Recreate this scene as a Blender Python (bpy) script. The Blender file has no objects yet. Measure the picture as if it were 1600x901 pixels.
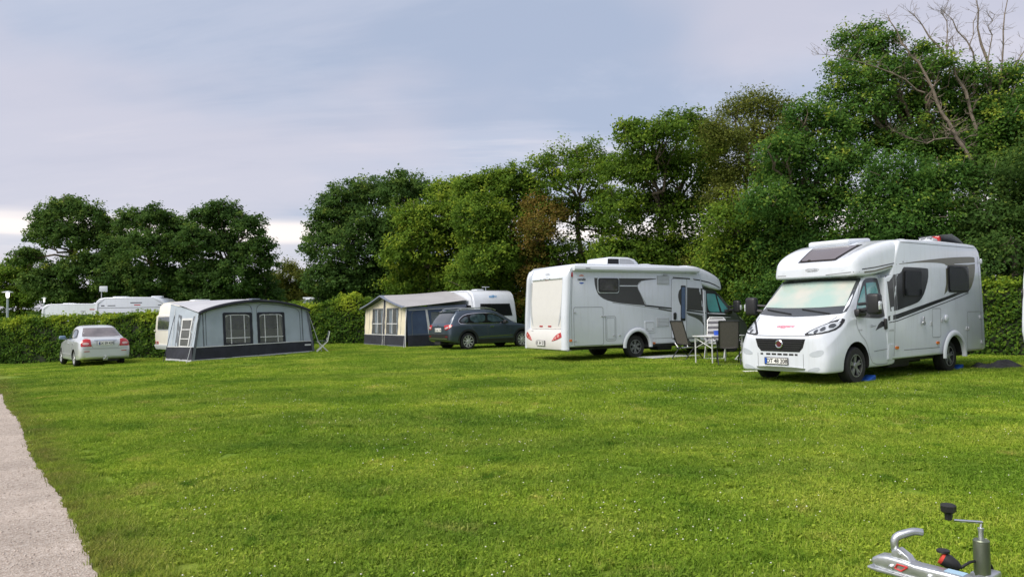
import bpy, bmesh, math, random
import numpy as np
from mathutils import Vector, Matrix
from mathutils.bvhtree import BVHTree

R = math.radians
random.seed(7)
rng = np.random.default_rng(11)
scene = bpy.context.scene
col = scene.collection

# ------------------------------------------------------------------ camera
FPX, TH, RO, CAMH = 1150.0, R(2.02), R(1.0), 1.5
cF = Vector((0, math.cos(TH), math.sin(TH)))
_u0 = Vector((0, -math.sin(TH), math.cos(TH)))
cR = Vector((1, 0, 0)) * math.cos(RO) - _u0 * math.sin(RO)
cU = Vector((1, 0, 0)) * math.sin(RO) + _u0 * math.cos(RO)
cam = bpy.data.cameras.new('camera')
cam.sensor_width = 36
cam.lens = 36 * FPX / 1600
cam.clip_end = 3000
cam_o = bpy.data.objects.new('camera', cam)
m = Matrix((cR, cU, -cF)).transposed().to_4x4()
m.translation = (0, 0, CAMH)
cam_o.matrix_world = m
col.objects.link(cam_o)
scene.camera = cam_o

# ------------------------------------------------------------------ exposure, sky, sun
vs = scene.view_settings
vs.view_transform = 'Standard'
vs.look = 'None'
vs.gamma = 1
vs.use_curve_mapping = False
vs.exposure = 1.45

SUN_AZ, SUN_EL = R(-126), R(48)          # azimuth measured from +Y towards +X
world = bpy.data.worlds.new('World')
scene.world = world
world.use_nodes = True
wt = world.node_tree
wt.nodes.clear()
N = wt.nodes.new
L = wt.links.new
wo = N('ShaderNodeOutputWorld')
bg = N('ShaderNodeBackground')
bg.inputs['Strength'].default_value = 0.1
L(bg.outputs[0], wo.inputs[0])
sky = N('ShaderNodeTexSky')
sky.sky_type = 'NISHITA'
sky.sun_disc = False
sky.sun_elevation = SUN_EL
sky.sun_rotation = SUN_AZ
tc = N('ShaderNodeTexCoord')
sep = N('ShaderNodeSeparateXYZ')
L(tc.outputs['Generated'], sep.inputs[0])


def wmath(op, a, b=None, c=None, clamp=False):
    n = N('ShaderNodeMath')
    n.operation = op
    n.use_clamp = clamp
    for i, q in enumerate((a, b, c)):
        if q is None:
            continue
        if isinstance(q, (int, float)):
            n.inputs[i].default_value = q
        else:
            L(q, n.inputs[i])
    return n.outputs[0]


def wramp(fac, stops):
    n = N('ShaderNodeValToRGB')
    n.color_ramp.interpolation = 'EASE'
    while len(n.color_ramp.elements) < len(stops):
        n.color_ramp.elements.new(0.5)
    for e, (p, c) in zip(n.color_ramp.elements, stops):
        e.position = p
        e.color = (*c, 1) if len(c) == 3 else c
    L(fac, n.inputs[0])
    return n.outputs[0]


zc = wmath('ADD', wmath('MAXIMUM', sep.outputs['Z'], 0.0), 0.16)
cmb = N('ShaderNodeCombineXYZ')
L(wmath('DIVIDE', sep.outputs['X'], zc), cmb.inputs[0])
L(wmath('DIVIDE', sep.outputs['Y'], zc), cmb.inputs[1])
cmb.inputs[2].default_value = 3.7
n1 = N('ShaderNodeTexNoise')
n1.inputs['Scale'].default_value = 1.15
n1.inputs['Detail'].default_value = 7
n1.inputs['Roughness'].default_value = 0.60
n1.inputs['Distortion'].default_value = 0.35
mp1 = N('ShaderNodeMapping')
mp1.inputs['Scale'].default_value = (0.55, 1.35, 1.0)
mp1.inputs['Rotation'].default_value = (0, 0, R(12))
L(cmb.outputs[0], mp1.inputs[0])
L(mp1.outputs[0], n1.inputs['Vector'])
n2 = N('ShaderNodeTexNoise')
n2.inputs['Scale'].default_value = 0.62
n2.inputs['Detail'].default_value = 4
n2.inputs['Roughness'].default_value = 0.5
mp2 = N('ShaderNodeMapping')
mp2.inputs['Location'].default_value = (4.1, 9.3, 1.0)
L(cmb.outputs[0], mp2.inputs[0])
L(mp2.outputs[0], n2.inputs['Vector'])
# cloud deck: blue grey undersides, paler lilac where it is thin
deck = wramp(n1.outputs[0], [(0.35, (1.58, 1.82, 2.36)), (0.50, (1.94, 2.10, 2.58)), (0.63, (2.46, 2.48, 2.80))])
warm = wramp(n2.outputs[0], [(0.42, (0, 0, 0)), (0.58, (1, 1, 1))])
mixw = N('ShaderNodeMix')
mixw.data_type = 'RGBA'
L(wmath('MULTIPLY', warm, 0.68), mixw.inputs['Factor'])
L(deck, mixw.inputs['A'])
mixw.inputs['B'].default_value = (2.52, 2.38, 2.66, 1)
# streaky breaks low over the horizon
cmb3 = N('ShaderNodeCombineXYZ')
L(wmath('MULTIPLY', sep.outputs['X'], 2.0), cmb3.inputs[0])
L(wmath('MULTIPLY', sep.outputs['Y'], 2.0), cmb3.inputs[1])
L(wmath('MULTIPLY', sep.outputs['Z'], 40.0), cmb3.inputs[2])
n3 = N('ShaderNodeTexNoise')
n3.inputs['Scale'].default_value = 1.0
n3.inputs['Detail'].default_value = 5
n3.inputs['Roughness'].default_value = 0.45
L(cmb3.outputs[0], n3.inputs['Vector'])
el = wmath('ADD', sep.outputs['Z'], wmath('MULTIPLY', wmath('SUBTRACT', n3.outputs[0], 0.5), 0.035))
band = wramp(el, [(0.055, (0, 0, 0)), (0.092, (0.2, 0.2, 0.2)), (0.107, (1, 1, 1)), (0.118, (1, 1, 1)), (0.138, (0, 0, 0))])
brk = wmath('MULTIPLY', band, wramp(n3.outputs[0], [(0.30, (0.25, 0.25, 0.25)), (0.55, (1, 1, 1))]))
mixb = N('ShaderNodeMix')
mixb.data_type = 'RGBA'
L(wmath('MULTIPLY', brk, 0.9), mixb.inputs['Factor'])
L(mixw.outputs['Result'], mixb.inputs['A'])
mixb.inputs['B'].default_value = (4.3, 3.85, 3.6, 1)
# a little of the clear sky shows through the thin deck everywhere
mixs = N('ShaderNodeMix')
mixs.data_type = 'RGBA'
mixs.inputs['Factor'].default_value = 0.93
L(sky.outputs[0], mixs.inputs['A'])
L(mixb.outputs['Result'], mixs.inputs['B'])
L(mixs.outputs['Result'], bg.inputs['Color'])

sun = bpy.data.lights.new('sun', 'SUN')
sun.energy = 1.5
sun.angle = R(40)
sun.color = (1.0, 0.93, 0.84)
sun_o = bpy.data.objects.new('sun', sun)
sd = Vector((math.sin(SUN_AZ) * math.cos(SUN_EL), math.cos(SUN_AZ) * math.cos(SUN_EL), math.sin(SUN_EL)))
sun_o.rotation_euler = sd.to_track_quat('Z', 'Y').to_euler()
sun_o.location = sd * 60
col.objects.link(sun_o)


# ------------------------------------------------------------------ layout helpers
def gz(x, y):
    """height of the lawn, which falls a little towards the left hedge"""
    x = np.asarray(x, float)
    y = np.asarray(y, float)
    sp = np.logaddexp(0, (-x - 6) * 1.2) / 1.2
    sp = np.minimum(sp, 16)
    s = np.clip((y - 33) / 5, 0, 1)
    s = s * s * (3 - 2 * s)
    return 0.005 * np.maximum(0, np.minimum(y, 40) - 5) - 0.03 * sp * (1 - s)


def g(x, y):
    return float(gz(x, y))


def at(px, py, Y):
    """world point seen at a pixel of the 1600 px wide photograph, at distance Y"""
    d = cF + cR * ((px - 800) / FPX) - cU * ((py - 450.5) / FPX)
    return Vector((0, 0, CAMH)) + d * (Y / d.y)


# ------------------------------------------------------------------ materials
MATS = {}


def mat(name, rgb, rough=0.5, metal=0.0, coat=0.0, var=0.06, vscale=6.0, bump=0.0, bscale=40.0, spec=0.5, emit=None, rough_var=0.0):
    if name in MATS:
        return MATS[name]
    ma = bpy.data.materials.new(name)
    ma.use_nodes = True
    nt = ma.node_tree
    b = nt.nodes['Principled BSDF']
    b.inputs['Roughness'].default_value = rough
    b.inputs['Metallic'].default_value = metal
    b.inputs['Coat Weight'].default_value = coat
    b.inputs['Coat Roughness'].default_value = 0.05
    b.inputs['Specular IOR Level'].default_value = spec
    tcn = nt.nodes.new('ShaderNodeTexCoord')
    no = nt.nodes.new('ShaderNodeTexNoise')
    no.inputs['Scale'].default_value = vscale
    no.inputs['Detail'].default_value = 5
    nt.links.new(tcn.outputs['Object'], no.inputs['Vector'])
    mr = nt.nodes.new('ShaderNodeMapRange')
    mr.inputs['From Min'].default_value = 0.3
    mr.inputs['From Max'].default_value = 0.7
    mr.inputs['To Min'].default_value = 1 - var
    mr.inputs['To Max'].default_value = 1 + var
    nt.links.new(no.outputs[0], mr.inputs['Value'])
    mx = nt.nodes.new('ShaderNodeMix')
    mx.data_type = 'RGBA'
    mx.blend_type = 'MULTIPLY'
    mx.inputs['Factor'].default_value = 1
    mx.inputs['A'].default_value = (*rgb, 1)
    nt.links.new(mr.outputs[0], mx.inputs['B'])
    nt.links.new(mx.outputs['Result'], b.inputs['Base Color'])
    if rough_var:
        m2 = nt.nodes.new('ShaderNodeMapRange')
        m2.inputs['To Min'].default_value = max(0.02, rough - rough_var)
        m2.inputs['To Max'].default_value = rough + rough_var
        nt.links.new(no.outputs[0], m2.inputs['Value'])
        nt.links.new(m2.outputs[0], b.inputs['Roughness'])
    if bump:
        nb = nt.nodes.new('ShaderNodeTexNoise')
        nb.inputs['Scale'].default_value = bscale
        nb.inputs['Detail'].default_value = 4
        nt.links.new(tcn.outputs['Object'], nb.inputs['Vector'])
        bp = nt.nodes.new('ShaderNodeBump')
        bp.inputs['Strength'].default_value = bump
        bp.inputs['Distance'].default_value = 0.02
        nt.links.new(nb.outputs[0], bp.inputs['Height'])
        nt.links.new(bp.outputs[0], b.inputs['Normal'])
    if emit:
        b.inputs['Emission Color'].default_value = (*emit[0], 1)
        b.inputs['Emission Strength'].default_value = emit[1]
    MATS[name] = ma
    return ma


def leaf_mat(name, stops, transl=0.45, rough=0.55):
    """leaves: colour by the per-leaf attribute tint"""
    ma = bpy.data.materials.new(name)
    ma.use_nodes = True
    nt = ma.node_tree
    b = nt.nodes['Principled BSDF']
    at_ = nt.nodes.new('ShaderNodeAttribute')
    at_.attribute_name = 'tint'
    cr = nt.nodes.new('ShaderNodeValToRGB')
    while len(cr.color_ramp.elements) < len(stops):
        cr.color_ramp.elements.new(0.5)
    for e, (p, c) in zip(cr.color_ramp.elements, stops):
        e.position = p
        e.color = (*c, 1)
    nt.links.new(at_.outputs['Fac'], cr.inputs[0])
    nt.links.new(cr.outputs[0], b.inputs['Base Color'])
    b.inputs['Roughness'].default_value = 0.7
    b.inputs['Specular IOR Level'].default_value = 0.12
    tr = nt.nodes.new('ShaderNodeBsdfTranslucent')
    nt.links.new(cr.outputs[0], tr.inputs['Color'])
    mx = nt.nodes.new('ShaderNodeMixShader')
    mx.inputs[0].default_value = transl
    nt.links.new(b.outputs[0], mx.inputs[1])
    nt.links.new(tr.outputs[0], mx.inputs[2])
    nt.links.new(mx.outputs[0], nt.nodes['Material Output'].inputs[0])
    return ma


WHITE = mat('white_paint', (0.68, 0.72, 0.79), 0.20, coat=0.5, var=0.025, vscale=1.5, rough_var=0.06)
nt_ = WHITE.node_tree
tcn_ = nt_.nodes.new('ShaderNodeTexCoord')
mp_ = nt_.nodes.new('ShaderNodeMapping')
mp_.inputs['Scale'].default_value = (7, 7, 0.7)
nt_.links.new(tcn_.outputs['Object'], mp_.inputs[0])
nz_ = nt_.nodes.new('ShaderNodeTexNoise')
nz_.inputs['Scale'].default_value = 1.6
nz_.inputs['Detail'].default_value = 7
nz_.inputs['Roughness'].default_value = 0.65
nt_.links.new(mp_.outputs[0], nz_.inputs['Vector'])
cr_ = nt_.nodes.new('ShaderNodeValToRGB')
cr_.color_ramp.elements[0].position = 0.30
cr_.color_ramp.elements[0].color = (0.93, 0.925, 0.91, 1)
cr_.color_ramp.elements[1].position = 0.50
cr_.color_ramp.elements[1].color = (1, 1, 1, 1)
nt_.links.new(nz_.outputs[0], cr_.inputs[0])
bs_ = nt_.nodes['Principled BSDF']
old_ = bs_.inputs['Base Color'].links[0].from_socket
mx_ = nt_.nodes.new('ShaderNodeMix')
mx_.data_type = 'RGBA'
mx_.blend_type = 'MULTIPLY'
mx_.inputs['Factor'].default_value = 1
nt_.links.new(old_, mx_.inputs['A'])
nt_.links.new(cr_.outputs[0], mx_.inputs['B'])
nt_.links.new(mx_.outputs['Result'], bs_.inputs['Base Color'])
WHITE2 = mat('white_plastic', (0.64, 0.68, 0.73), 0.35, coat=0.1, var=0.03, vscale=3)
CREAM = mat('aged_cream_paint', (0.72, 0.70, 0.62), 0.4, coat=0.2, var=0.06, vscale=2)
SEAM = mat('seam_rubber', (0.10, 0.105, 0.11), 0.7)
SEAML = mat('seam_grey_gap', (0.25, 0.26, 0.28), 0.6)  # grey of panel joints and thin trim lines
BLACK = mat('black_plastic', (0.018, 0.018, 0.02), 0.45, var=0.15, bump=0.05, bscale=120)
DGLASS = mat('tinted_glass', (0.010, 0.011, 0.013), 0.07, spec=0.35, var=0.02)
GREYGLASS = mat('grey_glass', (0.05, 0.055, 0.06), 0.04, coat=0.8, var=0.02)
TEAL = mat('teal_sunshade_glass', (0.09, 0.30, 0.30), 0.10, coat=0.7, var=0.12, vscale=2.5)


def two_tone(name, a, b2, scale, rough, coat):
    ma = mat(name, a, rough, coat=coat, var=0.03)
    nt_ = ma.node_tree
    tcn_ = nt_.nodes.new('ShaderNodeTexCoord')
    nz_ = nt_.nodes.new('ShaderNodeTexNoise')
    nz_.inputs['Scale'].default_value = scale
    nz_.inputs['Detail'].default_value = 3
    nt_.links.new(tcn_.outputs['Object'], nz_.inputs['Vector'])
    cr_ = nt_.nodes.new('ShaderNodeValToRGB')
    cr_.color_ramp.elements[0].position = 0.40
    cr_.color_ramp.elements[0].color = (*a, 1)
    cr_.color_ramp.elements[1].position = 0.60
    cr_.color_ramp.elements[1].color = (*b2, 1)
    nt_.links.new(nz_.outputs[0], cr_.inputs[0])
    nt_.links.new(cr_.outputs[0], nt_.nodes['Principled BSDF'].inputs['Base Color'])
    return ma


MINT = two_tone('mint_sunshade_reflections', (0.34, 0.47, 0.43), (0.50, 0.50, 0.45), 1.3, 0.10, 0.5)  # cream mottling paints cloud reflections over the mint shade
RUBBER = mat('tyre_rubber', (0.017, 0.017, 0.018), 0.75, var=0.25, vscale=12, bump=0.2, bscale=60)
ARCH = mat('wheel_arch_liner', (0.012, 0.012, 0.012), 0.9)
UNDER = mat('underbody_steel', (0.03, 0.03, 0.032), 0.7, var=0.3)
ALU = mat('brushed_aluminium', (0.62, 0.63, 0.65), 0.32, metal=1.0, var=0.08, vscale=20)
STEEL = mat('galvanised_steel', (0.58, 0.60, 0.62), 0.38, metal=0.9, var=0.18, vscale=14, bump=0.06, bscale=60, rough_var=0.1)
CHROME = mat('chrome', (0.75, 0.76, 0.78), 0.12, metal=1.0, var=0.02)
SILVER = mat('silver_car_paint', (0.60, 0.63, 0.66), 0.28, metal=0.25, coat=0.8, var=0.03, vscale=1.5)
SUVP = mat('slate_grey_car_paint', (0.055, 0.078, 0.11), 0.32, metal=0.4, coat=0.9, var=0.04, vscale=1.5)
CABG = mat('olive_grey_cab_paint', (0.085, 0.095, 0.090), 0.35, metal=0.3, coat=0.7, var=0.04, vscale=1.5)
GRAPH = mat('charcoal_graphic', (0.055, 0.055, 0.06), 0.35, coat=0.3, var=0.05)
GRAPHB = mat('near_black_graphic', (0.018, 0.019, 0.022), 0.3, coat=0.3, var=0.05)
OLIVE = mat('olive_graphic', (0.10, 0.095, 0.055), 0.35, coat=0.3, var=0.06)
LGREY = mat('light_grey_plastic', (0.42, 0.44, 0.46), 0.5, var=0.05)
RED = mat('red_lens', (0.42, 0.012, 0.012), 0.15, coat=0.8, var=0.08, vscale=30)
ORANGE = mat('orange_lens', (0.75, 0.20, 0.04), 0.2, coat=0.6)
LENS = mat('clear_lens', (0.62, 0.65, 0.68), 0.08, metal=0.3, coat=1.0, var=0.25, vscale=22)
PLATE = mat('number_plate_white', (0.82, 0.82, 0.80), 0.35, var=0.03)
PBLUE = mat('plate_blue', (0.02, 0.09, 0.45), 0.4)
INK = mat('black_ink', (0.015, 0.015, 0.015), 0.5)
LOGOG = mat('grey_logo_ink', (0.30, 0.31, 0.32), 0.5)
PINK = mat('pink_script_ink', (0.75, 0.25, 0.32), 0.5)
BARK = mat('bark', (0.16, 0.125, 0.095), 0.9, var=0.35, vscale=9, bump=0.6, bscale=24)
DEADWOOD = mat('dead_wood', (0.185, 0.15, 0.12), 0.85, var=0.3, vscale=7, bump=0.4, bscale=25)
HCORE = mat('hedge_twigs', (0.020, 0.028, 0.012), 0.95, var=0.4, vscale=14, bump=0.8, bscale=18)


# ------------------------------------------------------------------ mesh helpers
def rotm(ax=0, ay=0, az=0):
    from mathutils import Euler
    return Euler((ax, ay, az)).to_matrix()


class MB:
    def __init__(s):
        s.v = []
        s.f = []
        s.mi = []

    def add(s, verts, faces, mi=0, M=None):
        o = len(s.v)
        s.v += [tuple(M @ Vector(q)) if M is not None else tuple(q) for q in verts]
        s.f += [tuple(i + o for i in q) for q in faces]
        s.mi += [mi] * len(faces)
        return s

    def box(s, c, size, rot=None, mi=0):
        x, y, z = (q / 2 for q in size)
        vv = [Vector(q) for q in ((-x, -y, -z), (x, -y, -z), (x, y, -z), (-x, y, -z), (-x, -y, z), (x, -y, z), (x, y, z), (-x, y, z))]
        if rot is not None:
            vv = [rot @ q for q in vv]
        c = Vector(c)
        return s.add([q + c for q in vv], [(3, 2, 1, 0), (4, 5, 6, 7), (0, 1, 5, 4), (1, 2, 6, 5), (2, 3, 7, 6), (3, 0, 4, 7)], mi)

    def rbox(s, c, size, r=0.02, rot=None, mi=0, seg=2):
        b = bmesh.new()
        bmesh.ops.create_cube(b, size=1)
        for q in b.verts:
            q.co = Vector((q.co.x * size[0], q.co.y * size[1], q.co.z * size[2]))
        bmesh.ops.bevel(b, geom=list(b.edges), offset=min(r, min(size) * 0.49), segments=seg, profile=0.5, affect='EDGES')
        b.verts.index_update()
        c = Vector(c)
        vv = [(rot @ q.co if rot is not None else q.co) + c for q in b.verts]
        ff = [tuple(q.index for q in f.verts) for f in b.faces]
        b.free()
        return s.add(vv, ff, mi)

    def tube(s, pts, r, n=8, mi=0, cap=True):
        pts = [Vector(q) for q in pts]
        rr = r if isinstance(r, (list, tuple)) else [r] * len(pts)
        o = len(s.v)
        prev = None
        for i, q in enumerate(pts):
            if i == 0:
                d = pts[1] - q
            elif i == len(pts) - 1:
                d = q - pts[i - 1]
            else:
                d = (pts[i + 1] - q).normalized() + (q - pts[i - 1]).normalized()
            d = d.normalized() if d.length > 1e-9 else Vector((0, 0, 1))
            if prev is None:
                a = d.orthogonal().normalized()
            else:
                a = prev - d * prev.dot(d)
                a = a.normalized() if a.length > 1e-6 else d.orthogonal().normalized()
            prev = a
            b = d.cross(a)
            for k in range(n):
                t = 2 * math.pi * k / n
                s.v.append(tuple(q + (a * math.cos(t) + b * math.sin(t)) * rr[i]))
        for i in range(len(pts) - 1):
            for k in range(n):
                k2 = (k + 1) % n
                s.f.append((o + i * n + k, o + i * n + k2, o + (i + 1) * n + k2, o + (i + 1) * n + k))
                s.mi.append(mi)
        if cap:
            s.f.append(tuple(o + k for k in reversed(range(n))))
            s.f.append(tuple(o + (len(pts) - 1) * n + k for k in range(n)))
            s.mi += [mi, mi]
        return s

    def lathe(s, prof, n=24, c=(0, 0, 0), axis='y', mi=0, cap=(True, True)):
        """prof: list of (radius, position along the axis)"""
        o = len(s.v)
        c = Vector(c)
        for (rr, a) in prof:
            for k in range(n):
                t = 2 * math.pi * k / n
                u, w = rr * math.cos(t), rr * math.sin(t)
                q = (u, a, w) if axis == 'y' else ((u, w, a) if axis == 'z' else (a, u, w))
                s.v.append(tuple(c + Vector(q)))
        for i in range(len(prof) - 1):
            for k in range(n):
                k2 = (k + 1) % n
                s.f.append((o + i * n + k, o + i * n + k2, o + (i + 1) * n + k2, o + (i + 1) * n + k))
                s.mi.append(mi)
        if cap[0]:
            s.f.append(tuple(o + k for k in range(n)))
            s.mi.append(mi)
        if cap[1]:
            s.f.append(tuple(o + (len(prof) - 1) * n + k for k in reversed(range(n))))
            s.mi.append(mi)
        return s

    def grid(s, P, mi=0):
        o = len(s.v)
        nu, nv = len(P), len(P[0])
        for row in P:
            s.v += [tuple(q) for q in row]
        for i in range(nu - 1):
            for j in range(nv - 1):
                s.f.append((o + i * nv + j, o + i * nv + j + 1, o + (i + 1) * nv + j + 1, o + (i + 1) * nv + j))
                s.mi.append(mi)
        return s

    def prism(s, poly, y0, y1, r=0.0, steps=3, mi=0, warp=None):
        """side outline (x, z) extruded between y0 and y1 with rounded long edges"""
        P = [Vector((a, b)) for a, b in poly]
        n = len(P)
        area = sum(P[i].x * P[(i + 1) % n].y - P[(i + 1) % n].x * P[i].y for i in range(n))
        if area < 0:
            P.reverse()
        nor = []
        for i in range(n):
            a = (P[i] - P[i - 1]).normalized()
            b = (P[(i + 1) % n] - P[i]).normalized()
            na, nb = Vector((a.y, -a.x)), Vector((b.y, -b.x))
            q = na + nb
            q = q / max(0.35, q.length_squared / 2)
            nor.append(q)
        layers = []
        if r > 0:
            for k in range(steps + 1):
                t = math.pi / 2 * (1 - k / steps)
                layers.append((y0 + r - r * math.sin(t), r * (1 - math.cos(t))))
            for k in range(steps + 1):
                t = math.pi / 2 * k / steps
                layers.append((y1 - r + r * math.sin(t), r * (1 - math.cos(t))))
        else:
            layers = [(y0, 0), (y1, 0)]
        o = len(s.v)
        for (y, off) in layers:
            for i in range(n):
                q = P[i] - nor[i] * off
                w = (q.x, y, q.y)
                s.v.append(tuple(warp(*w)) if warp else w)
        for a in range(len(layers) - 1):
            for i in range(n):
                i2 = (i + 1) % n
                s.f.append((o + a * n + i, o + (a + 1) * n + i, o + (a + 1) * n + i2, o + a * n + i2))
                s.mi.append(mi)
        s.f.append(tuple(o + i for i in range(n)))
        s.f.append(tuple(o + (len(layers) - 1) * n + i for i in reversed(range(n))))
        s.mi += [mi, mi]
        return s

    def mesh(s, name, mats, smooth=35):
        me = bpy.data.meshes.new(name)
        me.from_pydata(s.v, [], s.f)
        if not isinstance(mats, (list, tuple)):
            mats = [mats]
        for q in mats:
            me.materials.append(q)
        if len(mats) > 1:
            me.polygons.foreach_set('material_index', s.mi)
        b = bmesh.new()
        b.from_mesh(me)
        bmesh.ops.recalc_face_normals(b, faces=b.faces)
        b.to_mesh(me)
        b.free()
        if smooth:
            me.shade_smooth()
            me.set_sharp_from_angle(angle=R(smooth))
        me.update()
        return me

    def build(s, name, mats, parent=None, smooth=35):
        return link(name, s.mesh(name, mats, smooth), parent)

    def bvh(s):
        return BVHTree.FromPolygons([Vector(q) for q in s.v], s.f)


def link(name, me, parent=None):
    o = bpy.data.objects.new(name, me)
    col.objects.link(o)
    if parent is not None:
        o.parent = parent
    return o


def thing(name, label, cat, loc=(0, 0, 0), rz=0.0, group=None):
    o = bpy.data.objects.new(name, None)
    o.empty_display_size = 0.3
    col.objects.link(o)
    o.location = loc
    o.rotation_euler = (0, 0, rz)
    return tag(o, label, cat, group)


def tag(o, label=None, cat=None, group=None, kind=None):
    if label:
        o['label'] = label
    if cat:
        o['category'] = cat
    if group:
        o['group'] = group
    if kind:
        o['kind'] = kind
    return o


def copy_tree(o, parent=None):
    c = o.copy()
    col.objects.link(c)
    c.parent = parent
    for ch in o.children:
        copy_tree(ch, c)
    return c


def chaikin(P, closed, n):
    P = np.asarray(P, float)
    for _ in range(n):
        if closed:
            Q = np.roll(P, -1, axis=0)
            new = np.empty((2 * len(P),) + P.shape[1:])
            new[0::2] = 0.75 * P + 0.25 * Q
            new[1::2] = 0.25 * P + 0.75 * Q
            P = new
        else:
            a, b = P[:-1], P[1:]
            mid = np.empty((2 * len(a),) + P.shape[1:])
            mid[0::2] = 0.75 * a + 0.25 * b
            mid[1::2] = 0.25 * a + 0.75 * b
            P = np.concatenate([P[:1], mid, P[-1:]])
    return P


def loft(stations, it_ring=2, it_x=2):
    """stations: (x, half section from bottom centre to top centre). Returns an MB, closed and symmetric."""
    rings = []
    for x, half in stations:
        h = [(x, y, z) for y, z in half]
        ring = h + [(x, -y, z) for y, z in reversed(half[1:-1])]
        rings.append(ring)
    P = np.array(rings, float)
    P = chaikin(P, False, it_x)
    P = np.swapaxes(chaikin(np.swapaxes(P, 0, 1), True, it_ring), 0, 1)
    mb = MB()
    ns, nr = P.shape[:2]
    mb.v = [tuple(q) for q in P.reshape(-1, 3)]
    for i in range(ns - 1):
        for j in range(nr):
            j2 = (j + 1) % nr
            mb.f.append((i * nr + j, i * nr + j2, (i + 1) * nr + j2, (i + 1) * nr + j))
    mb.f.append(tuple(range(nr)))
    mb.f.append(tuple((ns - 1) * nr + j for j in reversed(range(nr))))
    mb.mi = [0] * len(mb.f)
    return mb


def cut_arches(me, cuts, liner):
    """boolean wheel arches out of a closed body; cuts: (x, z, radius, y_inner, y_outer)"""
    o = bpy.data.objects.new('tmp_body', me)
    col.objects.link(o)
    if len(me.materials) < 2:
        me.materials.append(liner)
    tmp = []
    for (x, z, r, ya, yb) in cuts:
        mb = MB()
        mb.lathe([(r, ya), (r, yb)], n=40, c=(x, 0, z), axis='y')
        cm = mb.mesh('tmp_cut', [liner], smooth=0)
        c = bpy.data.objects.new('tmp_cut', cm)
        col.objects.link(c)
        md = o.modifiers.new('b', 'BOOLEAN')
        md.operation = 'DIFFERENCE'
        md.object = c
        md.solver = 'EXACT'
        md.material_mode = 'TRANSFER'
        tmp.append(c)
    dg = bpy.context.evaluated_depsgraph_get()
    new = bpy.data.meshes.new_from_object(o.evaluated_get(dg))
    bpy.data.objects.remove(o)
    for c in tmp:
        bpy.data.objects.remove(c)
    new.shade_smooth()
    new.set_sharp_from_angle(angle=R(32))
    return new


def me_bvh(me):
    return BVHTree.FromPolygons([v.co.copy() for v in me.vertices], [tuple(p.vertices) for p in me.polygons])


AX = {
    'L': (lambda u, v: Vector((u, 4, v)), Vector((0, -1, 0))),
    'R': (lambda u, v: Vector((u, -4, v)), Vector((0, 1, 0))),
    'F': (lambda u, v: Vector((6, u, v)), Vector((-1, 0, 0))),
    'B': (lambda u, v: Vector((-12, u, v)), Vector((1, 0, 0))),
    'T': (lambda u, v: Vector((u, v, 6)), Vector((0, 0, -1))),
}


def rrect(x0, z0, x1, z1, r=0.05, n=4):
    x0, x1 = min(x0, x1), max(x0, x1)
    z0, z1 = min(z0, z1), max(z0, z1)
    r = min(r, (x1 - x0) / 2.01, (z1 - z0) / 2.01)
    out = []
    for cx, cz, a in ((x1 - r, z1 - r, 0), (x0 + r, z1 - r, 90), (x0 + r, z0 + r, 180), (x1 - r, z0 + r, 270)):
        for k in range(n + 1):
            t = R(a + 90 * k / n)
            out.append((cx + r * math.cos(t), cz + r * math.sin(t)))
    return out


def rpoly(pts, it=2):
    """corner-cut outline: doubled points stay sharp"""
    return [tuple(q) for q in chaikin(np.array(pts, float), True, it)]


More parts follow.
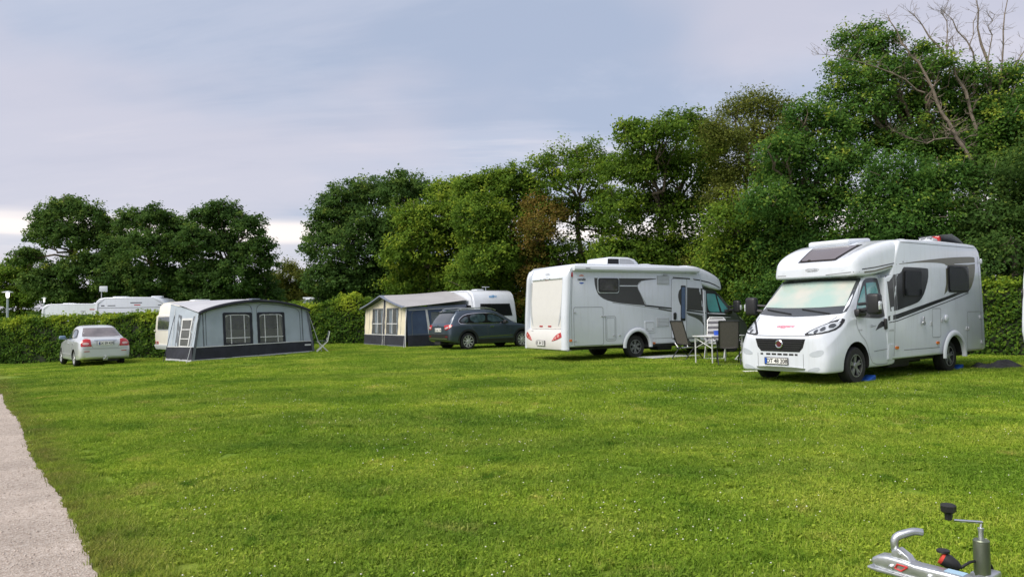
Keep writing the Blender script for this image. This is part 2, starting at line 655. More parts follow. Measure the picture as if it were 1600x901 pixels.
def patch(name, poly, ax, bvh, mats, parent, off=0.004, step=0.12, smooth=40):
    """a thin raised piece that follows the body under it"""
    b = bmesh.new()
    vv = [b.verts.new((p[0], p[1], 0)) for p in poly]
    f = b.faces.new(vv)
    us = [p[0] for p in poly]
    ws = [p[1] for p in poly]
    for k in range(1, int((max(us) - min(us)) / step) + 1):
        bmesh.ops.bisect_plane(b, geom=b.verts[:] + b.edges[:] + b.faces[:], plane_co=(min(us) + k * step, 0, 0), plane_no=(1, 0, 0))
    for k in range(1, int((max(ws) - min(ws)) / step) + 1):
        bmesh.ops.bisect_plane(b, geom=b.verts[:] + b.edges[:] + b.faces[:], plane_co=(0, min(ws) + k * step, 0), plane_no=(0, 1, 0))
    bmesh.ops.triangulate(b, faces=b.faces[:])
    fo, d = AX[ax]
    bvhs = bvh if isinstance(bvh, (list, tuple)) else [bvh]
    hits = {}
    for v in b.verts:
        best = None
        for t in bvhs:
            h = t.ray_cast(fo(v.co.x, v.co.y), d)
            if h[0] is not None and (best is None or h[3] < best[3]):
                best = h
        hits[v] = best
    ok = [h for h in hits.values() if h is not None]
    if not ok:
        b.free()
        return None
    mean = sum((h[0] for h in ok), Vector()) / len(ok)
    raw = dict(hits)
    for v, h in raw.items():
        if h is None:
            # beyond the rim: carry on flat from the nearest hit
            near = min((k for k in raw if raw[k] is not None), key=lambda k: (k.co - v.co).length_squared)
            du, dv = v.co.x - near.co.x, v.co.y - near.co.y
            p = raw[near][0] + (Vector((du, 0, dv)) if ax in 'LR' else (Vector((0, du, dv)) if ax in 'FB' else Vector((du, dv, 0))))
            base = p
            nn = -d
        else:
            base = h[0]
            nn = h[1] if h[1].dot(d) < 0 else -h[1]
        hits[v] = (base, nn)
    bnd = [e for e in b.edges if e.is_boundary]
    edges = [(e.verts[0], e.verts[1]) for e in bnd]
    pos = {v: (hits[v][0] + hits[v][1] * off, hits[v][0] - hits[v][1] * 0.004) for v in b.verts}
    newv = {}
    for v0, v1 in edges:
        for v in (v0, v1):
            if v not in newv:
                newv[v] = b.verts.new((0, 0, 0))
        b.faces.new((v0, v1, newv[v1], newv[v0]))
    for v, (top, bot) in pos.items():
        v.co = top
    for v, nv in newv.items():
        nv.co = pos[v][1]
    bmesh.ops.recalc_face_normals(b, faces=b.faces[:])
    me = bpy.data.meshes.new(name)
    b.to_mesh(me)
    b.free()
    if not isinstance(mats, (list, tuple)):
        mats = [mats]
    for q in mats:
        me.materials.append(q)
    if smooth:
        me.shade_smooth()
        me.set_sharp_from_angle(angle=R(smooth))
    return link(name, me, parent)


def seam(name, pts, ax, bvh, ma, parent, w=0.014, off=0.0025, closed=True, step=0.06):
    """a narrow strip along an outline"""
    P = [Vector((a, b)) for a, b in pts]
    if closed:
        P.append(P[0])
    Q = [P[0]]
    for a, b2 in zip(P, P[1:]):
        k = max(1, int((b2 - a).length / step))
        Q += [a + (b2 - a) * (i / k) for i in range(1, k + 1)]
    fo, d = AX[ax]
    bvhs = bvh if isinstance(bvh, (list, tuple)) else [bvh]
    mb = MB()
    rows = []
    for i, q in enumerate(Q):
        if closed:
            a = Q[i - 1] if i > 0 else Q[-2]
            c = Q[i + 1] if i < len(Q) - 1 else Q[1]
        else:
            a = Q[max(0, i - 1)]
            c = Q[min(len(Q) - 1, i + 1)]
        t = (c - a)
        t = t.normalized() if t.length > 1e-9 else Vector((1, 0))
        nrm = Vector((-t.y, t.x)) * w / 2
        row = []
        for s_ in (-1, 1):
            p2 = q + nrm * s_
            best = None
            for tr in bvhs:
                h = tr.ray_cast(fo(p2.x, p2.y), d)
                if h[0] is not None and (best is None or h[3] < best[3]):
                    best = h
            if best is None:
                row = None
                break
            nn = best[1] if best[1].dot(d) < 0 else -best[1]
            row.append(best[0] + nn * off)
        rows.append(row)
    for r0, r1 in zip(rows, rows[1:]):
        if r0 and r1:
            mb.add([r0[0], r0[1], r1[1], r1[0]], [(0, 1, 2, 3)])
    if not mb.f:
        return None
    return mb.build(name, ma, parent, smooth=0)


def text(body, size, ma, parent, loc, rot, name='lettering', bold=0.0, shear=0.0, xs=1.0):
    cu = bpy.data.curves.new(name, 'FONT')
    cu.body = body
    cu.size = size
    cu.align_x = 'CENTER'
    cu.align_y = 'CENTER'
    cu.offset = bold
    cu.shear = shear
    cu.extrude = 0.0008
    o = bpy.data.objects.new('tmp_text', cu)
    col.objects.link(o)
    dg = bpy.context.evaluated_depsgraph_get()
    me = bpy.data.meshes.new_from_object(o.evaluated_get(dg))
    bpy.data.objects.remove(o)
    me.materials.clear()
    me.materials.append(ma)
    for v in me.vertices:
        v.co.x *= xs
    q = link(name, me, parent)
    q.location = loc
    q.rotation_euler = rot
    return q


# text facing: -X (rear), +X (front), +Y (left side), -Y (right side)
TROT = {'F': (R(90), 0, R(90)), 'B': (R(90), 0, R(-90)), 'L': (R(90), 0, R(180)), 'R': (R(90), 0, 0)}
# ------------------------------------------------------------------ ground, path, grass
def axis_pts(lo, hi, step0, grow, c=0.0):
    a = [c]
    st = step0
    while a[-1] < hi:
        a.append(a[-1] + st)
        st *= grow
    b = [c]
    st = step0
    while b[-1] > lo:
        b.append(b[-1] - st)
        st *= grow
    return sorted(set(a + b))


PATH_P = np.array([-2.48, 4.39])
PATH_U = np.array([-0.595, 0.804])
PATH_N = np.array([0.804, 0.595])


def path_edge_noise(t):
    return 0.03 * np.sin(t * 0.9) + 0.006 * np.sin(t * 5.3 + 1) + 0.006 * np.sin(t * 13.1 + 2) + 0.006 * np.sin(t * 29.7)


def ground_nodes(nt, near_path=True):
    """lawn colour by place: broad patches, straw, clover green, dry verge; returns a colour socket"""
    geo = nt.nodes.new('ShaderNodeNewGeometry')

    def noise(scale, detail=4, rough=0.55):
        n = nt.nodes.new('ShaderNodeTexNoise')
        n.inputs['Scale'].default_value = scale
        n.inputs['Detail'].default_value = detail
        n.inputs['Roughness'].default_value = rough
        nt.links.new(geo.outputs['Position'], n.inputs['Vector'])
        return n.outputs[0]

    def ramp(f, stops):
        n = nt.nodes.new('ShaderNodeValToRGB')
        while len(n.color_ramp.elements) < len(stops):
            n.color_ramp.elements.new(0.5)
        for e, (p, c) in zip(n.color_ramp.elements, stops):
            e.position = p
            e.color = (*c, 1)
        nt.links.new(f, n.inputs[0])
        return n.outputs[0]

    def mix(f, a, b, mode='MIX'):
        n = nt.nodes.new('ShaderNodeMix')
        n.data_type = 'RGBA'
        n.blend_type = mode
        for s_, q in (('Factor', f), ('A', a), ('B', b)):
            if isinstance(q, tuple):
                n.inputs[s_].default_value = (*q, 1)
            elif isinstance(q, float):
                n.inputs[s_].default_value = q
            else:
                nt.links.new(q, n.inputs[s_])
        return n.outputs['Result']

    c = ramp(noise(0.55, 6, 0.6), [(0.36, (0.152, 0.272, 0.026)), (0.5, (0.232, 0.35, 0.036)), (0.64, (0.325, 0.42, 0.056))])
    straw = ramp(noise(1.3, 5, 0.65), [(0.60, (0, 0, 0)), (0.74, (1, 1, 1))])
    c = mix(straw, c, (0.38, 0.38, 0.09))
    dark = ramp(noise(2.6, 4, 0.6), [(0.30, (1, 1, 1)), (0.42, (0, 0, 0))])
    c = mix(dark, c, (0.095, 0.20, 0.016))
    # faint mowing bands and a few bare spots
    mpb = nt.nodes.new('ShaderNodeMapping')
    mpb.inputs['Scale'].default_value = (0.16, 0.75, 1)
    mpb.inputs['Rotation'].default_value = (0, 0, R(-14))
    nt.links.new(geo.outputs['Position'], mpb.inputs[0])
    nb_ = nt.nodes.new('ShaderNodeTexNoise')
    nb_.inputs['Scale'].default_value = 1.0
    nb_.inputs['Detail'].default_value = 3
    nt.links.new(mpb.outputs[0], nb_.inputs['Vector'])
    c = mix(1.0, c, ramp(nb_.outputs[0], [(0.36, (0.80, 0.84, 0.9)), (0.62, (1.14, 1.10, 1.0))]), 'MULTIPLY')
    bare = ramp(noise(1.9, 5, 0.7), [(0.70, (0, 0, 0)), (0.76, (0.8, 0.8, 0.8))])
    c = mix(bare, c, (0.17, 0.125, 0.06))
    # dry, trodden verge along the gravel
    dot = nt.nodes.new('ShaderNodeVectorMath')
    dot.operation = 'DOT_PRODUCT'
    nt.links.new(geo.outputs['Position'], dot.inputs[0])
    dot.inputs[1].default_value = (PATH_N[0], PATH_N[1], 0)
    mr = nt.nodes.new('ShaderNodeMapRange')
    p0 = float(PATH_P @ PATH_N)
    mr.inputs['From Min'].default_value = p0 + 0.55
    mr.inputs['From Max'].default_value = p0 + 0.0
    nt.links.new(dot.outputs['Value'], mr.inputs['Value'])
    mu = nt.nodes.new('ShaderNodeMath')
    mu.operation = 'MULTIPLY'
    nt.links.new(mr.outputs[0], mu.inputs[0])
    nt.links.new(ramp(noise(3.1, 4, 0.6), [(0.35, (0.15, 0.15, 0.15)), (0.65, (0.85, 0.85, 0.85))]), mu.inputs[1])
    c = mix(mu.outputs[0], c, (0.24, 0.22, 0.065))
    return c, geo


gm = bpy.data.materials.new('lawn_soil')
gm.use_nodes = True
nt = gm.node_tree
b = nt.nodes['Principled BSDF']
b.inputs['Roughness'].default_value = 0.9
b.inputs['Specular IOR Level'].default_value = 0.15
c, geo = ground_nodes(nt)
nf = nt.nodes.new('ShaderNodeTexNoise')
nf.inputs['Scale'].default_value = 38
nf.inputs['Detail'].default_value = 6
nf.inputs['Roughness'].default_value = 0.7
nt.links.new(geo.outputs['Position'], nf.inputs['Vector'])
mr = nt.nodes.new('ShaderNodeMapRange')
mr.inputs['From Min'].default_value = 0.3
mr.inputs['From Max'].default_value = 0.7
mr.inputs['To Min'].default_value = 0.45
mr.inputs['To Max'].default_value = 1.1
nt.links.new(nf.outputs[0], mr.inputs['Value'])
mx = nt.nodes.new('ShaderNodeMix')
mx.data_type = 'RGBA'
mx.blend_type = 'MULTIPLY'
mx.inputs['Factor'].default_value = 1
nt.links.new(c, mx.inputs['A'])
nt.links.new(mr.outputs[0], mx.inputs['B'])
nt.links.new(mx.outputs['Result'], b.inputs['Base Color'])
bp = nt.nodes.new('ShaderNodeBump')
bp.inputs['Strength'].default_value = 0.8
bp.inputs['Distance'].default_value = 0.03
nt.links.new(nf.outputs[0], bp.inputs['Height'])
nt.links.new(bp.outputs[0], b.inputs['Normal'])

xs = axis_pts(-900, 900, 0.8, 1.09)
ys = axis_pts(-300, 1800, 0.8, 1.07, c=18.0)
XX, YY = np.meshgrid(xs, ys, indexing='ij')
ZZ = gz(XX, YY)
mb = MB()
mb.grid(np.stack([XX, YY, ZZ], -1))
tag(mb.build('ground', gm, smooth=180), kind='structure', label='mown green lawn of the campsite')

pm = bpy.data.materials.new('pale_gravel')
pm.use_nodes = True
nt = pm.node_tree
b = nt.nodes['Principled BSDF']
b.inputs['Roughness'].default_value = 0.92
b.inputs['Specular IOR Level'].default_value = 0.2
geo = nt.nodes.new('ShaderNodeNewGeometry')
vo = nt.nodes.new('ShaderNodeTexVoronoi')
vo.inputs['Scale'].default_value = 75
nt.links.new(geo.outputs['Position'], vo.inputs['Vector'])
cr = nt.nodes.new('ShaderNodeValToRGB')
for q in (0.33, 0.66):
    cr.color_ramp.elements.new(q)
for e, cc in zip(cr.color_ramp.elements, ((0.24, 0.19, 0.155), (0.39, 0.33, 0.28), (0.47, 0.405, 0.35), (0.60, 0.54, 0.485))):
    e.color = (*cc, 1)
nt.links.new(vo.outputs['Color'], cr.inputs[0])
nz = nt.nodes.new('ShaderNodeTexNoise')
nz.inputs['Scale'].default_value = 1.6
nz.inputs['Detail'].default_value = 6
nt.links.new(geo.outputs['Position'], nz.inputs['Vector'])
mr = nt.nodes.new('ShaderNodeMapRange')
mr.inputs['From Min'].default_value = 0.3
mr.inputs['From Max'].default_value = 0.7
mr.inputs['To Min'].default_value = 0.82
mr.inputs['To Max'].default_value = 1.1
nt.links.new(nz.outputs[0], mr.inputs['Value'])
mx = nt.nodes.new('ShaderNodeMix')
mx.data_type = 'RGBA'
mx.blend_type = 'MULTIPLY'
mx.inputs['Factor'].default_value = 1
nt.links.new(cr.outputs[0], mx.inputs['A'])
nt.links.new(mr.outputs[0], mx.inputs['B'])
nt.links.new(mx.outputs['Result'], b.inputs['Base Color'])
bp = nt.nodes.new('ShaderNodeBump')
bp.inputs['Strength'].default_value = 0.7
bp.inputs['Distance'].default_value = 0.012
nt.links.new(vo.outputs['Distance'], bp.inputs['Height'])
nt.links.new(bp.outputs[0], b.inputs['Normal'])
ts = np.concatenate([np.arange(-14, 16, 0.05), np.arange(16, 60, 0.5)])
rows = []
for k in range(15):
    sgn = -3.1 * k / 14
    e = path_edge_noise(ts) if k == 0 else (path_edge_noise(ts + 40) if k == 14 else 0)
    P2 = PATH_P[None] + ts[:, None] * PATH_U[None] + (sgn + e + np.zeros_like(ts))[:, None] * PATH_N[None]
    rows.append(np.column_stack([P2, gz(P2[:, 0], P2[:, 1]) + 0.006]))
mb = MB()
mb.grid(rows)
tag(mb.build('gravel_path', pm, smooth=180), kind='structure', label='pale gravel path curving past the lawn edge')


def in_path(x, y, margin=0.0):
    q = np.stack([x, y], -1) - PATH_P
    s_ = q @ PATH_N
    t = q @ PATH_U
    e = path_edge_noise(t)
    return (s_ < e - margin) & (s_ > -3.1 + margin)


# loose stones on the path
npb = 9000
t_ = 0.5 + rng.random(npb) ** 1.4 * 13
s_ = -rng.random(npb) ** 0.8 * 2.6 + 0.06
P2 = PATH_P + t_[:, None] * PATH_U + s_[:, None] * PATH_N
z0 = gz(P2[:, 0], P2[:, 1]) + 0.006
rad = 0.003 + 0.006 * rng.random(npb) ** 2
octv = np.array([(1, 0, 0), (0, 1, 0), (-1, 0, 0), (0, -1, 0), (0, 0, 0.8), (0, 0, -0.6)], float)
octf = np.array([(0, 1, 4), (1, 2, 4), (2, 3, 4), (3, 0, 4), (1, 0, 5), (2, 1, 5), (3, 2, 5), (0, 3, 5)])
ang = rng.random(npb) * 6.28
ca, sa = np.cos(ang), np.sin(ang)
V = np.empty((npb, 6, 3))
st = 0.7 + 0.7 * rng.random((npb, 1))
V[..., 0] = (octv[None, :, 0] * ca[:, None] - octv[None, :, 1] * sa[:, None]) * rad[:, None] * st
V[..., 1] = (octv[None, :, 0] * sa[:, None] + octv[None, :, 1] * ca[:, None]) * rad[:, None]
V[..., 2] = octv[None, :, 2] * rad[:, None]
V += np.column_stack([P2, z0 + rad * 0.3])[:, None, :]
Fc = (octf[None] + (np.arange(npb) * 6)[:, None, None]).reshape(-1, 3)


def np_mesh(name, V, F, mats, attrs=None, smooth=False):
    """V (n,3), F (m,k) index array -> mesh"""
    me = bpy.data.meshes.new(name)
    V = np.ascontiguousarray(V.reshape(-1, 3), dtype=np.float32)
    k = F.shape[1]
    me.vertices.add(len(V))
    me.vertices.foreach_set('co', V.ravel())
    me.loops.add(F.size)
    me.loops.foreach_set('vertex_index', np.ascontiguousarray(F, dtype=np.int32).ravel())
    me.polygons.add(len(F))
    me.polygons.foreach_set('loop_start', np.arange(0, F.size, k, dtype=np.int32))
    for q in mats if isinstance(mats, (list, tuple)) else [mats]:
        me.materials.append(q)
    for nm, arr in (attrs or {}).items():
        a = me.attributes.new(nm, 'FLOAT', 'POINT')
        a.data.foreach_set('value', np.ascontiguousarray(arr, dtype=np.float32))
    me.update(calc_edges=True)
    if smooth:
        me.shade_smooth()
    return me


STONE = mat('loose_stone', (0.50, 0.43, 0.37), 0.85, var=0.4, vscale=60)
tag(link('gravel', np_mesh('gravel', V, Fc, STONE)), kind='stuff', label='loose pale stones scattered on the gravel path')

# --- grass blades
grm = bpy.data.materials.new('grass_blades')
grm.use_nodes = True
nt = grm.node_tree
b = nt.nodes['Principled BSDF']
b.inputs['Roughness'].default_value = 0.7
b.inputs['Specular IOR Level'].default_value = 0.08
c, geo = ground_nodes(nt)
at_ = nt.nodes.new('ShaderNodeAttribute')
at_.attribute_name = 'tint'
cr = nt.nodes.new('ShaderNodeValToRGB')
for q in (0.3, 0.6, 0.9):
    cr.color_ramp.elements.new(q)
for e, (p, cc) in zip(cr.color_ramp.elements, ((0, (0.50, 0.60, 0.7)), (0.35, (0.85, 0.9, 0.9)), (0.7, (1.15, 1.1, 1.0)), (0.88, (1.5, 1.32, 1.6)), (1.0, (1.9, 1.45, 3.0)))):
    e.position = p
    e.color = (*cc, 1)
nt.links.new(at_.outputs['Fac'], cr.inputs[0])
mx = nt.nodes.new('ShaderNodeMix')
mx.data_type = 'RGBA'
mx.blend_type = 'MULTIPLY'
mx.inputs['Factor'].default_value = 1
nt.links.new(c, mx.inputs['A'])
nt.links.new(cr.outputs[0], mx.inputs['B'])
nt.links.new(mx.outputs['Result'], b.inputs['Base Color'])
tr = nt.nodes.new('ShaderNodeBsdfTranslucent')
nt.links.new(mx.outputs['Result'], tr.inputs['Color'])
ms = nt.nodes.new('ShaderNodeMixShader')
ms.inputs[0].default_value = 0.35
nt.links.new(b.outputs[0], ms.inputs[1])
nt.links.new(tr.outputs[0], ms.inputs[2])
nt.links.new(ms.outputs[0], nt.nodes['Material Output'].inputs[0])


def blade_patch(size, n, hmin, hmax, w, clover, seed):
    r = np.random.default_rng(seed)
    x = (r.random(n) - 0.5) * size
    y = (r.random(n) - 0.5) * size
    h = hmin + (hmax - hmin) * r.random(n) ** 1.3
    a = r.random(n) * 6.283
    lean = (0.25 + 0.9 * r.random(n)) * h
    ww = w * (0.7 + 0.6 * r.random(n))
    fx, fy = np.cos(a), np.sin(a)
    sx, sy = -fy, fx
    z = np.zeros(n)
    base = np.stack([x, y, z], -1)
    side = np.stack([sx, sy, z], -1) * (ww / 2)[:, None]
    mid = base + np.stack([fx * lean * 0.35, fy * lean * 0.35, h * 0.62], -1)
    tip = base + np.stack([fx * lean, fy * lean, h], -1)
    V = np.stack([base - side, base + side, mid + side * 0.85, mid - side * 0.85, tip], 1)
    ti = np.clip(r.normal(0.5, 0.22, n), 0, 0.97)
    ti = np.where(r.random(n) < 0.05, 1.0, ti)
    F = []
    idx = np.arange(n)[:, None] * 5
    q = np.concatenate([idx + np.array([[0, 1, 2, 3]])], 0)
    t3 = np.concatenate([idx + np.array([[3, 2, 4, 4]])], 0)
    T = np.repeat(ti, 5)
    Vv = V.reshape(-1, 3)
    tris = np.concatenate([q[:, [0, 1, 2]], q[:, [0, 2, 3]], t3[:, [0, 1, 2]]], 0)
    if clover:
        m = clover
        cx = (r.random(m) - 0.5) * size
        cy = (r.random(m) - 0.5) * size
        cz = hmin * 0.6 + r.random(m) * (hmax - hmin) * 0.55
        rr = (0.006 + 0.007 * r.random(m)) * (w / 0.004) ** 0.5
        an = r.random(m) * 6.283
        tl = r.normal(0, 0.35, (m, 2))
        off = np.arange(4) * math.pi / 2
        cvx = cx[:, None] + rr[:, None] * np.cos(an[:, None] + off)
        cvy = cy[:, None] + rr[:, None] * np.sin(an[:, None] + off)
        cvz = cz[:, None] + rr[:, None] * (np.cos(an[:, None] + off) * tl[:, :1] + np.sin(an[:, None] + off) * tl[:, 1:])
        CV = np.stack([cvx, cvy, cvz], -1).reshape(-1, 3)
        o = len(Vv)
        ci = np.arange(m)[:, None] * 4 + o
        tris = np.concatenate([tris, ci + np.array([[0, 1, 2]]), ci + np.array([[0, 2, 3]])], 0)
        Vv = np.concatenate([Vv, CV])
        T = np.concatenate([T, np.repeat(np.clip(r.normal(0.6, 0.15, m), 0, 0.85), 4)])
    return Vv, tris, T


def grass_object(name, pts, rz, sc, patch_data, label):
    Vp, Fp, Tp = patch_data
    n = len(pts)
    V = np.concatenate([Vp, pts])
    me = np_mesh(name, V, Fp, grm)
    N_ = len(V)
    for nm, arr in (('tint', np.concatenate([Tp, np.zeros(n)])), ('rz', np.concatenate([np.zeros(len(Vp)), rz])), ('sc', np.concatenate([np.ones(len(Vp)), sc]))):
        a = me.attributes.new(nm, 'FLOAT', 'POINT')
        a.data.foreach_set('value', arr.astype(np.float32))
    a = me.attributes.new('is_pt', 'BOOLEAN', 'POINT')
    a.data.foreach_set('value', np.concatenate([np.zeros(len(Vp), bool), np.ones(n, bool)]))
    o = link(name, me)
    ng = bpy.data.node_groups.get('scatter_blades')
    if ng is None:
        ng = bpy.data.node_groups.new('scatter_blades', 'GeometryNodeTree')
        ng.interface.new_socket('Geometry', in_out='INPUT', socket_type='NodeSocketGeometry')
        ng.interface.new_socket('Geometry', in_out='OUTPUT', socket_type='NodeSocketGeometry')
        nn = ng.nodes.new
        gi, go = nn('NodeGroupInput'), nn('NodeGroupOutput')
        sg = nn('GeometryNodeSeparateGeometry')
        na = nn('GeometryNodeInputNamedAttribute')
        na.data_type = 'BOOLEAN'
        na.inputs[0].default_value = 'is_pt'
        nr = nn('GeometryNodeInputNamedAttribute')
        nr.data_type = 'FLOAT'
        nr.inputs[0].default_value = 'rz'
        nsc = nn('GeometryNodeInputNamedAttribute')
        nsc.data_type = 'FLOAT'
        nsc.inputs[0].default_value = 'sc'
        cx = nn('ShaderNodeCombineXYZ')
        ip = nn('GeometryNodeInstanceOnPoints')
        lk = ng.links.new
        lk(gi.outputs[0], sg.inputs[0])
        lk(na.outputs[0], sg.inputs[1])
        lk(sg.outputs[0], ip.inputs['Points'])
        lk(sg.outputs[1], ip.inputs['Instance'])
        lk(nr.outputs[0], cx.inputs[2])
        lk(cx.outputs[0], ip.inputs['Rotation'])
        lk(nsc.outputs[0], ip.inputs['Scale'])
        lk(ip.outputs[0], go.inputs[0])
    md = o.modifiers.new('scatter', 'NODES')
    md.node_group = ng
    return tag(o, label, 'grass', kind='stuff')


def lawn_points(y0, y1, step, seed, margin=0.1):
    r = np.random.default_rng(seed)
    out = []
    yv = y0
    while yv < y1:
        hw = yv * 0.72 + 2.2
        xx_ = np.arange(-hw, hw, step)
        out.append(np.column_stack([xx_, np.full(len(xx_), yv)]))
        yv += step
    P = np.concatenate(out)
    P += (r.random(P.shape) - 0.5) * step * 0.7
    P = P[~in_path(P[:, 0], P[:, 1], -margin)]
    z = gz(P[:, 0], P[:, 1])
    n = len(P)
    return np.column_stack([P, z]), r.random(n) * 6.283, 0.85 + 0.3 * r.random(n)


p_, a_, s2 = lawn_points(2.6, 9.0, 0.36, 1, 0.20)
grass_object('grass', p_, a_, s2, blade_patch(0.5, 1900, 0.016, 0.050, 0.0040, 480, 5), 'short mown grass blades with clover close by')
p_, a_, s2 = lawn_points(9.0, 18.0, 0.72, 2, 0.62)
grass_object('grass', p_, a_, s2, blade_patch(1.0, 3200, 0.02, 0.06, 0.0065, 500, 6), 'mown grass in the middle of the lawn')
p_, a_, s2 = lawn_points(18.0, 40.0, 1.3, 3, 0.75)
grass_object('grass', p_, a_, s2, blade_patch(1.8, 4200, 0.02, 0.06, 0.012, 300, 8), 'mown grass farther off between the vehicles')

# ragged margin along the gravel
te = np.concatenate([np.arange(-3, 8, 0.07), np.arange(8, 22, 0.1)])
te = np.repeat(te, 9)
off = 0.05 + rng.random(len(te)) ** 1.1 * np.where(te < 5.5, 0.30, 0.95)
P2 = PATH_P + (te + rng.normal(0, 0.05, len(te)))[:, None] * PATH_U + (off + path_edge_noise(te))[:, None] * PATH_N
grass_object('grass', np.column_stack([P2, gz(P2[:, 0], P2[:, 1])]), rng.random(len(te)) * 6.28, 0.7 + 0.5 * rng.random(len(te)), blade_patch(0.13, 90, 0.015, 0.05, 0.0045, 8, 9), 'thin dry grass straggling along the gravel edge')

# clover heads
ncl = 2600
yy_ = 3.0 + rng.random(ncl) ** 1.1 * 13
xx_ = (rng.random(ncl) - 0.35) * 1.3 * yy_
clus = np.sin(xx_ * 1.7) * np.sin(yy_ * 1.3 + 0.6) + 0.5 * np.sin(xx_ * 4.1 + yy_ * 3.3)
keep = (rng.random(ncl) < np.clip(0.35 + 0.5 * clus, 0.06, 1)) & ~in_path(xx_, yy_, -0.3)
xx_, yy_ = xx_[keep], yy_[keep]
ncl = len(xx_)
rad = 0.004 + 0.004 * rng.random(ncl)
V = octv[None] * rad[:, None, None] * np.array([1, 1, 1.0]) + np.column_stack([xx_, yy_, gz(xx_, yy_) + 0.05 + 0.02 * rng.random(ncl)])[:, None, :]
Fc = (octf[None] + (np.arange(ncl) * 6)[:, None, None]).reshape(-1, 3)
CLOV = mat('clover_white', (0.78, 0.77, 0.66), 0.8, var=0.2, vscale=30)
tag(link('clover_flowers', np_mesh('clover_flowers', V, Fc, CLOV)), 'tiny white clover heads dotted through the lawn', 'clover', kind='stuff')


# ------------------------------------------------------------------ trees and hedges
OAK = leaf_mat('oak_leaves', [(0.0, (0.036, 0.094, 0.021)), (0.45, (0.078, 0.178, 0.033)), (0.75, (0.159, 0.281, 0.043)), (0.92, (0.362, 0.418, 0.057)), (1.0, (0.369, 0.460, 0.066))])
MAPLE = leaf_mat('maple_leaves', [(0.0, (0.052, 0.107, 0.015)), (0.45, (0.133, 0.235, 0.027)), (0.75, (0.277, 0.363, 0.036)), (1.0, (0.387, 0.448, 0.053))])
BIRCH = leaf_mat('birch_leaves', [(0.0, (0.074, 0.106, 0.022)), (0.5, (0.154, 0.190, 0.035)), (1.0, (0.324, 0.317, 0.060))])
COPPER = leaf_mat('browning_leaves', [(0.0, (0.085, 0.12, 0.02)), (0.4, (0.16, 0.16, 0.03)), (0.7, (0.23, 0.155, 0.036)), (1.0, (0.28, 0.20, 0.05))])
DARKL = leaf_mat('dark_tree_leaves', [(0.0, (0.037, 0.081, 0.022)), (0.5, (0.076, 0.153, 0.033)), (0.85, (0.153, 0.237, 0.044)), (1.0, (0.306, 0.362, 0.055))])  # deeper green for the darker-leaved trees
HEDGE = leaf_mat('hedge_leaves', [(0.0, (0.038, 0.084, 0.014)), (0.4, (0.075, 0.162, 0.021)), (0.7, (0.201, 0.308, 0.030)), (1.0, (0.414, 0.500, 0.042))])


def leaf_quads(C, Nrm, size, r, aspect=0.62):
    n = len(C)
    Nrm = Nrm / np.maximum(np.linalg.norm(Nrm, axis=1, keepdims=True), 1e-6)
    rd = r.normal(size=(n, 3))
    d = np.cross(Nrm, rd)
    d /= np.maximum(np.linalg.norm(d, axis=1, keepdims=True), 1e-6)
    s_ = np.cross(Nrm, d)
    sz = size[:, None]
    fold = Nrm * sz * 0.12
    V = np.stack([C - d * sz * 0.5, C + s_ * sz * aspect * 0.5 + fold + d * sz * 0.05, C + d * sz * 0.5 - fold * 0.5, C - s_ * sz * aspect * 0.5 + fold + d * sz * 0.05], 1)
    return V


NLEAF = []


def crown(lobes, r, leaf, per_clump=24, dens=26.0, clump_r=0.24, tint0=0.42, tips=0.22, shell=0.45, cull=-0.35):
    """leaf clumps through the volume of a crown made of lobes (x, y, z, radius)"""
    Cs, Ns, Ts = [], [], []
    camp = np.array([0, 0, CAMH])
    for (x, y, z, rad) in lobes:
        c = np.array([x, y, z])
        nc = int(dens * 3.3 * rad ** 2) + 5
        d = r.normal(size=(nc, 3))
        d /= np.linalg.norm(d, axis=1, keepdims=True)
        d[:, 2] = np.where(d[:, 2] < -0.6, -d[:, 2] * 0.5, d[:, 2])
        rr = rad * (shell + (1.06 - shell) * r.random(nc) ** 0.55)
        rr *= 0.86 + 0.24 * np.sin(d[:, 0] * 5 + x * 3) * np.sin(d[:, 1] * 5 + d[:, 2] * 4 + z * 2)
        cc = c + d * rr[:, None] * np.array([1.0, 1.0, 0.88])
        if cull is not None:
            v = camp - c
            v /= np.linalg.norm(v)
            keep = (d @ v > cull) | (r.random(nc) < 0.35)
            cc, d, rr = cc[keep], d[keep], rr[keep]
            nc = len(cc)
        ct = tint0 + r.normal(0, 0.13, nc) + tips * np.clip(rr / rad - 0.75, 0, 0.4) / 0.4 * (0.4 + 0.6 * (d[:, 2] > 0.1))  # upper outer clumps yellower: young shoots, plus lit highlights put into the tint
        cr_ = clump_r * (0.65 + 0.7 * r.random(nc))
        k = per_clump
        off = r.normal(size=(nc, k, 3)) * cr_[:, None, None] * np.array([0.75, 0.75, 0.5])
        P = cc[:, None, :] + off
        nr = d[:, None, :] * 0.55 + np.array([0, 0, 0.55]) + r.normal(size=(nc, k, 3)) * 0.55
        t = ct[:, None] + r.normal(0, 0.09, (nc, k))
        Cs.append(P.reshape(-1, 3))
        Ns.append(nr.reshape(-1, 3))
        Ts.append(t.ravel())
    C, Nn, T = np.concatenate(Cs), np.concatenate(Ns), np.concatenate(Ts)
    sz = leaf * 0.98 * (0.7 + 0.6 * r.random(len(C)))
    V = leaf_quads(C, Nn, sz, r)
    NLEAF.append(len(C))
    F = np.arange(len(C) * 4).reshape(-1, 4)
    return V, F, np.repeat(np.clip(T, 0, 1), 4)


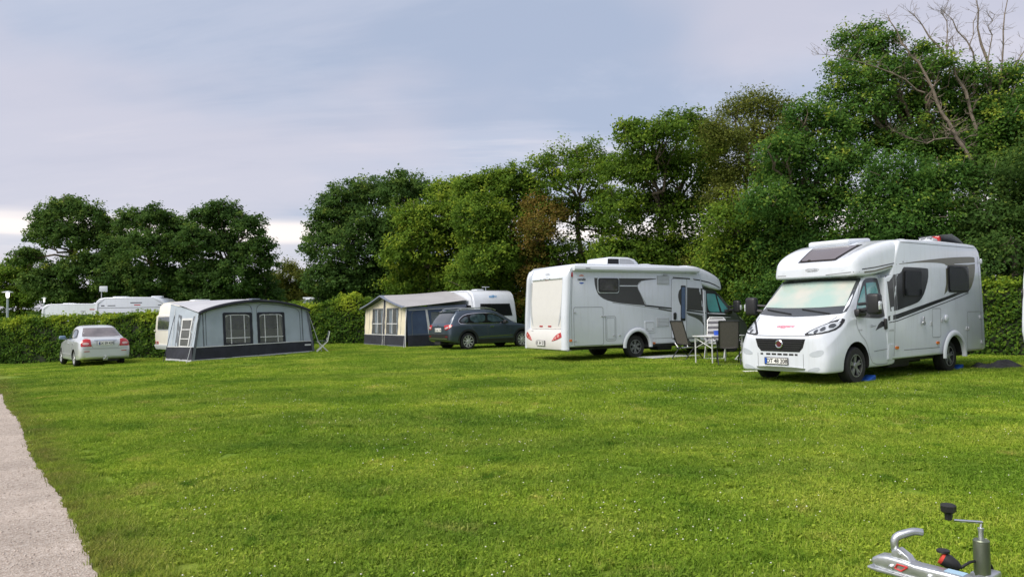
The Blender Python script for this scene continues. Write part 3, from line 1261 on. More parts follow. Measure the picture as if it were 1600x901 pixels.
def bough(mb, a, b2, r0, r1, r, wob=0.12, n=5, sides=7):
    a, b2 = Vector(a), Vector(b2)
    Lg = (b2 - a).length
    pts = []
    for i in range(n + 1):
        t = i / n
        q = a.lerp(b2, t)
        if 0 < i < n:
            q += Vector(r.normal(size=3)) * wob * Lg * 0.35
        q.z += math.sin(t * math.pi) * -0.04 * Lg
        pts.append(q)
    mb.tube(pts, [r0 + (r1 - r0) * (i / n) for i in range(n + 1)], n=sides)
    return pts


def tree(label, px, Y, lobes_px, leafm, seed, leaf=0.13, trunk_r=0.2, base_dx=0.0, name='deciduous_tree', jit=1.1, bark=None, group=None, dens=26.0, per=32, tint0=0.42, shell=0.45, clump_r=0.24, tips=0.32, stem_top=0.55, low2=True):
    r = np.random.default_rng(seed)
    lobes = []
    for (lx, ly, lr) in lobes_px:
        yy = Y + r.normal(0, jit * 0.6)
        p = at(lx, ly, yy)
        lobes.append((p.x, p.y, p.z, lr * Y / FPX * 1.22))
    lo_x, hi_x = min(q[0] - q[3] for q in lobes), max(q[0] + q[3] for q in lobes)
    nlow = max(2, int((hi_x - lo_x) / 1.3))
    for i in range(nlow):
        rad = 0.95 + 0.5 * r.random()
        lx = lo_x + rad * 0.8 + (hi_x - lo_x - 1.6 * rad) * (i + 0.5) / nlow
        lobes.append((lx, Y + 0.6 + r.normal(0, 0.4), 1.2 + 0.7 * r.random() + g(lx, Y), rad))
        if low2:
            lobes.append((lx + r.normal(0, 0.3), Y + 0.9 + r.normal(0, 0.4), 2.9 + 0.8 * r.random() + g(lx, Y), rad * 1.05))
    p = at(px, 480, Y)
    bx, by = p.x + base_dx, Y + 0.3
    bz = g(bx, by)
    t = thing(name, label, 'tree', (bx, by, bz), 0, group)
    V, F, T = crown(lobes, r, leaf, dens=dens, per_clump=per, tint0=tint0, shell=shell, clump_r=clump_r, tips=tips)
    V = V - np.array([bx, by, bz])
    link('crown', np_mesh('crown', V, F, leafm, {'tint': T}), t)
    mb = MB()
    zt = max(q[2] for q in lobes) - bz
    cx = sum(q[0] for q in lobes) / len(lobes) - bx
    cy = sum(q[1] for q in lobes) / len(lobes) - by
    top = Vector((cx * 0.8, cy * 0.8, zt * stem_top + 0.5))
    stem = bough(mb, (0, 0, -0.1), top, trunk_r, trunk_r * 0.45, r, wob=0.06, n=6, sides=9)
    for (x, y, z, rad) in lobes:
        q = Vector((x - bx, y - by, z - bz))
        cand = [s_ for s_ in stem if s_.z < q.z + 0.3] or [stem[1]]
        st_ = cand[-1]
        pts = bough(mb, st_, q, trunk_r * 0.36, 0.03, r, wob=0.16)
        for _ in range(5):
            dd = Vector(r.normal(size=3))
            dd.z = abs(dd.z)
            bough(mb, pts[3 + int(r.integers(0, 2))], q + dd.normalized() * rad * 0.92, 0.04, 0.008, r, wob=0.2, n=4, sides=5)
    mb.build('trunk', bark or BARK, t)
    return t


# the row behind the hedge, from the far end to the near end
RG = 'trees in the row behind the hedge'
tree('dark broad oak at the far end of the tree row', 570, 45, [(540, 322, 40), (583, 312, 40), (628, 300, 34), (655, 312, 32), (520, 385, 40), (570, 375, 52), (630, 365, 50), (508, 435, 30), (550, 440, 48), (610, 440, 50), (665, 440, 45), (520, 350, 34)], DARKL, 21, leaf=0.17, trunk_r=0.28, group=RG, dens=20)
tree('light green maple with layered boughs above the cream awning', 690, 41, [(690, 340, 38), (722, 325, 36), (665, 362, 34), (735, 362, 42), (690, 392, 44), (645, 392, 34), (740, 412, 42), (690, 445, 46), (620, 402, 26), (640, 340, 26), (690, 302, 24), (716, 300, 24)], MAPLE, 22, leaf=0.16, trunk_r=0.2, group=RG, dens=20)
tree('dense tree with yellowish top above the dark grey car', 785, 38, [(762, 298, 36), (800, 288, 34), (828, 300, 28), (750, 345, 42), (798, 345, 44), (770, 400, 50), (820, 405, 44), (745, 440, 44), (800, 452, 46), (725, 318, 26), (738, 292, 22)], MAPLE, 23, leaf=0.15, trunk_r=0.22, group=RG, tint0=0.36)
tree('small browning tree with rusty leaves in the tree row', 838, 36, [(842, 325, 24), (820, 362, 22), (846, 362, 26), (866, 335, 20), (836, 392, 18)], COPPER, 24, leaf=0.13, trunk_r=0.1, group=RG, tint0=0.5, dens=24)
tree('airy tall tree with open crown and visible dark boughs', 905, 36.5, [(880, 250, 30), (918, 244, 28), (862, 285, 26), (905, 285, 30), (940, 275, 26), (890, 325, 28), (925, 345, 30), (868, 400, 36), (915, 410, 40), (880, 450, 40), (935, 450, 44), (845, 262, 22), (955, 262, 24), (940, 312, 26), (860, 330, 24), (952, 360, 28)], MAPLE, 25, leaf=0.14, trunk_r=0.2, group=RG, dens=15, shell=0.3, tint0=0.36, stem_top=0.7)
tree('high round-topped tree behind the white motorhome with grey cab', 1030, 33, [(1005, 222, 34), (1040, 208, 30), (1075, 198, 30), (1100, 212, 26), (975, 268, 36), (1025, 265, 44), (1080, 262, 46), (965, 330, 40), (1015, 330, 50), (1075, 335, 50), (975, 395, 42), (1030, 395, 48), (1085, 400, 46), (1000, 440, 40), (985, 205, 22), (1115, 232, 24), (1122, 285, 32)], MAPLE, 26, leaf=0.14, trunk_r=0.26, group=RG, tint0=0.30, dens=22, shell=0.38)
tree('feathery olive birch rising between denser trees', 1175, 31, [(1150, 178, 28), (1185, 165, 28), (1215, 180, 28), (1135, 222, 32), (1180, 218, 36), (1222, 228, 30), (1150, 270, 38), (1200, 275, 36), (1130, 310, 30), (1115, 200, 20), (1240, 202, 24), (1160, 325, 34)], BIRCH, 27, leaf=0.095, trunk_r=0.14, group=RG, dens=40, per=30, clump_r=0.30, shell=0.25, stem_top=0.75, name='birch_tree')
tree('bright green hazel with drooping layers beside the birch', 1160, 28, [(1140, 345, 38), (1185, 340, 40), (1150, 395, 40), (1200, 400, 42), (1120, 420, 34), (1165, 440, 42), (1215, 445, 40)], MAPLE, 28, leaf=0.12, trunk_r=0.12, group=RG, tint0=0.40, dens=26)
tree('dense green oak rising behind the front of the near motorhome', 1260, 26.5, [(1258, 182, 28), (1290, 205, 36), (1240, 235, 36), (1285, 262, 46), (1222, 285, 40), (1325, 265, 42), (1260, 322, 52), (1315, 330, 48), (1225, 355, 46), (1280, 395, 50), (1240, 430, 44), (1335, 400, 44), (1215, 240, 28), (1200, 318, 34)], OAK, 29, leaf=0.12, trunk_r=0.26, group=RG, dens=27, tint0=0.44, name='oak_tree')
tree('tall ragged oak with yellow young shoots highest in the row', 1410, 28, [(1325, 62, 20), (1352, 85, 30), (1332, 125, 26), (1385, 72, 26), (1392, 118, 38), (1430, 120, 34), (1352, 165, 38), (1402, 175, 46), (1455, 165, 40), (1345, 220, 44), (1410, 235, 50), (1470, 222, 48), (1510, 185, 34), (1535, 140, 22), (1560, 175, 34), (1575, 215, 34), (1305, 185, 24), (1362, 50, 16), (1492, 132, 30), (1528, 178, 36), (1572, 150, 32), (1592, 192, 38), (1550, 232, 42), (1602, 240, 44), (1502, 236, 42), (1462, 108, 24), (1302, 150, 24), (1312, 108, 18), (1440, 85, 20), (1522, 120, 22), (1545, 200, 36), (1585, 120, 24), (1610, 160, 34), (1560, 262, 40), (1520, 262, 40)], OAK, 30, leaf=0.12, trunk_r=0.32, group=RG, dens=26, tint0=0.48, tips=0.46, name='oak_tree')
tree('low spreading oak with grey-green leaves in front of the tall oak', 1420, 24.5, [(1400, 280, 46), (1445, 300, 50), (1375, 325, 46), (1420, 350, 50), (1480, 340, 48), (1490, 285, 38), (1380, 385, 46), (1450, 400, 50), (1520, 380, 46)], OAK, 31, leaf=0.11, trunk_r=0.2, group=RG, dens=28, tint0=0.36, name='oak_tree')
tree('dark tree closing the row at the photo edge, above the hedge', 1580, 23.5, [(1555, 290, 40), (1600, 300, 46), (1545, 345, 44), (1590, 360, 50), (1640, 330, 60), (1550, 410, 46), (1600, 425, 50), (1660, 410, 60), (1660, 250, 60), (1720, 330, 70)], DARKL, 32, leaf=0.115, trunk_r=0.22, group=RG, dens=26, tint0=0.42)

# dead oak limbs standing out of the tall oak
dt = at(1500, 480, 26.2)
dead = thing('dead_tree', 'bare dead oak limbs with peeling bark sticking out above the leafy crown', 'tree', (dt.x, 26.2, g(dt.x, 26.2)))


rd = np.random.default_rng(77)


def limb(pts, r0, r1, Y, dy=0.0, ma=DEADWOOD):
    Y = Y + 0.8
    q = []
    for i, (a, b2) in enumerate(pts):
        p = at(a, b2, Y + dy * i / max(1, len(pts) - 1))
        q.append(p - dead.location)
    q = [Vector(v) for v in chaikin(np.array([tuple(v) for v in q]), False, 1)]
    n = len(q)
    mb = MB()
    sc_ = 0.66
    wob = rd.normal(size=(n, 3)) * 0.035
    q = [v + Vector(wob[i]) if 0 < i < n - 1 else v for i, v in enumerate(q)]
    mb.tube(q, [(r0 + (r1 - r0) * i / (n - 1)) * sc_ * (1 + 0.12 * math.sin(i * 2.3)) for i in range(n)], n=8)
    for i in range(2, n):
        if r0 < 0.2:
            for _ in range(4):
                dd = Vector(rd.normal(size=3))
                dd.z = abs(dd.z) * 0.8 + 0.3
                dd = dd.normalized() * (0.25 + 0.45 * rd.random())
                rr_ = max(0.007, (r0 + (r1 - r0) * i / (n - 1)) * 0.22)
                mid = q[i] + dd * 0.5 + Vector(rd.normal(size=3)) * 0.05
                mb.tube([q[i], mid, q[i] + dd], [rr_, rr_ * 0.7, 0.003], n=5)
                for _k in range(2):
                    d3 = (dd.normalized() + Vector(rd.normal(size=3)) * 0.6).normalized() * (0.12 + 0.2 * rd.random())
                    mb.tube([mid, mid + d3], [rr_ * 0.5, 0.003], n=4)
    mb.build('limb', ma, dead)


limb([(1530, 480), (1528, 380), (1524, 300), (1523, 262)], 0.26, 0.20, 26.2)
limb([(1523, 270), (1515, 240), (1500, 215), (1478, 200)], 0.15, 0.05, 26.0, -0.4)
limb([(1522, 268), (1526, 230), (1520, 190), (1512, 150), (1502, 135)], 0.14, 0.05, 26.0, 0.3)
limb([(1512, 155), (1490, 110), (1478, 90), (1445, 48), (1422, 20)], 0.085, 0.018, 26.0, 0.4)
limb([(1518, 250), (1502, 225), (1475, 182), (1462, 150), (1440, 105), (1418, 80), (1405, 60), (1388, 25)], 0.12, 0.02, 25.6, 0.5)
limb([(1445, 145), (1405, 120), (1360, 100), (1320, 92), (1280, 85)], 0.05, 0.01, 25.6, -0.4)
limb([(1478, 95), (1482, 60), (1476, 25), (1470, 18)], 0.045, 0.012, 26.2, 0.2)
limb([(1478, 90), (1484, 50), (1492, 80), (1486, 100)], 0.03, 0.012, 26.3, 0.2)
limb([(1565, 480), (1566, 380), (1568, 280), (1563, 215), (1550, 160), (1540, 100), (1532, 60), (1525, 0)], 0.24, 0.02, 26.6, 0.4)
limb([(1548, 150), (1530, 110), (1515, 75), (1490, 40), (1476, 20)], 0.07, 0.015, 26.6, 0.3)
limb([(1542, 110), (1552, 60), (1545, 45), (1550, 30)], 0.04, 0.012, 26.6, 0.1)
limb([(1515, 78), (1520, 45), (1530, 15)], 0.035, 0.012, 26.7, 0.1)
limb([(1562, 200), (1562, 140), (1565, 85), (1570, 35), (1574, -15)], 0.07, 0.02, 26.8, 0.3)
limb([(1565, 130), (1580, 110), (1598, 80), (1612, 55)], 0.06, 0.015, 26.8, 0.4)
limb([(1570, 240), (1590, 190), (1600, 160), (1612, 130)], 0.07, 0.02, 26.7, 0.2)
limb([(1566, 270), (1582, 235), (1588, 200), (1600, 175)], 0.08, 0.02, 26.4, 0.2)
limb([(1500, 218), (1470, 215), (1440, 222), (1395, 205)], 0.06, 0.015, 25.8, -0.6)

# the clump beyond the caravans on the other side
LG = 'trees in the clump beyond the far caravans'
tree('rounded tree first in the far clump, open low boughs', 110, 56, [(75, 345, 24), (108, 330, 26), (142, 338, 24), (62, 372, 18), (100, 372, 32), (145, 375, 30), (85, 425, 22), (125, 425, 30), (150, 415, 26), (60, 440, 24), (100, 455, 28), (172, 362, 24), (172, 402, 26), (42, 402, 18), (175, 440, 24), (112, 320, 15), (88, 328, 14)], DARKL, 41, leaf=0.2, trunk_r=0.3, group=LG, dens=16, tint0=0.5, shell=0.3)
tree('middle tree of the far clump with yellow-green top', 228, 55, [(205, 348, 24), (238, 342, 24), (268, 355, 22), (190, 385, 26), (230, 385, 32), (268, 392, 28), (200, 430, 30), (245, 435, 34), (220, 465, 28), (175, 440, 26), (290, 358, 22), (288, 398, 26), (285, 440, 26)], DARKL, 42, leaf=0.2, trunk_r=0.3, group=LG, dens=16, tint0=0.46, shell=0.3)
tree('broad dark tree last in the far clump beside the pale sky gap', 355, 54, [(322, 345, 24), (355, 340, 26), (388, 355, 24), (408, 382, 18), (308, 378, 26), (350, 382, 34), (392, 400, 28), (318, 425, 32), (365, 432, 34), (405, 440, 22), (300, 450, 28), (340, 462, 28), (340, 328, 15), (418, 410, 16)], DARKL, 43, leaf=0.2, trunk_r=0.32, group=LG, dens=17, tint0=0.36, shell=0.3)
tree('pale small tree at the photo edge behind the lamp', 25, 58, [(30, 415, 18), (50, 402, 14), (10, 432, 22), (45, 435, 20), (-15, 430, 24), (20, 465, 24), (60, 460, 20)], MAPLE, 44, leaf=0.19, trunk_r=0.15, group=LG, dens=16, tint0=0.30)
tree('low scrubby tree in the gap between the two tree groups', 455, 60, [(450, 422, 14), (475, 432, 16), (432, 440, 18), (460, 452, 20), (490, 450, 18), (440, 468, 20), (480, 472, 20)], BIRCH, 45, leaf=0.17, trunk_r=0.12, group=LG, dens=18, tint0=0.45, name='scrub_tree')


def hedge(label, line, h, thick, seed, leaf=0.075, per_m2=520, back=False, bumps=0.10, top_light=0.35, tint0=0.38, vary=None):
    """a clipped hedge along a ground line; its front looks to the left of the line's direction reversed, i.e. towards the camera"""
    r = np.random.default_rng(seed)
    P = [Vector((a, b2)) for a, b2 in line]
    base = Vector((P[0].x, P[0].y, g(P[0].x, P[0].y)))
    t = thing('hedge', label, 'hedge', base)
    Cs, Ns, Ts = [], [], []
    core = MB()
    for a, b2 in zip(P, P[1:]):
        d = (b2 - a)
        Lg = d.length
        d = d / Lg
        n = Vector((d.y, -d.x))
        if n.dot(-a) < 0:
            n = -n

        def hh(u):
            return h * (1 + 0.03 * np.sin(u * 1.3) + 0.025 * np.sin(u * 3.7 + 1) + 0.02 * np.sin(u * 9.1)) + (vary(u) if vary else 0)
        # front, top, back skin
        for face, area in (('f', Lg * h), ('t', Lg * thick), ('b', Lg * h * 0.25 if back else 0), ('e', 2 * thick * h)):
            k = int(area * per_m2 * (1.5 if face == 't' else 1))
            if not k:
                continue
            u = r.random(k) * Lg
            v = r.random(k)
            lump = bumps * (np.sin(u * 2.3 + v * 4) * np.sin(v * 5 + u * 0.7) + 0.6 * np.sin(u * 6.1 - v * 9) * np.sin(v * 11 + u * 2.2))
            dep = -np.abs(r.normal(0, 0.07, k))
            if face == 'f':
                o2 = lump + dep
                z = v ** 0.9 * hh(u)
                q = np.array(a)[None] + u[:, None] * np.array(d)[None] + o2[:, None] * np.array(n)[None]
                nr = np.array([n.x, n.y, 0.35])
            elif face == 't':
                o2 = -v * thick
                z = hh(u) + lump * 0.8 + dep * 0.6 + (r.random(k) ** 6) * 0.22
                q = np.array(a)[None] + u[:, None] * np.array(d)[None] + o2[:, None] * np.array(n)[None]
                nr = np.array([n.x * 0.2, n.y * 0.2, 1])
            elif face == 'b':
                o2 = -thick - lump - dep
                z = v * hh(u)
                q = np.array(a)[None] + u[:, None] * np.array(d)[None] + o2[:, None] * np.array(n)[None]
                nr = np.array([-n.x, -n.y, 0.35])
            else:
                side = (r.random(k) < 0.5)
                u = np.where(side, 0 + dep * -1, Lg + dep)
                q = np.array(a)[None] + u[:, None] * np.array(d)[None] + (-r.random(k) * thick)[:, None] * np.array(n)[None]
                z = v * h
                nr = np.array([0, 0, 0.6])
            zg = gz(q[:, 0], q[:, 1])
            Cs.append(np.column_stack([q, z + zg]))
            Ns.append(nr[None] + r.normal(size=(k, 3)) * 0.6)
            fr = z / h
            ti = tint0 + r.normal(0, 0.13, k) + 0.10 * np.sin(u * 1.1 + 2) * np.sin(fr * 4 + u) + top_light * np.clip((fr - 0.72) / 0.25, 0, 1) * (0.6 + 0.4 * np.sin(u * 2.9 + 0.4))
            Ts.append(ti)
        # woody core
        nn = max(2, int(Lg / 0.8))
        rows = []
        for i in range(nn + 1):
            c2 = a + d * (Lg * i / nn)
            row = []
            for (o2, zf) in ((-0.14, 0.0), (-0.14, 0.92), (-thick + 0.12, 0.92), (-thick + 0.12, 0.0)):
                p2 = c2 + n * o2
                hz = float(hh(np.array([Lg * i / nn]))[0])
                row.append((p2.x - base.x, p2.y - base.y, g(p2.x, p2.y) + zf * hz - base.z - (0.03 if zf == 0 else 0)))
            rows.append(row)
        core.grid(rows)
    C, Nn, T = np.concatenate(Cs), np.concatenate(Ns), np.concatenate(Ts)
    V = leaf_quads(C, Nn, leaf * (0.7 + 0.6 * r.random(len(C))), r, 0.66) - np.array(base)
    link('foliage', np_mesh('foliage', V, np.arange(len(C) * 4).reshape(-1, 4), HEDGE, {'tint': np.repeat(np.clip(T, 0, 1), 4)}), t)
    core.build('twigs', HCORE, t, smooth=0)
    return t


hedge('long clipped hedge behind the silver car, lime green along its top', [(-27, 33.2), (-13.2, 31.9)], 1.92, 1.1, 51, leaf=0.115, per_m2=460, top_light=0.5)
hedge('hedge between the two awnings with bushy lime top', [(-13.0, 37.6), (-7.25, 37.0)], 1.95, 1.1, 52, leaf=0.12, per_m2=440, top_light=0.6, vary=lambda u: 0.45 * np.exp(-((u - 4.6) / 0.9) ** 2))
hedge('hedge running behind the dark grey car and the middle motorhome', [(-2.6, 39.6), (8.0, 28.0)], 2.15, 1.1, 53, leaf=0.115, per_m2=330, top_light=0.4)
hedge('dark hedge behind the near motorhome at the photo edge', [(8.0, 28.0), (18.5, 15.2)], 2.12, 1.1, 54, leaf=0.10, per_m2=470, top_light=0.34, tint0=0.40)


# ------------------------------------------------------------------ wheels
def wheel_meshes(key, Rt, Rr, w, spokes, rim_m, dark=BLACK, twin=True):
    """outer face looks along +y; returns tyre mesh, rim mesh"""
    ty = MB()
    ty.lathe([(Rr, -w / 2), (Rt - 0.035, -w / 2), (Rt - 0.008, -w / 2 + 0.03), (Rt, -w / 2 + 0.06), (Rt, w / 2 - 0.06), (Rt - 0.008, w / 2 - 0.03), (Rt - 0.035, w / 2), (Rr + 0.012, w / 2 + 0.002), (Rr, w / 2 - 0.012)], n=36, cap=(True, False))
    tm = ty.mesh(key + '_tyre', [RUBBER], 30)
    rm = MB()
    y0 = w / 2 - 0.012
    rm.lathe([(Rr + 0.002, y0 + 0.006), (Rr - 0.016, y0 + 0.006), (Rr - 0.02, y0 - 0.02), (Rr - 0.03, y0 - 0.06), (0.05, y0 - 0.075)], n=36, mi=1, cap=(False, True))
    rm.lathe([(Rr + 0.003, y0 - 0.004), (Rr + 0.003, y0 + 0.008), (Rr - 0.014, y0 + 0.008), (Rr - 0.014, y0 - 0.004)], n=36, mi=0, cap=(False, False))
    rm.lathe([(0.062, y0 - 0.06), (0.062, y0 - 0.012), (0.05, y0 + 0.0), (0.03, y0 + 0.002)], n=18, mi=0)
    for k in range(spokes):
        t = 2 * math.pi * k / spokes + math.pi / 2
        for dt_ in ((-0.16, 0.16) if twin else (0.0,)):
            c, s_ = math.cos(t + dt_), math.sin(t + dt_)
            ci, si = math.cos(t + dt_ * 0.45), math.sin(t + dt_ * 0.45)
            a = Vector((ci * 0.05, y0 - 0.012, si * 0.05))
            b2 = Vector((c * (Rr - 0.012), y0 - 0.004, s_ * (Rr - 0.012)))
            d = (b2 - a).normalized()
            sd_ = d.cross(Vector((0, 1, 0))).normalized()
            wa, wb = (0.018, 0.014) if twin else (0.026, 0.022)
            vv = []
            for p, ww in ((a, wa), (b2, wb)):
                vv += [p + sd_ * ww, p - sd_ * ww, p - sd_ * ww - Vector((0, 0.03, 0)), p + sd_ * ww - Vector((0, 0.03, 0))]
            rm.add(vv, [(0, 1, 5, 4), (1, 2, 6, 5), (2, 3, 7, 6), (3, 0, 4, 7), (0, 3, 2, 1), (4, 5, 6, 7)], 0)
    r2 = rm.mesh(key + '_rim', [rim_m, dark], 30)
    return tm, r2


def add_wheel(parent, meshes, x, y, z, steer=0.0):
    w = bpy.data.objects.new('wheel', None)
    w.empty_display_size = 0.1
    col.objects.link(w)
    w.parent = parent
    w.location = (x, y, z)
    w.rotation_euler = (0, 0, (0 if y > 0 else math.pi) + steer)
    link('tyre', meshes[0], w)
    link('rim', meshes[1], w)
    return w


RECESS_SHADE = mat('white_plastic_recess_shade', (0.47, 0.51, 0.56), 0.5)  # shade of the bumper hollows put into the colour of raised pieces
RIMD = mat('machined_alloy', (0.30, 0.31, 0.33), 0.3, metal=0.5, var=0.05)
RIMS = mat('silver_alloy', (0.66, 0.67, 0.68), 0.3, metal=0.4, var=0.04)
W_VAN = wheel_meshes('van', 0.36, 0.215, 0.225, 5, RIMD)
W_VAN2 = wheel_meshes('van_b', 0.36, 0.21, 0.225, 6, RIMD)
W_SUV = wheel_meshes('suv', 0.345, 0.235, 0.22, 9, RIMS, twin=False)
W_CAR = wheel_meshes('car', 0.305, 0.20, 0.19, 7, RIMS, dark=LGREY, twin=False)
W_CARAV = wheel_meshes('carav', 0.31, 0.18, 0.18, 8, LGREY, twin=False)


# ------------------------------------------------------------------ motorhome: cab, living body, overcab
def cab_half(zb, ws, zbelt, wbelt, wtop, ztop, crown=0.02):
    zbelt = min(zbelt, ztop - 0.10)
    zs = zb + (zbelt - zb) * 0.5
    return [(0, zb), (ws * 0.8, zb), (ws - 0.03, zb), (ws, zb + 0.07), (ws + 0.012, zs), (wbelt + 0.005, zbelt - 0.05), (wbelt, zbelt),
            (wtop + (wbelt - wtop) * 0.25, zbelt + (ztop - zbelt) * 0.72), (wtop, ztop - 0.035), (wtop - 0.06, ztop), (wtop * 0.55, ztop + crown), (0, ztop + crown * 1.3)]


def make_cab():
    S = [
        (0.955, cab_half(0.36, 0.50, 0.60, 0.48, 0.42, 0.80, 0.0)),
        (0.955, cab_half(0.30, 0.66, 0.64, 0.62, 0.56, 0.86, 0.0)),
        (0.945, cab_half(0.26, 0.82, 0.66, 0.78, 0.70, 0.92, 0.005)),
        (0.90, cab_half(0.24, 0.92, 0.72, 0.90, 0.80, 0.98, 0.01)),
        (0.80, cab_half(0.24, 0.975, 0.80, 0.955, 0.86, 1.05, 0.015)),
        (0.62, cab_half(0.24, 1.005, 0.92, 0.985, 0.89, 1.15, 0.02)),
        (0.40, cab_half(0.25, 1.02, 1.08, 1.00, 0.93, 1.275, 0.025)),
        (0.30, cab_half(0.26, 1.025, 1.16, 1.01, 0.945, 1.34, 0.03)),
        (0.26, cab_half(0.26, 1.025, 1.20, 1.01, 0.945, 1.37, 0.03)),
        (0.10, cab_half(0.27, 1.03, 1.26, 1.015, 0.945, 1.50, 0.035)),
        (-0.22, cab_half(0.28, 1.03, 1.29, 1.015, 0.925, 1.79, 0.035)),
        (-0.50, cab_half(0.28, 1.03, 1.30, 1.015, 0.905, 2.03, 0.03)),
        (-0.62, cab_half(0.28, 1.03, 1.30, 1.015, 0.90, 2.11, 0.02)),
        (-0.85, cab_half(0.28, 1.03, 1.30, 1.015, 0.895, 2.15, 0.01)),
        (-1.20, cab_half(0.28, 1.03, 1.30, 1.015, 0.895, 2.16, 0.01)),
        (-1.50, cab_half(0.30, 1.02, 1.30, 1.005, 0.84, 2.16, 0.01)),
        (-1.55, cab_half(0.35, 0.95, 1.25, 0.94, 0.80, 2.10, 0.01)),
    ]
    return loft(S, 2, 2)


def pod_half(zb, zt, w, r=0.16, sh=0.0):
    return [(0, zb), (w * 0.6, zb), (w - 0.05, zb), (w - 0.01, zb + 0.015), (w, zb + 0.08), (w - 0.012, zb + (zt - zb) * 0.55), (w - 0.03, zt - r * 0.7 + sh * 0.8), (w - r * 0.62, zt - r * 0.12 + sh), (w - r * 1.5, zt + sh * 0.9), (w * 0.52, zt + 0.01), (0, zt + 0.015)]


def make_pod():
    S = [
        (-0.24, pod_half(2.14, 2.24, 0.64, 0.05)),
        (-0.24, pod_half(2.12, 2.28, 0.74, 0.06)),
        (-0.26, pod_half(2.10, 2.33, 0.85, 0.08, 0.01)),
        (-0.33, pod_half(2.09, 2.37, 0.92, 0.11, 0.07)),
        (-0.48, pod_half(2.08, 2.44, 0.96, 0.14, 0.12)),
        (-0.75, pod_half(2.11, 2.56, 1.01, 0.16, 0.11)),
        (-1.05, pod_half(2.17, 2.69, 1.06, 0.17, 0.07)),
        (-1.35, pod_half(2.25, 2.80, 1.10, 0.17, 0.03)),
        (-1.60, pod_half(2.31, 2.86, 1.135, 0.15)),
        (-1.85, pod_half(2.33, 2.872, 1.145, 0.14)),
        (-1.90, pod_half(2.33, 2.872, 1.145, 0.14)),
    ]
    return loft(S, 2, 2)


def motorhome(label, loc, heading, xr, xe, wheels, cab_mat, top=2.86):
    t = thing('motorhome', label, 'motorhome', loc, math.atan2(heading[1], heading[0]))
    V = {'t': t, 'xr': xr, 'xe': xe}
    cabm = make_cab().mesh('cab_body', [cab_mat], 0)
    cabm = cut_arches(cabm, [(0, 0.36, 0.455, 0.62, 1.4), (0, 0.36, 0.455, -1.4, -0.62)], ARCH)
    link('cab_body', cabm, t)
    V['cab'] = me_bvh(cabm)
    podmb = make_pod()
    podmb.build('overcab_pod', WHITE, t)
    V['pod'] = podmb.bvh()
    side = [(-1.12, 0.40), (xe + 0.10, 0.43), (xe + 0.03, 0.47), (xe + 0.0, 0.55), (xe + 0.02, 1.3), (xe + 0.10, 2.45), (xe + 0.13, 2.62), (xe + 0.19, 2.74), (xe + 0.29, 2.82), (xe + 0.42, top), (xe + 0.7, top + 0.01), (-3.4, top + 0.02), (-1.9, top - 0.01), (-1.55, top - 0.05), (-1.40, 2.45), (-1.30, 2.12), (-1.12, 2.06)]

    def warp(x, y, z):
        if x > -1.55:
            k = (x + 1.55) / 0.43
            y = y * (1 - 0.095 * min(1, k))
        return (x, y, z)
    lb = MB()
    lb.prism(side, -1.15, 1.15, r=0.045, warp=warp)
    lbm = lb.mesh('living_body', [WHITE], 0)
    lbm = cut_arches(lbm, [(xr, 0.36, 0.47, 0.70, 1.5), (xr, 0.36, 0.47, -1.5, -0.70)], ARCH)
    link('living_body', lbm, t)
    V['body'] = me_bvh(lbm)
    V['all'] = [V['cab'], V['body'], V['pod']]
    # chassis under the floor
    ch = MB()
    ch.box(((xe - 1.0) / 2, 0, 0.37), (abs(xe) - 1.2, 1.7, 0.10))
    ch.tube([(xr, -0.9, 0.36), (xr, 0.9, 0.36)], 0.05, 8)
    ch.tube([(0, -0.9, 0.36), (0, 0.9, 0.36)], 0.05, 8)
    ch.rbox((-2.2, 0.5, 0.30), (0.9, 0.5, 0.22), 0.05)
    ch.rbox((-2.6, -0.45, 0.29), (0.6, 0.45, 0.22), 0.05)
    ch.tube([(-1.2, 0.35, 0.27), (-3.2, 0.35, 0.25), (-3.6, 0.5, 0.27)], 0.035, 8)
    ch.build('chassis', UNDER, t)
    for (x, y) in ((0, 0.905), (0, -0.905), (xr, 0.92), (xr, -0.92)):
        add_wheel(t, wheels, x, y, 0.355)
    # flared rear arch trims
    for sgn, ax in ((1, 'L'), (-1, 'R')):
        ring = MB()
        rows = []
        for k in range(25):
            a = R(-6 + 192 * k / 24)
            c_, s_ = math.cos(a), math.sin(a)
            row = []
            for (rr, yy) in ((0.455, 1.10), (0.462, 1.175), (0.50, 1.185), (0.55, 1.172), (0.575, 1.148)):
                row.append((xr + rr * c_, sgn * yy, max(0.36 + rr * s_, 0.335)))
            rows.append(row)
        ring.grid(rows)
        ring.build('arch_trim', WHITE2, t)
    return V


def skirt(V, z=0.52):
    for ax in 'LR':
        seam('skirt_seam', [(-1.75, z + 0.06), (V['xr'] + 0.62, z + 0.06)], ax, V['body'], SEAML, V['t'], w=0.014, closed=False)


def glass_window(V, name, x0, z0, x1, z1, ax, r=0.07, frame=BLACK, pane=DGLASS, depth=0.035):
    """hung caravan window: frame on the wall, pane standing proud"""
    f = patch(name, rrect(x0, z0, x1, z1, r), ax, V['body'], frame, V['t'], off=0.014)
    m_ = 0.035
    p = patch('pane', rrect(x0 + m_ * (1 if x1 > x0 else -1), z0 + m_, x1 - m_ * (1 if x1 > x0 else -1), z1 - m_, r * 0.7), ax, V['body'], pane, f, off=depth)
    return f


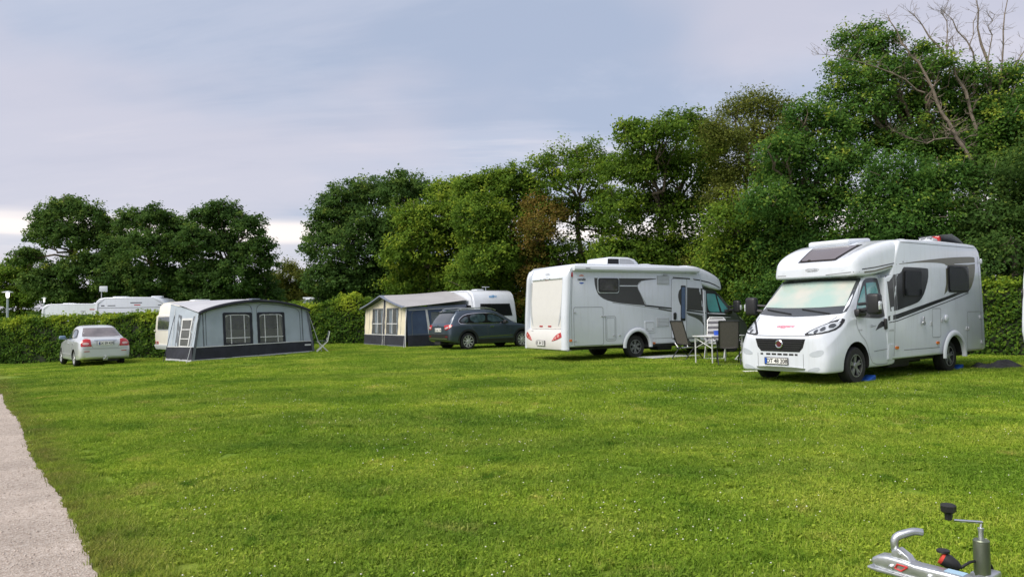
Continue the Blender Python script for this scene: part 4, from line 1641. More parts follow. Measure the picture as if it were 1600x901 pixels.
def cab_details(V, glass, shade, body_seam, front=True):
    t, cab = V['t'], V['cab']
    # windscreen follows the cab surface; black surround and glass
    ws_o = [(-0.855, 2.05), (-0.875, 2.02), (-0.945, 1.50), (-0.95, 1.395), (-0.90, 1.355), (-0.45, 1.315), (0, 1.30), (0.45, 1.315), (0.90, 1.355), (0.95, 1.395), (0.945, 1.50), (0.875, 2.02), (0.855, 2.05), (0, 2.07)]
    f = patch('windscreen', ws_o, 'F', cab, GREYGLASS, t, off=0.006, step=0.09)
    ws_i = [(-0.815, 1.99), (-0.885, 1.52), (-0.88, 1.50), (-0.4, 1.475), (0, 1.47), (0.4, 1.475), (0.88, 1.50), (0.885, 1.52), (0.815, 1.99), (0, 2.01)]
    patch('sunshade', ws_i, 'F', cab, shade, f, off=0.012, step=0.09)
    for sgn, y0, y1 in ((1, 0.05, 0.70), (1, -0.78, -0.12)):
        mb = MB()
        pts = []
        for k in range(7):
            u = k / 6
            y = y0 + (y1 - y0) * u
            z = 1.345 + 0.095 * (1 - u) if y0 > -0.5 else 1.345 + 0.10 * (1 - u)
            h = cab.ray_cast(Vector((6, y, z)), Vector((-1, 0, 0)))
            if h[0] is not None:
                pts.append(h[0] + h[1] * 0.022)
        if len(pts) > 1:
            mb.tube(pts, 0.011, 6)
            mb.build('wiper', BLACK, t)
    for ax, sg in (('L', 1), ('R', -1)):
        # door glass, quarter glass and dark surround
        sur = rpoly([(-0.02, 1.29), (-0.02, 1.29), (-0.10, 1.42), (-0.48, 1.93), (-0.60, 2.03), (-0.78, 2.06), (-1.06, 2.06), (-1.10, 2.02), (-1.16, 1.55), (-1.17, 1.30), (-1.17, 1.30), (-0.95, 1.25), (-0.75, 1.25), (-0.30, 1.27)], 1)
        s_ = patch('door_window', sur, ax, cab, GRAPHB, t, off=0.005, step=0.08)
        q1 = rpoly([(-0.62, 1.95), (-0.62, 1.95), (-0.98, 1.98), (-1.00, 1.94), (-1.03, 1.52), (-0.98, 1.40), (-0.90, 1.36), (-0.52, 1.36), (-0.52, 1.36)], 1)
        patch('pane', q1, ax, cab, glass, s_, off=0.010, step=0.08)
        q2 = rpoly([(-0.10, 1.36), (-0.10, 1.36), (-0.14, 1.47), (-0.52, 1.90), (-0.55, 1.88), (-0.42, 1.36), (-0.42, 1.36)], 1)
        patch('pane', q2, ax, cab, glass, s_, off=0.010, step=0.08)
        seam('door_seam', rpoly([(-0.01, 1.22), (-0.42, 1.97), (-0.58, 2.10), (-0.80, 2.13), (-1.17, 2.13), (-1.20, 2.05), (-1.22, 1.2), (-1.20, 0.36), (-1.10, 0.33), (-0.62, 0.34), (-0.46, 0.50), (-0.36, 0.80), (-0.10, 0.98)], 1), ax, cab, body_seam, t, w=0.013)
        seam('side_moulding', [(-0.62, 0.60), (-1.20, 0.63)], ax, cab, body_seam, t, w=0.014, closed=False)
        # handle
        mb = MB()
        mb.rbox((-1.10, sg * 1.045, 1.13), (0.09, 0.05, 0.22), 0.03)
        mb.build('door_handle', BLACK, t)
        # mirror: arm, housing, indicator
        mb = MB()
        mb.rbox((-0.16, sg * 1.04, 1.37), (0.30, 0.12, 0.15), 0.04)
        mb.tube([(-0.14, sg * 1.02, 1.40), (-0.10, sg * 1.30, 1.44)], 0.045, 8)
        mb.tube([(-0.14, sg * 1.02, 1.53), (-0.10, sg * 1.30, 1.55)], 0.03, 8)
        mir = mb.build('mirror', BLACK, t)
        mb = MB()
        mb.rbox((-0.08, sg * 1.36, 1.53), (0.17, 0.26, 0.40), 0.06, seg=3)
        mb.build('housing', BLACK, mir)
        mb = MB()
        mb.rbox((-0.045, sg * 1.49, 1.50), (0.09, 0.03, 0.16), 0.012)
        mb.build('indicator', LENS, mir)
    # bonnet
    seam('bonnet_seam', [(-0.86, 1.30), (-0.70, 0.99), (-0.60, 0.945), (0, 0.935), (0.60, 0.945), (0.70, 0.99), (0.86, 1.30)], 'F', cab, body_seam, t, w=0.016, closed=False)
    # headlamps
    for sg in (-1, 1):
        o = [(0.48, 0.95), (0.70, 0.955), (0.88, 0.99), (0.97, 1.07), (0.99, 1.24), (0.95, 1.27), (0.80, 1.19), (0.60, 1.06)]
        o = [(sg * a, b2) for a, b2 in o]
        h = patch('headlight', rpoly(o, 1), 'F', cab, BLACK, t, off=0.004, step=0.05)
        i_ = [(0.56, 0.975), (0.71, 0.98), (0.86, 1.015), (0.945, 1.085), (0.96, 1.215), (0.80, 1.16), (0.63, 1.045)]
        patch('lens', rpoly([(sg * a, b2) for a, b2 in i_], 1), 'F', cab, LENS, h, off=0.011, step=0.05)
        for cy, cz, rr in ((0.71, 1.018, 0.036), (0.80, 1.065, 0.040), (0.89, 1.125, 0.040)):
            patch('reflector', [(sg * cy + rr * math.cos(R(a)), cz + rr * math.sin(R(a))) for a in range(0, 360, 30)], 'F', cab, GREYGLASS, h, off=0.016, step=0.2)
        patch('bumper_recess', rpoly([(sg * 0.62, 0.62), (sg * 0.86, 0.70), (sg * 0.90, 0.64), (sg * 0.84, 0.56), (sg * 0.64, 0.55)], 1), 'F', cab, RECESS_SHADE if front else BLACK, t, off=0.004, step=0.05)
        fo = patch('fog_recess', rpoly([(sg * 0.58, 0.31), (sg * 0.80, 0.38), (sg * 0.84, 0.30), (sg * 0.60, 0.26)], 1), 'F', cab, RECESS_SHADE, t, off=0.004, step=0.05)
        mb = MB()
        mb.lathe([(0.045, 0.0), (0.045, 0.02), (0.03, 0.03)], n=16, c=(0.90, sg * 0.76, 0.335), axis='x')
        mb.build('fog_lamp', LENS, t)
    # grille with bars
    gp = [(-0.55, 0.885), (0.55, 0.885), (0.50, 0.72), (0.42, 0.635), (-0.42, 0.635), (-0.50, 0.72)]
    gr = patch('grille', gp, 'F', cab, INK, t, off=0.004, step=0.08)
    for k in range(5):
        z = 0.855 - k * 0.047
        w_ = 0.52 - k * 0.022
        patch('bar', [(-w_, z + 0.011), (w_, z + 0.011), (w_, z - 0.011), (-w_, z - 0.011)], 'F', cab, BLACK, gr, off=0.022, step=0.1)
    mb = MB()
    mb.lathe([(0.085, 0), (0.085, 0.03), (0.07, 0.04), (0.058, 0.036), (0.05, 0.034)], n=24, c=(0.955, 0, 0.78), axis='x')
    em = mb.build('emblem', CHROME, t)
    mb = MB()
    mb.lathe([(0.055, 0), (0.052, 0.004)], n=24, c=(0.992, 0, 0.78), axis='x')
    mb.build('badge', mat('dark_red_badge', (0.10, 0.02, 0.025), 0.3), em)
    for k in range(7):
        a = -0.44 + k * 0.127
        w_ = 0.10 if 0 < k < 6 else 0.06
        patch('vent_slot', rrect(a, 0.565, a + w_, 0.60, 0.008, 2), 'F', cab, INK, t, off=0.003, step=0.2)
    patch('bumper_insert', rpoly([(-0.55, 0.345), (0.55, 0.345), (0.50, 0.285), (-0.50, 0.285)], 1), 'F', cab, ALU, t, off=0.012, step=0.1)
    for sg in (-1, 1):
        seam('bumper_seam', [(sg * 0.50, 0.60), (sg * 0.50, 0.33)], 'F', cab, body_seam, t, w=0.01, closed=False)


def number_plate(parent, c, facing, txt, blue=True, w=0.52, h=0.115, framed=True):
    """flat plate; facing F or B"""
    sg = 1 if facing == 'F' else -1
    mb = MB()
    mb.rbox(c, (0.016, w + 0.03, h + 0.03), 0.006)
    fr = mb.build('number_plate', BLACK if framed else PLATE, parent)
    mb = MB()
    mb.box((c[0] + sg * 0.0095, c[1], c[2]), (0.006, w, h))
    mb.build('plate_face', PLATE, fr)
    if blue:
        mb = MB()
        mb.box((c[0] + sg * 0.0125, c[1] - sg * (w / 2 - 0.024), c[2]), (0.003, 0.046, h))
        mb.build('blue_band', PBLUE, fr)
    text(txt, h * 1.02, INK, fr, (c[0] + sg * 0.0145, c[1] + sg * (0.02 if blue else 0), c[2] - 0.002), TROT[facing], 'plate_lettering', bold=0.0022, xs=0.93)
    return fr


# ================================================================== near motorhome
A_LOC = (5.99, 15.0, g(5.99, 15.0))
A = motorhome('white motorhome facing us with mint sunshade behind its windscreen', A_LOC, (-0.807, -0.59), -3.88, -5.47, W_VAN, WHITE, top=2.87)
tA, bA, cA, pA = A['t'], A['body'], A['cab'], A['pod']
cab_details(A, TEAL, MINT, SEAML)
skirt(A)
# overcab skylight
sk = patch('skylight', rpoly([(-0.42, -0.42), (-0.42, -0.42), (-0.42, 0.42), (-0.42, 0.42), (-1.22, 0.56), (-1.22, 0.56), (-1.22, -0.56), (-1.22, -0.56)], 1), 'T', pA, BLACK, tA, off=0.012, step=0.08)
patch('pane', rpoly([(-0.46, -0.38), (-0.46, -0.38), (-0.46, 0.38), (-0.46, 0.38), (-1.18, 0.51), (-1.18, 0.51), (-1.18, -0.51), (-1.18, -0.51)], 1), 'T', pA, mat('smoked_acrylic', (0.075, 0.055, 0.055), 0.06, coat=0.6), sk, off=0.026, step=0.08)
seam('lip_seam', [(-0.60, 2.16), (-0.93, 2.17)], 'F', pA, SEAML, tA, w=0.018, closed=False)
seam('lip_seam', [(0.30, 2.135), (0.93, 2.17)], 'F', pA, SEAML, tA, w=0.018, closed=False)
seam('lip_seam', [(-0.45, 2.22), (-0.8, 2.26), (-1.5, 2.37), (-1.72, 2.39)], 'L', pA, GRAPHB, tA, w=0.022, closed=False)
seam('lip_seam', [(-0.5, 2.16), (-0.8, 2.19), (-1.35, 2.30)], 'L', pA, OLIVE, tA, w=0.03, closed=False)
h = pA.ray_cast(Vector((6, 0, 2.24)), Vector((-1, 0, 0)))[0]
seam('oval_logo', [(0.15 * math.cos(R(k * 20)), 2.255 + 0.032 * math.sin(R(k * 20))) for k in range(18)], 'F', pA, LOGOG, tA, w=0.009, step=0.03)
text('carado', 0.085, LOGOG, tA, (h.x + 0.012, 0, 2.255), (R(80), 0, R(90)), 'logo_lettering')
h = cA.ray_cast(Vector((6, 0, 1.12)), Vector((-1, 0, 0)))
tw = text('wiggers', 0.125, PINK, tA, (h[0].x + 0.012, -0.02, 1.125), (R(38), 0, R(90)), 'script_lettering', shear=0.25, bold=0.002)
number_plate(tA, (0.968, -0.08, 0.45), 'F', 'DT 48 208', w=0.50, h=0.11)
# graphics on the visible side
seam('front_seam', [(-1.36, 0.42), (-1.40, 1.2), (-1.34, 2.1)], 'L', bA, SEAML, tA, w=0.012, closed=False)
patch('graphic', [(-1.17, 2.10), (-1.42, 2.13), (-1.48, 1.40), (-1.25, 1.38)], 'L', bA, GRAPH, tA, off=0.002)
patch('graphic', rpoly([(-1.43, 2.13), (-1.43, 2.13), (-1.62, 2.16), (-1.70, 2.27), (-1.78, 2.29), (-2.70, 2.28), (-2.76, 2.26), (-2.74, 2.05), (-2.62, 1.78), (-2.42, 1.60), (-2.25, 1.535), (-1.49, 1.40), (-1.49, 1.40)], 1), 'L', bA, GRAPHB, tA, off=0.003)
patch('graphic', rpoly([(-1.45, 2.335), (-1.45, 2.335), (-2.5, 2.44), (-3.6, 2.53), (-4.6, 2.585), (-5.02, 2.59), (-5.05, 2.55), (-5.05, 2.30), (-4.98, 2.10), (-4.85, 1.92), (-4.72, 1.82), (-4.70, 1.82), (-4.70, 2.34), (-4.70, 2.36), (-3.68, 2.36), (-3.60, 2.36), (-3.50, 2.40), (-3.0, 2.41), (-2.2, 2.385), (-1.45, 2.325), (-1.45, 2.325)], 1), 'L', bA, OLIVE, tA, off=0.002)
patch('graphic', [(-4.70, 2.405), (-5.05, 2.435), (-5.05, 2.465), (-4.0, 2.405), (-4.0, 2.395)], 'L', bA, WHITE2, tA, off=0.004)
patch('graphic', [(-3.46, 1.72), (-3.62, 1.80), (-3.66, 2.30), (-3.58, 2.30), (-3.56, 1.95)], 'L', bA, OLIVE, tA, off=0.002)
patch('graphic', [(-1.18, 1.19), (-1.18, 1.285), (-1.50, 1.325), (-4.22, 1.79), (-4.45, 1.77), (-4.25, 1.735), (-1.50, 1.225)], 'L', bA, GRAPHB, tA, off=0.002)
seam('pinstripe', [(-1.20, 1.155), (-1.50, 1.185), (-4.30, 1.69), (-4.66, 1.76)], 'L', bA, GRAPHB, tA, w=0.018, closed=False)
patch('graphic', [(-0.72, 1.01), (-1.20, 1.12), (-1.20, 1.17), (-0.98, 1.19), (-0.86, 1.13)], 'L', cA, GRAPHB, tA, off=0.003)
glass_window(A, 'window', -1.70, 1.66, -2.44, 2.24, 'L')
glass_window(A, 'window', -3.64, 1.77, -4.66, 2.37, 'L')
for (x0, z0, x1, z1, r_) in ((-2.93, 0.80, -3.31, 1.42, 0.05), (-4.55, 0.47, -5.26, 1.33, 0.05)):
    seam('locker_seam', rrect(x0, z0, x1, z1, r_), 'L', bA, SEAML, tA, w=0.013)
for (x, z) in ((-2.88, 1.10), (-3.36, 1.15), (-5.22, 1.2), (-5.24, 0.62), (-4.60, 0.95), (-4.50, 0.95)):
    patch('catch', rrect(x - 0.03, z - 0.04, x + 0.03, z + 0.04, 0.02), 'L', bA, LGREY, tA, off=0.018)
mb = MB()
mb.lathe([(0.075, 1.14), (0.075, 1.165), (0.06, 1.172)], n=20, c=(-3.52, 0, 1.20))
mb.build('filler_cap', WHITE2, tA)
mb = MB()
mb.lathe([(0.05, 1.14), (0.05, 1.17), (0.02, 1.175)], n=16, c=(-2.46, 0, 1.12))
mb.rbox((-2.46, 1.158, 1.19), (0.05, 0.03, 0.12), 0.01)
mb.build('socket_cover', ALU, tA)
for x, z in ((-1.46, 0.64), (-3.16, 0.68)):
    patch('marker_light', rrect(x - 0.06, z - 0.03, x + 0.06, z + 0.03, 0.03), 'L', bA, ORANGE, tA, off=0.02)
patch('step_panel', [(-1.15, 0.42), (-1.30, 0.42), (-1.36, 0.72), (-1.17, 0.72)], 'L', bA, WHITE2, tA, off=0.012)
patch('fuel_flap', rrect(-1.20, 0.98, -1.34, 1.02, 0.01), 'L', bA, LGREY, tA, off=0.006)
text('Clever', 0.075, LOGOG, tA, (-0.62, 1.045, 1.10), TROT['L'], 'script_lettering', shear=0.3)
text('ALPIN', 0.045, LOGOG, tA, (-0.14, 1.048, 1.03), TROT['L'], 'script_lettering')
seam('panel_seam', [(-1.60, 2.79), (-5.05, 2.80)], 'L', bA, SEAML, tA, w=0.014, closed=False)
seam('panel_seam', [(-5.30, 0.55), (-5.28, 1.5), (-5.20, 2.6)], 'L', bA, SEAML, tA, w=0.012, closed=False)
# rear corner bumper, lamps
mb = MB()
mb.rbox((-5.47, 0, 0.72), (0.10, 2.26, 0.46), 0.05)
mb.build('rear_bumper', WHITE2, tA)
for sg in (-1, 1):
    mb = MB()
    mb.rbox((-5.53, sg * 0.95, 0.80), (0.03, 0.22, 0.14), 0.01)
    mb.build('tail_light', RED, tA)
    mb = MB()
    mb.rbox((-5.36, sg * 1.155, 2.50), (0.05, 0.05, 0.12), 0.015)
    mb.build('marker_light', LENS, tA)
# roof: long roof hood, dome vents, folded dish and panel
mb = MB()
mb.rbox((-1.75, -0.25, 2.89), (0.95, 0.95, 0.14), 0.06, rot=rotm(0, R(4), 0), seg=3)
mb.build('roof_hood', WHITE2, tA)
for (x, y) in ((-2.9, 0.5), (-3.6, 0.75)):
    mb = MB()
    mb.lathe([(0.16, 2.87), (0.15, 2.92), (0.10, 2.96), (0.04, 2.97)], n=20, c=(x, y, 0), axis='z')
    mb.build('roof_vent', WHITE2, tA)
mb = MB()
mb.rbox((-4.35, 0.55, 2.96), (0.42, 0.22, 0.16), 0.04)
mb.tube([(-3.85, 0.6, 2.90), (-3.95, 0.6, 3.03), (-4.15, 0.6, 3.06), (-4.3, 0.6, 3.03)], 0.022, 8)
mb.tube([(-4.0, 0.4, 2.90), (-4.08, 0.4, 3.03), (-4.3, 0.4, 3.06)], 0.022, 8)
dsh = mb.build('satellite_mount', LGREY, tA)
mb = MB()
mb.rbox((-4.40, 0.58, 3.03), (0.10, 0.25, 0.13), 0.03)
mb.build('band', RED, dsh)
mb = MB()
mb.prism([(-4.38, 3.10), (-4.42, 3.07), (-5.10, 2.90), (-5.15, 2.93), (-4.9, 3.04), (-4.55, 3.13)], 0.2, 0.9, r=0.02)
mb.build('satellite_dish', mat('dark_dish', (0.07, 0.075, 0.08), 0.4), tA)

# ================================================================== motorhome with grey cab
B_H = (0.87, 0.493)
B_LOC = (6.7866, 25.42, g(6.8, 25.4))
B = motorhome('white motorhome with dark grey cab seen from behind', B_LOC, B_H, -4.08, -6.66, W_VAN2, CABG, top=2.84)
tB, bB, cB, pB = B['t'], B['body'], B['cab'], B['pod']
cab_details(B, TEAL, TEAL, SEAM, front=False)
skirt(B)
number_plate(tB, (0.968, 0, 0.45), 'F', 'EK 84 031', w=0.50, h=0.11)
patch('graphic', rpoly([(-5.66, 2.43), (-5.66, 2.43), (-5.64, 2.20), (-5.56, 1.98), (-5.40, 1.84), (-5.10, 1.735), (-4.5, 1.66), (-3.72, 1.60), (-3.72, 1.60), (-3.92, 1.95), (-4.05, 2.15), (-4.02, 2.28), (-3.88, 2.36), (-3.30, 2.41), (-3.30, 2.43), (-3.30, 2.43)], 1), 'R', bB, GRAPH, tB, off=0.002)
seam('pinstripe', [(-4.72, 2.20), (-4.02, 2.20)], 'R', bB, WHITE2, tB, w=0.03, off=0.005, closed=False)
seam('pinstripe', [(-3.88, 2.36), (-4.05, 2.22), (-4.02, 2.12), (-3.85, 1.85), (-3.68, 1.60)], 'R', bB, SEAML, tB, w=0.02, off=0.006, closed=False)
wB = patch('window', rrect(-5.55, 1.98, -4.75, 2.45, 0.08), 'R', bB, WHITE2, tB, off=0.016)
wf = patch('frame', rrect(-5.525, 2.005, -4.775, 2.425, 0.07), 'R', bB, BLACK, wB, off=0.032)
patch('pane', rrect(-5.48, 2.05, -4.82, 2.385, 0.05), 'R', bB, mat('smoked_window', (0.045, 0.043, 0.042), 0.08, coat=0.5, var=0.35, vscale=9), wB, off=0.040)
# swage stripes running to the cab
for pts, w_, ma_ in (([(-3.75, 1.605), (-2.68, 1.50), (-1.30, 1.345), (-1.12, 1.33)], 0.045, GRAPHB), ([(-5.0, 1.70), (-3.75, 1.56), (-2.68, 1.43), (-1.30, 1.275)], 0.018, SEAML), ([(-3.2, 1.50), (-2.68, 1.42), (-1.9, 1.33)], 0.05, CABG)):
    seam('pinstripe', pts, 'R', bB, ma_, tB, w=w_, off=0.003, closed=False)
patch('graphic', rpoly([(-1.98, 1.35), (-1.98, 1.35), (-1.30, 1.25), (-1.20, 1.2), (-1.20, 0.75), (-1.20, 0.75), (-1.36, 1.02), (-1.60, 1.17), (-1.98, 1.28), (-1.98, 1.28)], 1), 'R', bB, CABG, tB, off=0.002)
patch('graphic', [(-2.02, 2.16), (-1.34, 2.13), (-1.34, 1.40), (-2.02, 1.45)], 'R', bB, GRAPH, tB, off=0.003)
seam('pinstripe', [(-2.62, 2.47), (-2.0, 2.44), (-1.45, 2.39)], 'R', bB, GRAPHB, tB, w=0.035, off=0.003, closed=False)
seam('pinstripe', [(-1.40, 2.38), (-1.0, 2.33), (-0.65, 2.24), (-0.42, 2.16)], 'R', pB, GRAPHB, tB, w=0.035, off=0.003, closed=False)
seam('pinstripe', [(-1.10, 1.33), (-0.14, 1.285)], 'R', cB, WHITE2, tB, w=0.03, off=0.005, closed=False)
seam('pinstripe', [(-1.10, 1.265), (-0.05, 1.22)], 'R', cB, INK, tB, w=0.035, off=0.005, closed=False)
seam('pinstripe', [(-1.10, 1.22), (-0.05, 1.175)], 'R', cB, WHITE2, tB, w=0.014, off=0.005, closed=False)
# white edge post between body and cab
mb = MB()
mb.tube([(-1.28, -1.105, 0.45), (-1.30, -1.115, 1.3), (-1.33, -1.118, 2.06)], 0.022, 8)
mb.build('corner_post', WHITE2, tB)
# entrance door
dr = patch('entrance_door', rrect(-2.66, 0.56, -2.06, 2.41, 0.05), 'R', bB, WHITE, tB, off=0.012)
seam('door_seam', rrect(-2.68, 0.54, -2.04, 2.43, 0.05), 'R', bB, SEAML, dr, w=0.02)
patch('graphic', rpoly([(-2.28, 2.15), (-2.28, 2.15), (-2.38, 2.05), (-2.42, 1.9), (-2.38, 1.72), (-2.28, 1.55), (-2.28, 1.55)], 1), 'R', bB, GRAPH, dr, off=0.016)
patch('door_window', rrect(-2.30, 1.10, -2.10, 2.22, 0.03), 'R', bB, GRAPHB, dr, off=0.020)
patch('pane', rrect(-2.275, 1.18, -2.125, 2.17, 0.02), 'R', bB, mat('blue_tinted_glass', (0.10, 0.14, 0.24), 0.06, coat=0.6), dr, off=0.028)
patch('handle', rrect(-2.60, 1.14, -2.49, 1.37, 0.05), 'R', bB, BLACK, dr, off=0.035)
mb = MB()
mb.rbox((-2.12, -1.17, 2.62), (0.02, 0.03, 0.03), 0.005)
mb.rbox((-2.95, -1.165, 2.545), (0.16, 0.04, 0.03), 0.012)
mb.build('awning_lamp', LGREY, tB)
# lockers, fridge vents
for (x0, z0, x1, z1) in ((-6.42, 0.46, -5.36, 1.57), (-5.27, 0.57, -4.89, 1.29)):
    seam('locker_seam', rrect(x0, z0, x1, z1, 0.06), 'R', bB, SEAML, tB, w=0.015)
seam('locker_seam', rrect(-5.23, 0.62, -4.93, 1.24, 0.03), 'R', bB, SEAML, tB, w=0.01)
for (x0, z0, x1, z1) in ((-3.27, 2.25, -2.78, 2.52), (-3.28, 0.94, -2.79, 1.22)):
    vt = patch('fridge_vent', rrect(x0, z0, x1, z1, 0.015), 'R', bB, LGREY, tB, off=0.012)
    for k in range(6):
        z = z0 + 0.03 + k * (z1 - z0 - 0.06) / 5
        patch('louvre', [(x0 + 0.03, z - 0.008), (x1 - 0.03, z - 0.008), (x1 - 0.03, z + 0.008), (x0 + 0.03, z + 0.008)], 'R', bB, WHITE2, vt, off=0.02, step=0.3)
patch('service_flap', rrect(-3.77, 0.77, -3.37, 1.12, 0.02), 'R', bB, WHITE2, tB, off=0.016)
seam('service_seam', rrect(-3.73, 0.82, -3.41, 1.08, 0.02), 'R', bB, SEAML, tB, w=0.012, off=0.019)
for (x, z) in ((-6.38, 1.42), (-6.38, 0.6), (-5.30, 1.30), (-5.40, 1.30), (-4.97, 0.72), (-4.75, 0.72), (-3.68, 0.88), (-3.46, 0.88)):
    patch('catch', rrect(x - 0.03, z - 0.02, x + 0.03, z + 0.02, 0.01), 'R', bB, LGREY, tB, off=0.02)
for x, z, ma_ in ((-3.42, 0.44, ORANGE), (-6.56, 0.62, ORANGE), (-6.46, 2.52, RED)):
    patch('marker_light', rrect(x - 0.06, z - 0.03, x + 0.06, z + 0.03, 0.02) if ma_ is ORANGE else rrect(x - 0.025, z - 0.07, x + 0.025, z + 0.07, 0.02), 'R', bB, ma_, tB, off=0.018)
# logo: name with orange arc above and navy arc below
text('carado', 0.105, INK, tB, (-6.12, -1.157, 2.385), TROT['R'], 'logo_lettering', bold=0.002)
arc = [(-6.12 + 0.12 * math.cos(R(a)), 2.40 + 0.12 * math.sin(R(a))) for a in range(40, 141, 10)]
patch('logo_arc', arc, 'R', bB, ORANGE, tB, off=0.003)
arc = [(-6.12 + 0.12 * math.cos(R(a)), 2.37 + 0.12 * math.sin(R(a))) for a in range(220, 321, 10)]
patch('logo_arc', arc, 'R', bB, PBLUE, tB, off=0.003)
seam('panel_seam', [(-6.50, 0.5), (-6.50, 1.5), (-6.44, 2.6)], 'R', bB, SEAML, tB, w=0.014, closed=False)
# awning cassette along the roof edge
mb = MB()
mb.prism([(-6.45, 2.62), (-6.45, 2.62)][:0] + [(-1.185, 2.62), (-1.26, 2.63), (-1.285, 2.68), (-1.27, 2.76), (-1.20, 2.79), (-1.10, 2.79), (-1.10, 2.62)], -6.44, -1.62, r=0.012)
# prism runs along y: turn it so that it runs along x
mb.v = [(b2, a, c_) for a, b2, c_ in mb.v]
aw = mb.build('awning_cassette', WHITE2, tB)
mb = MB()
mb.box((-5.98, -1.292, 2.70), (0.16, 0.006, 0.018))
mb.build('maker_mark', SEAM, aw)
# roof hood with side glass, low vents
mb = MB()
mb.prism([(-4.75, 2.86), (-4.72, 3.09), (-4.6, 3.12), (-3.9, 3.12), (-3.65, 3.07), (-3.52, 2.97), (-3.45, 2.86)], -0.55, 0.55, r=0.06)
rh = mb.build('roof_hood', WHITE2, tB)
mb = MB()
mb.box((-4.50, -0.556, 2.98), (0.42, 0.006, 0.16))
mb.build('pane', DGLASS, rh)
mb = MB()
mb.prism([(-4.25, 2.89), (-4.25, 3.07), (-3.85, 3.06), (-3.70, 2.98), (-3.66, 2.89)], -0.556, -0.54, r=0)
mb.build('side_vent', LGREY, rh)
for (x, y, q) in ((-3.0, -0.2, 0.32), (-2.3, 0.1, 0.2)):
    mb = MB()
    mb.lathe([(q, 2.85), (q * 0.95, 2.90), (q * 0.5, 2.945), (q * 0.2, 2.95)], n=24, c=(x, y, 0), axis='z')
    mb.build('roof_vent', WHITE2, tB)
# rear wall: centre panel, side wings, lamps, plate
RW = mat('rear_panel_white', (0.66, 0.65, 0.63), 0.35, coat=0.2, var=0.02)
xb = -6.66


def rear_x(z):
    h_ = bB.ray_cast(Vector((-12, 0, z)), Vector((1, 0, 0)))[0]
    return h_.x if h_ else xb


for sg in (-1, 1):
    mb = MB()
    rows = []
    for z in np.linspace(0.35, 2.72, 26):
        xx = rear_x(min(max(z, 0.56), 2.70))
        o_ = 0.10 * (1 if z < 2.5 else max(0.3, 1 - (z - 2.5) * 2.2))
        rows.append([(xx + 0.05, sg * 1.168, z), (xx - 0.02, sg * 1.165, z), (xx - o_ * 0.7, sg * 1.13, z), (xx - o_, sg * 1.05, z), (xx - o_, sg * 0.97, z), (xx - 0.03, sg * 0.93, z), (xx + 0.05, sg * 0.93, z)])
    mb.grid(rows)
    mb.build('rear_wing', WHITE, tB)
patch('rear_panel', rrect(-0.84, 0.95, 0.84, 2.42, 0.05), 'B', bB, RW, tB, off=0.02)
mb = MB()
mb.rbox((rear_x(2.44) - 0.03, 0, 2.44), (0.05, 1.72, 0.05), 0.02)
mb.build('rear_rail', WHITE2, tB)
for k in (-0.2, 0.05, 0.12, 0.3):
    mb = MB()
    mb.box((rear_x(2.44) - 0.057, k, 2.445), (0.005, 0.07, 0.016))
    mb.build('rail_clip', SEAM, tB)
patch('brake_light', rrect(-0.10, 2.40, 0.10, 2.41, 0.004), 'B', bB, RED, tB, off=0.03)
for sg in (-1, 1):
    patch('graphic', rpoly([(sg * 0.92, 2.36), (sg * 0.86, 2.36), (sg * 0.83, 1.60), (sg * 0.70, 1.05), (sg * 0.72, 1.03), (sg * 0.90, 1.40)], 1), 'B', bB, LGREY, tB, off=0.03)
    seam('panel_seam', rpoly([(sg * 0.92, 1.45), (sg * 0.74, 1.05), (sg * 0.5, 0.92), (sg * 0.2, 0.9)], 1)[:20], 'B', bB, SEAML, tB, w=0.012, off=0.012, closed=False)
# bumper
mb = MB()
rows = []
for y in np.linspace(-1.17, 1.17, 25):
    bul = 0.16 * (1 - abs(y / 1.17) ** 6)
    rows.append([(xb + 0.15, y, 0.34), (xb - bul * 0.4, y, 0.32), (xb - bul * 0.85, y, 0.36), (xb - bul, y, 0.46), (xb - bul * 0.95, y, 0.62), (xb - bul * 0.8, y, 0.80), (xb - bul * 0.5, y, 0.92), (xb + 0.04, y, 0.95)])
mb.grid(rows)
bmp = mb.build('rear_bumper', RW, tB)
bmp_bvh = mb.bvh()
for sg in (-1, 1):
    tl = patch('tail_light', rpoly([(sg * 1.14, 0.86), (sg * 1.14, 0.86), (sg * 0.95, 0.86), (sg * 0.72, 0.76), (sg * 0.56, 0.60), (sg * 0.56, 0.60), (sg * 0.78, 0.63), (sg * 1.0, 0.72), (sg * 1.14, 0.75), (sg * 1.14, 0.75)], 1), 'B', bmp_bvh, RED, tB, off=0.012, step=0.05)
    for cy, cz, rr in ((0.86, 0.755, 0.05), (0.74, 0.69, 0.042), (0.65, 0.64, 0.03)):
        patch('reflector', [(sg * cy + rr * math.cos(R(a)), cz + rr * math.sin(R(a))) for a in range(0, 360, 30)], 'B', bmp_bvh, mat('pale_red_lens', (0.62, 0.25, 0.22), 0.15, coat=0.8), tl, off=0.018, step=0.2)
    patch('reflector', rrect(sg * 0.24 - 0.09, 1.005, sg * 0.24 + 0.09, 1.045, 0.008), 'B', bB, RED, tB, off=0.03)
number_plate(tB, (xb - 0.175, 0.02, 0.53), 'B', 'EK 84 031', blue=False, w=0.44, h=0.13)
text('carado', 0.085, LOGOG, tB, (rear_x(2.62) - 0.035, 0.0, 2.60), (R(78), 0, R(-90)), 'logo_lettering')
seam('logo_arc', [(0.08 * math.cos(R(a)), 2.56 + 0.10 * math.sin(R(a))) for a in range(225, 316, 15)], 'B', bB, LOGOG, tB, w=0.02, off=0.03, closed=False)
text('T 448', 0.055, LOGOG, tB, (xb - 0.10, 0.62, 0.88), TROT['B'], 'script_lettering')
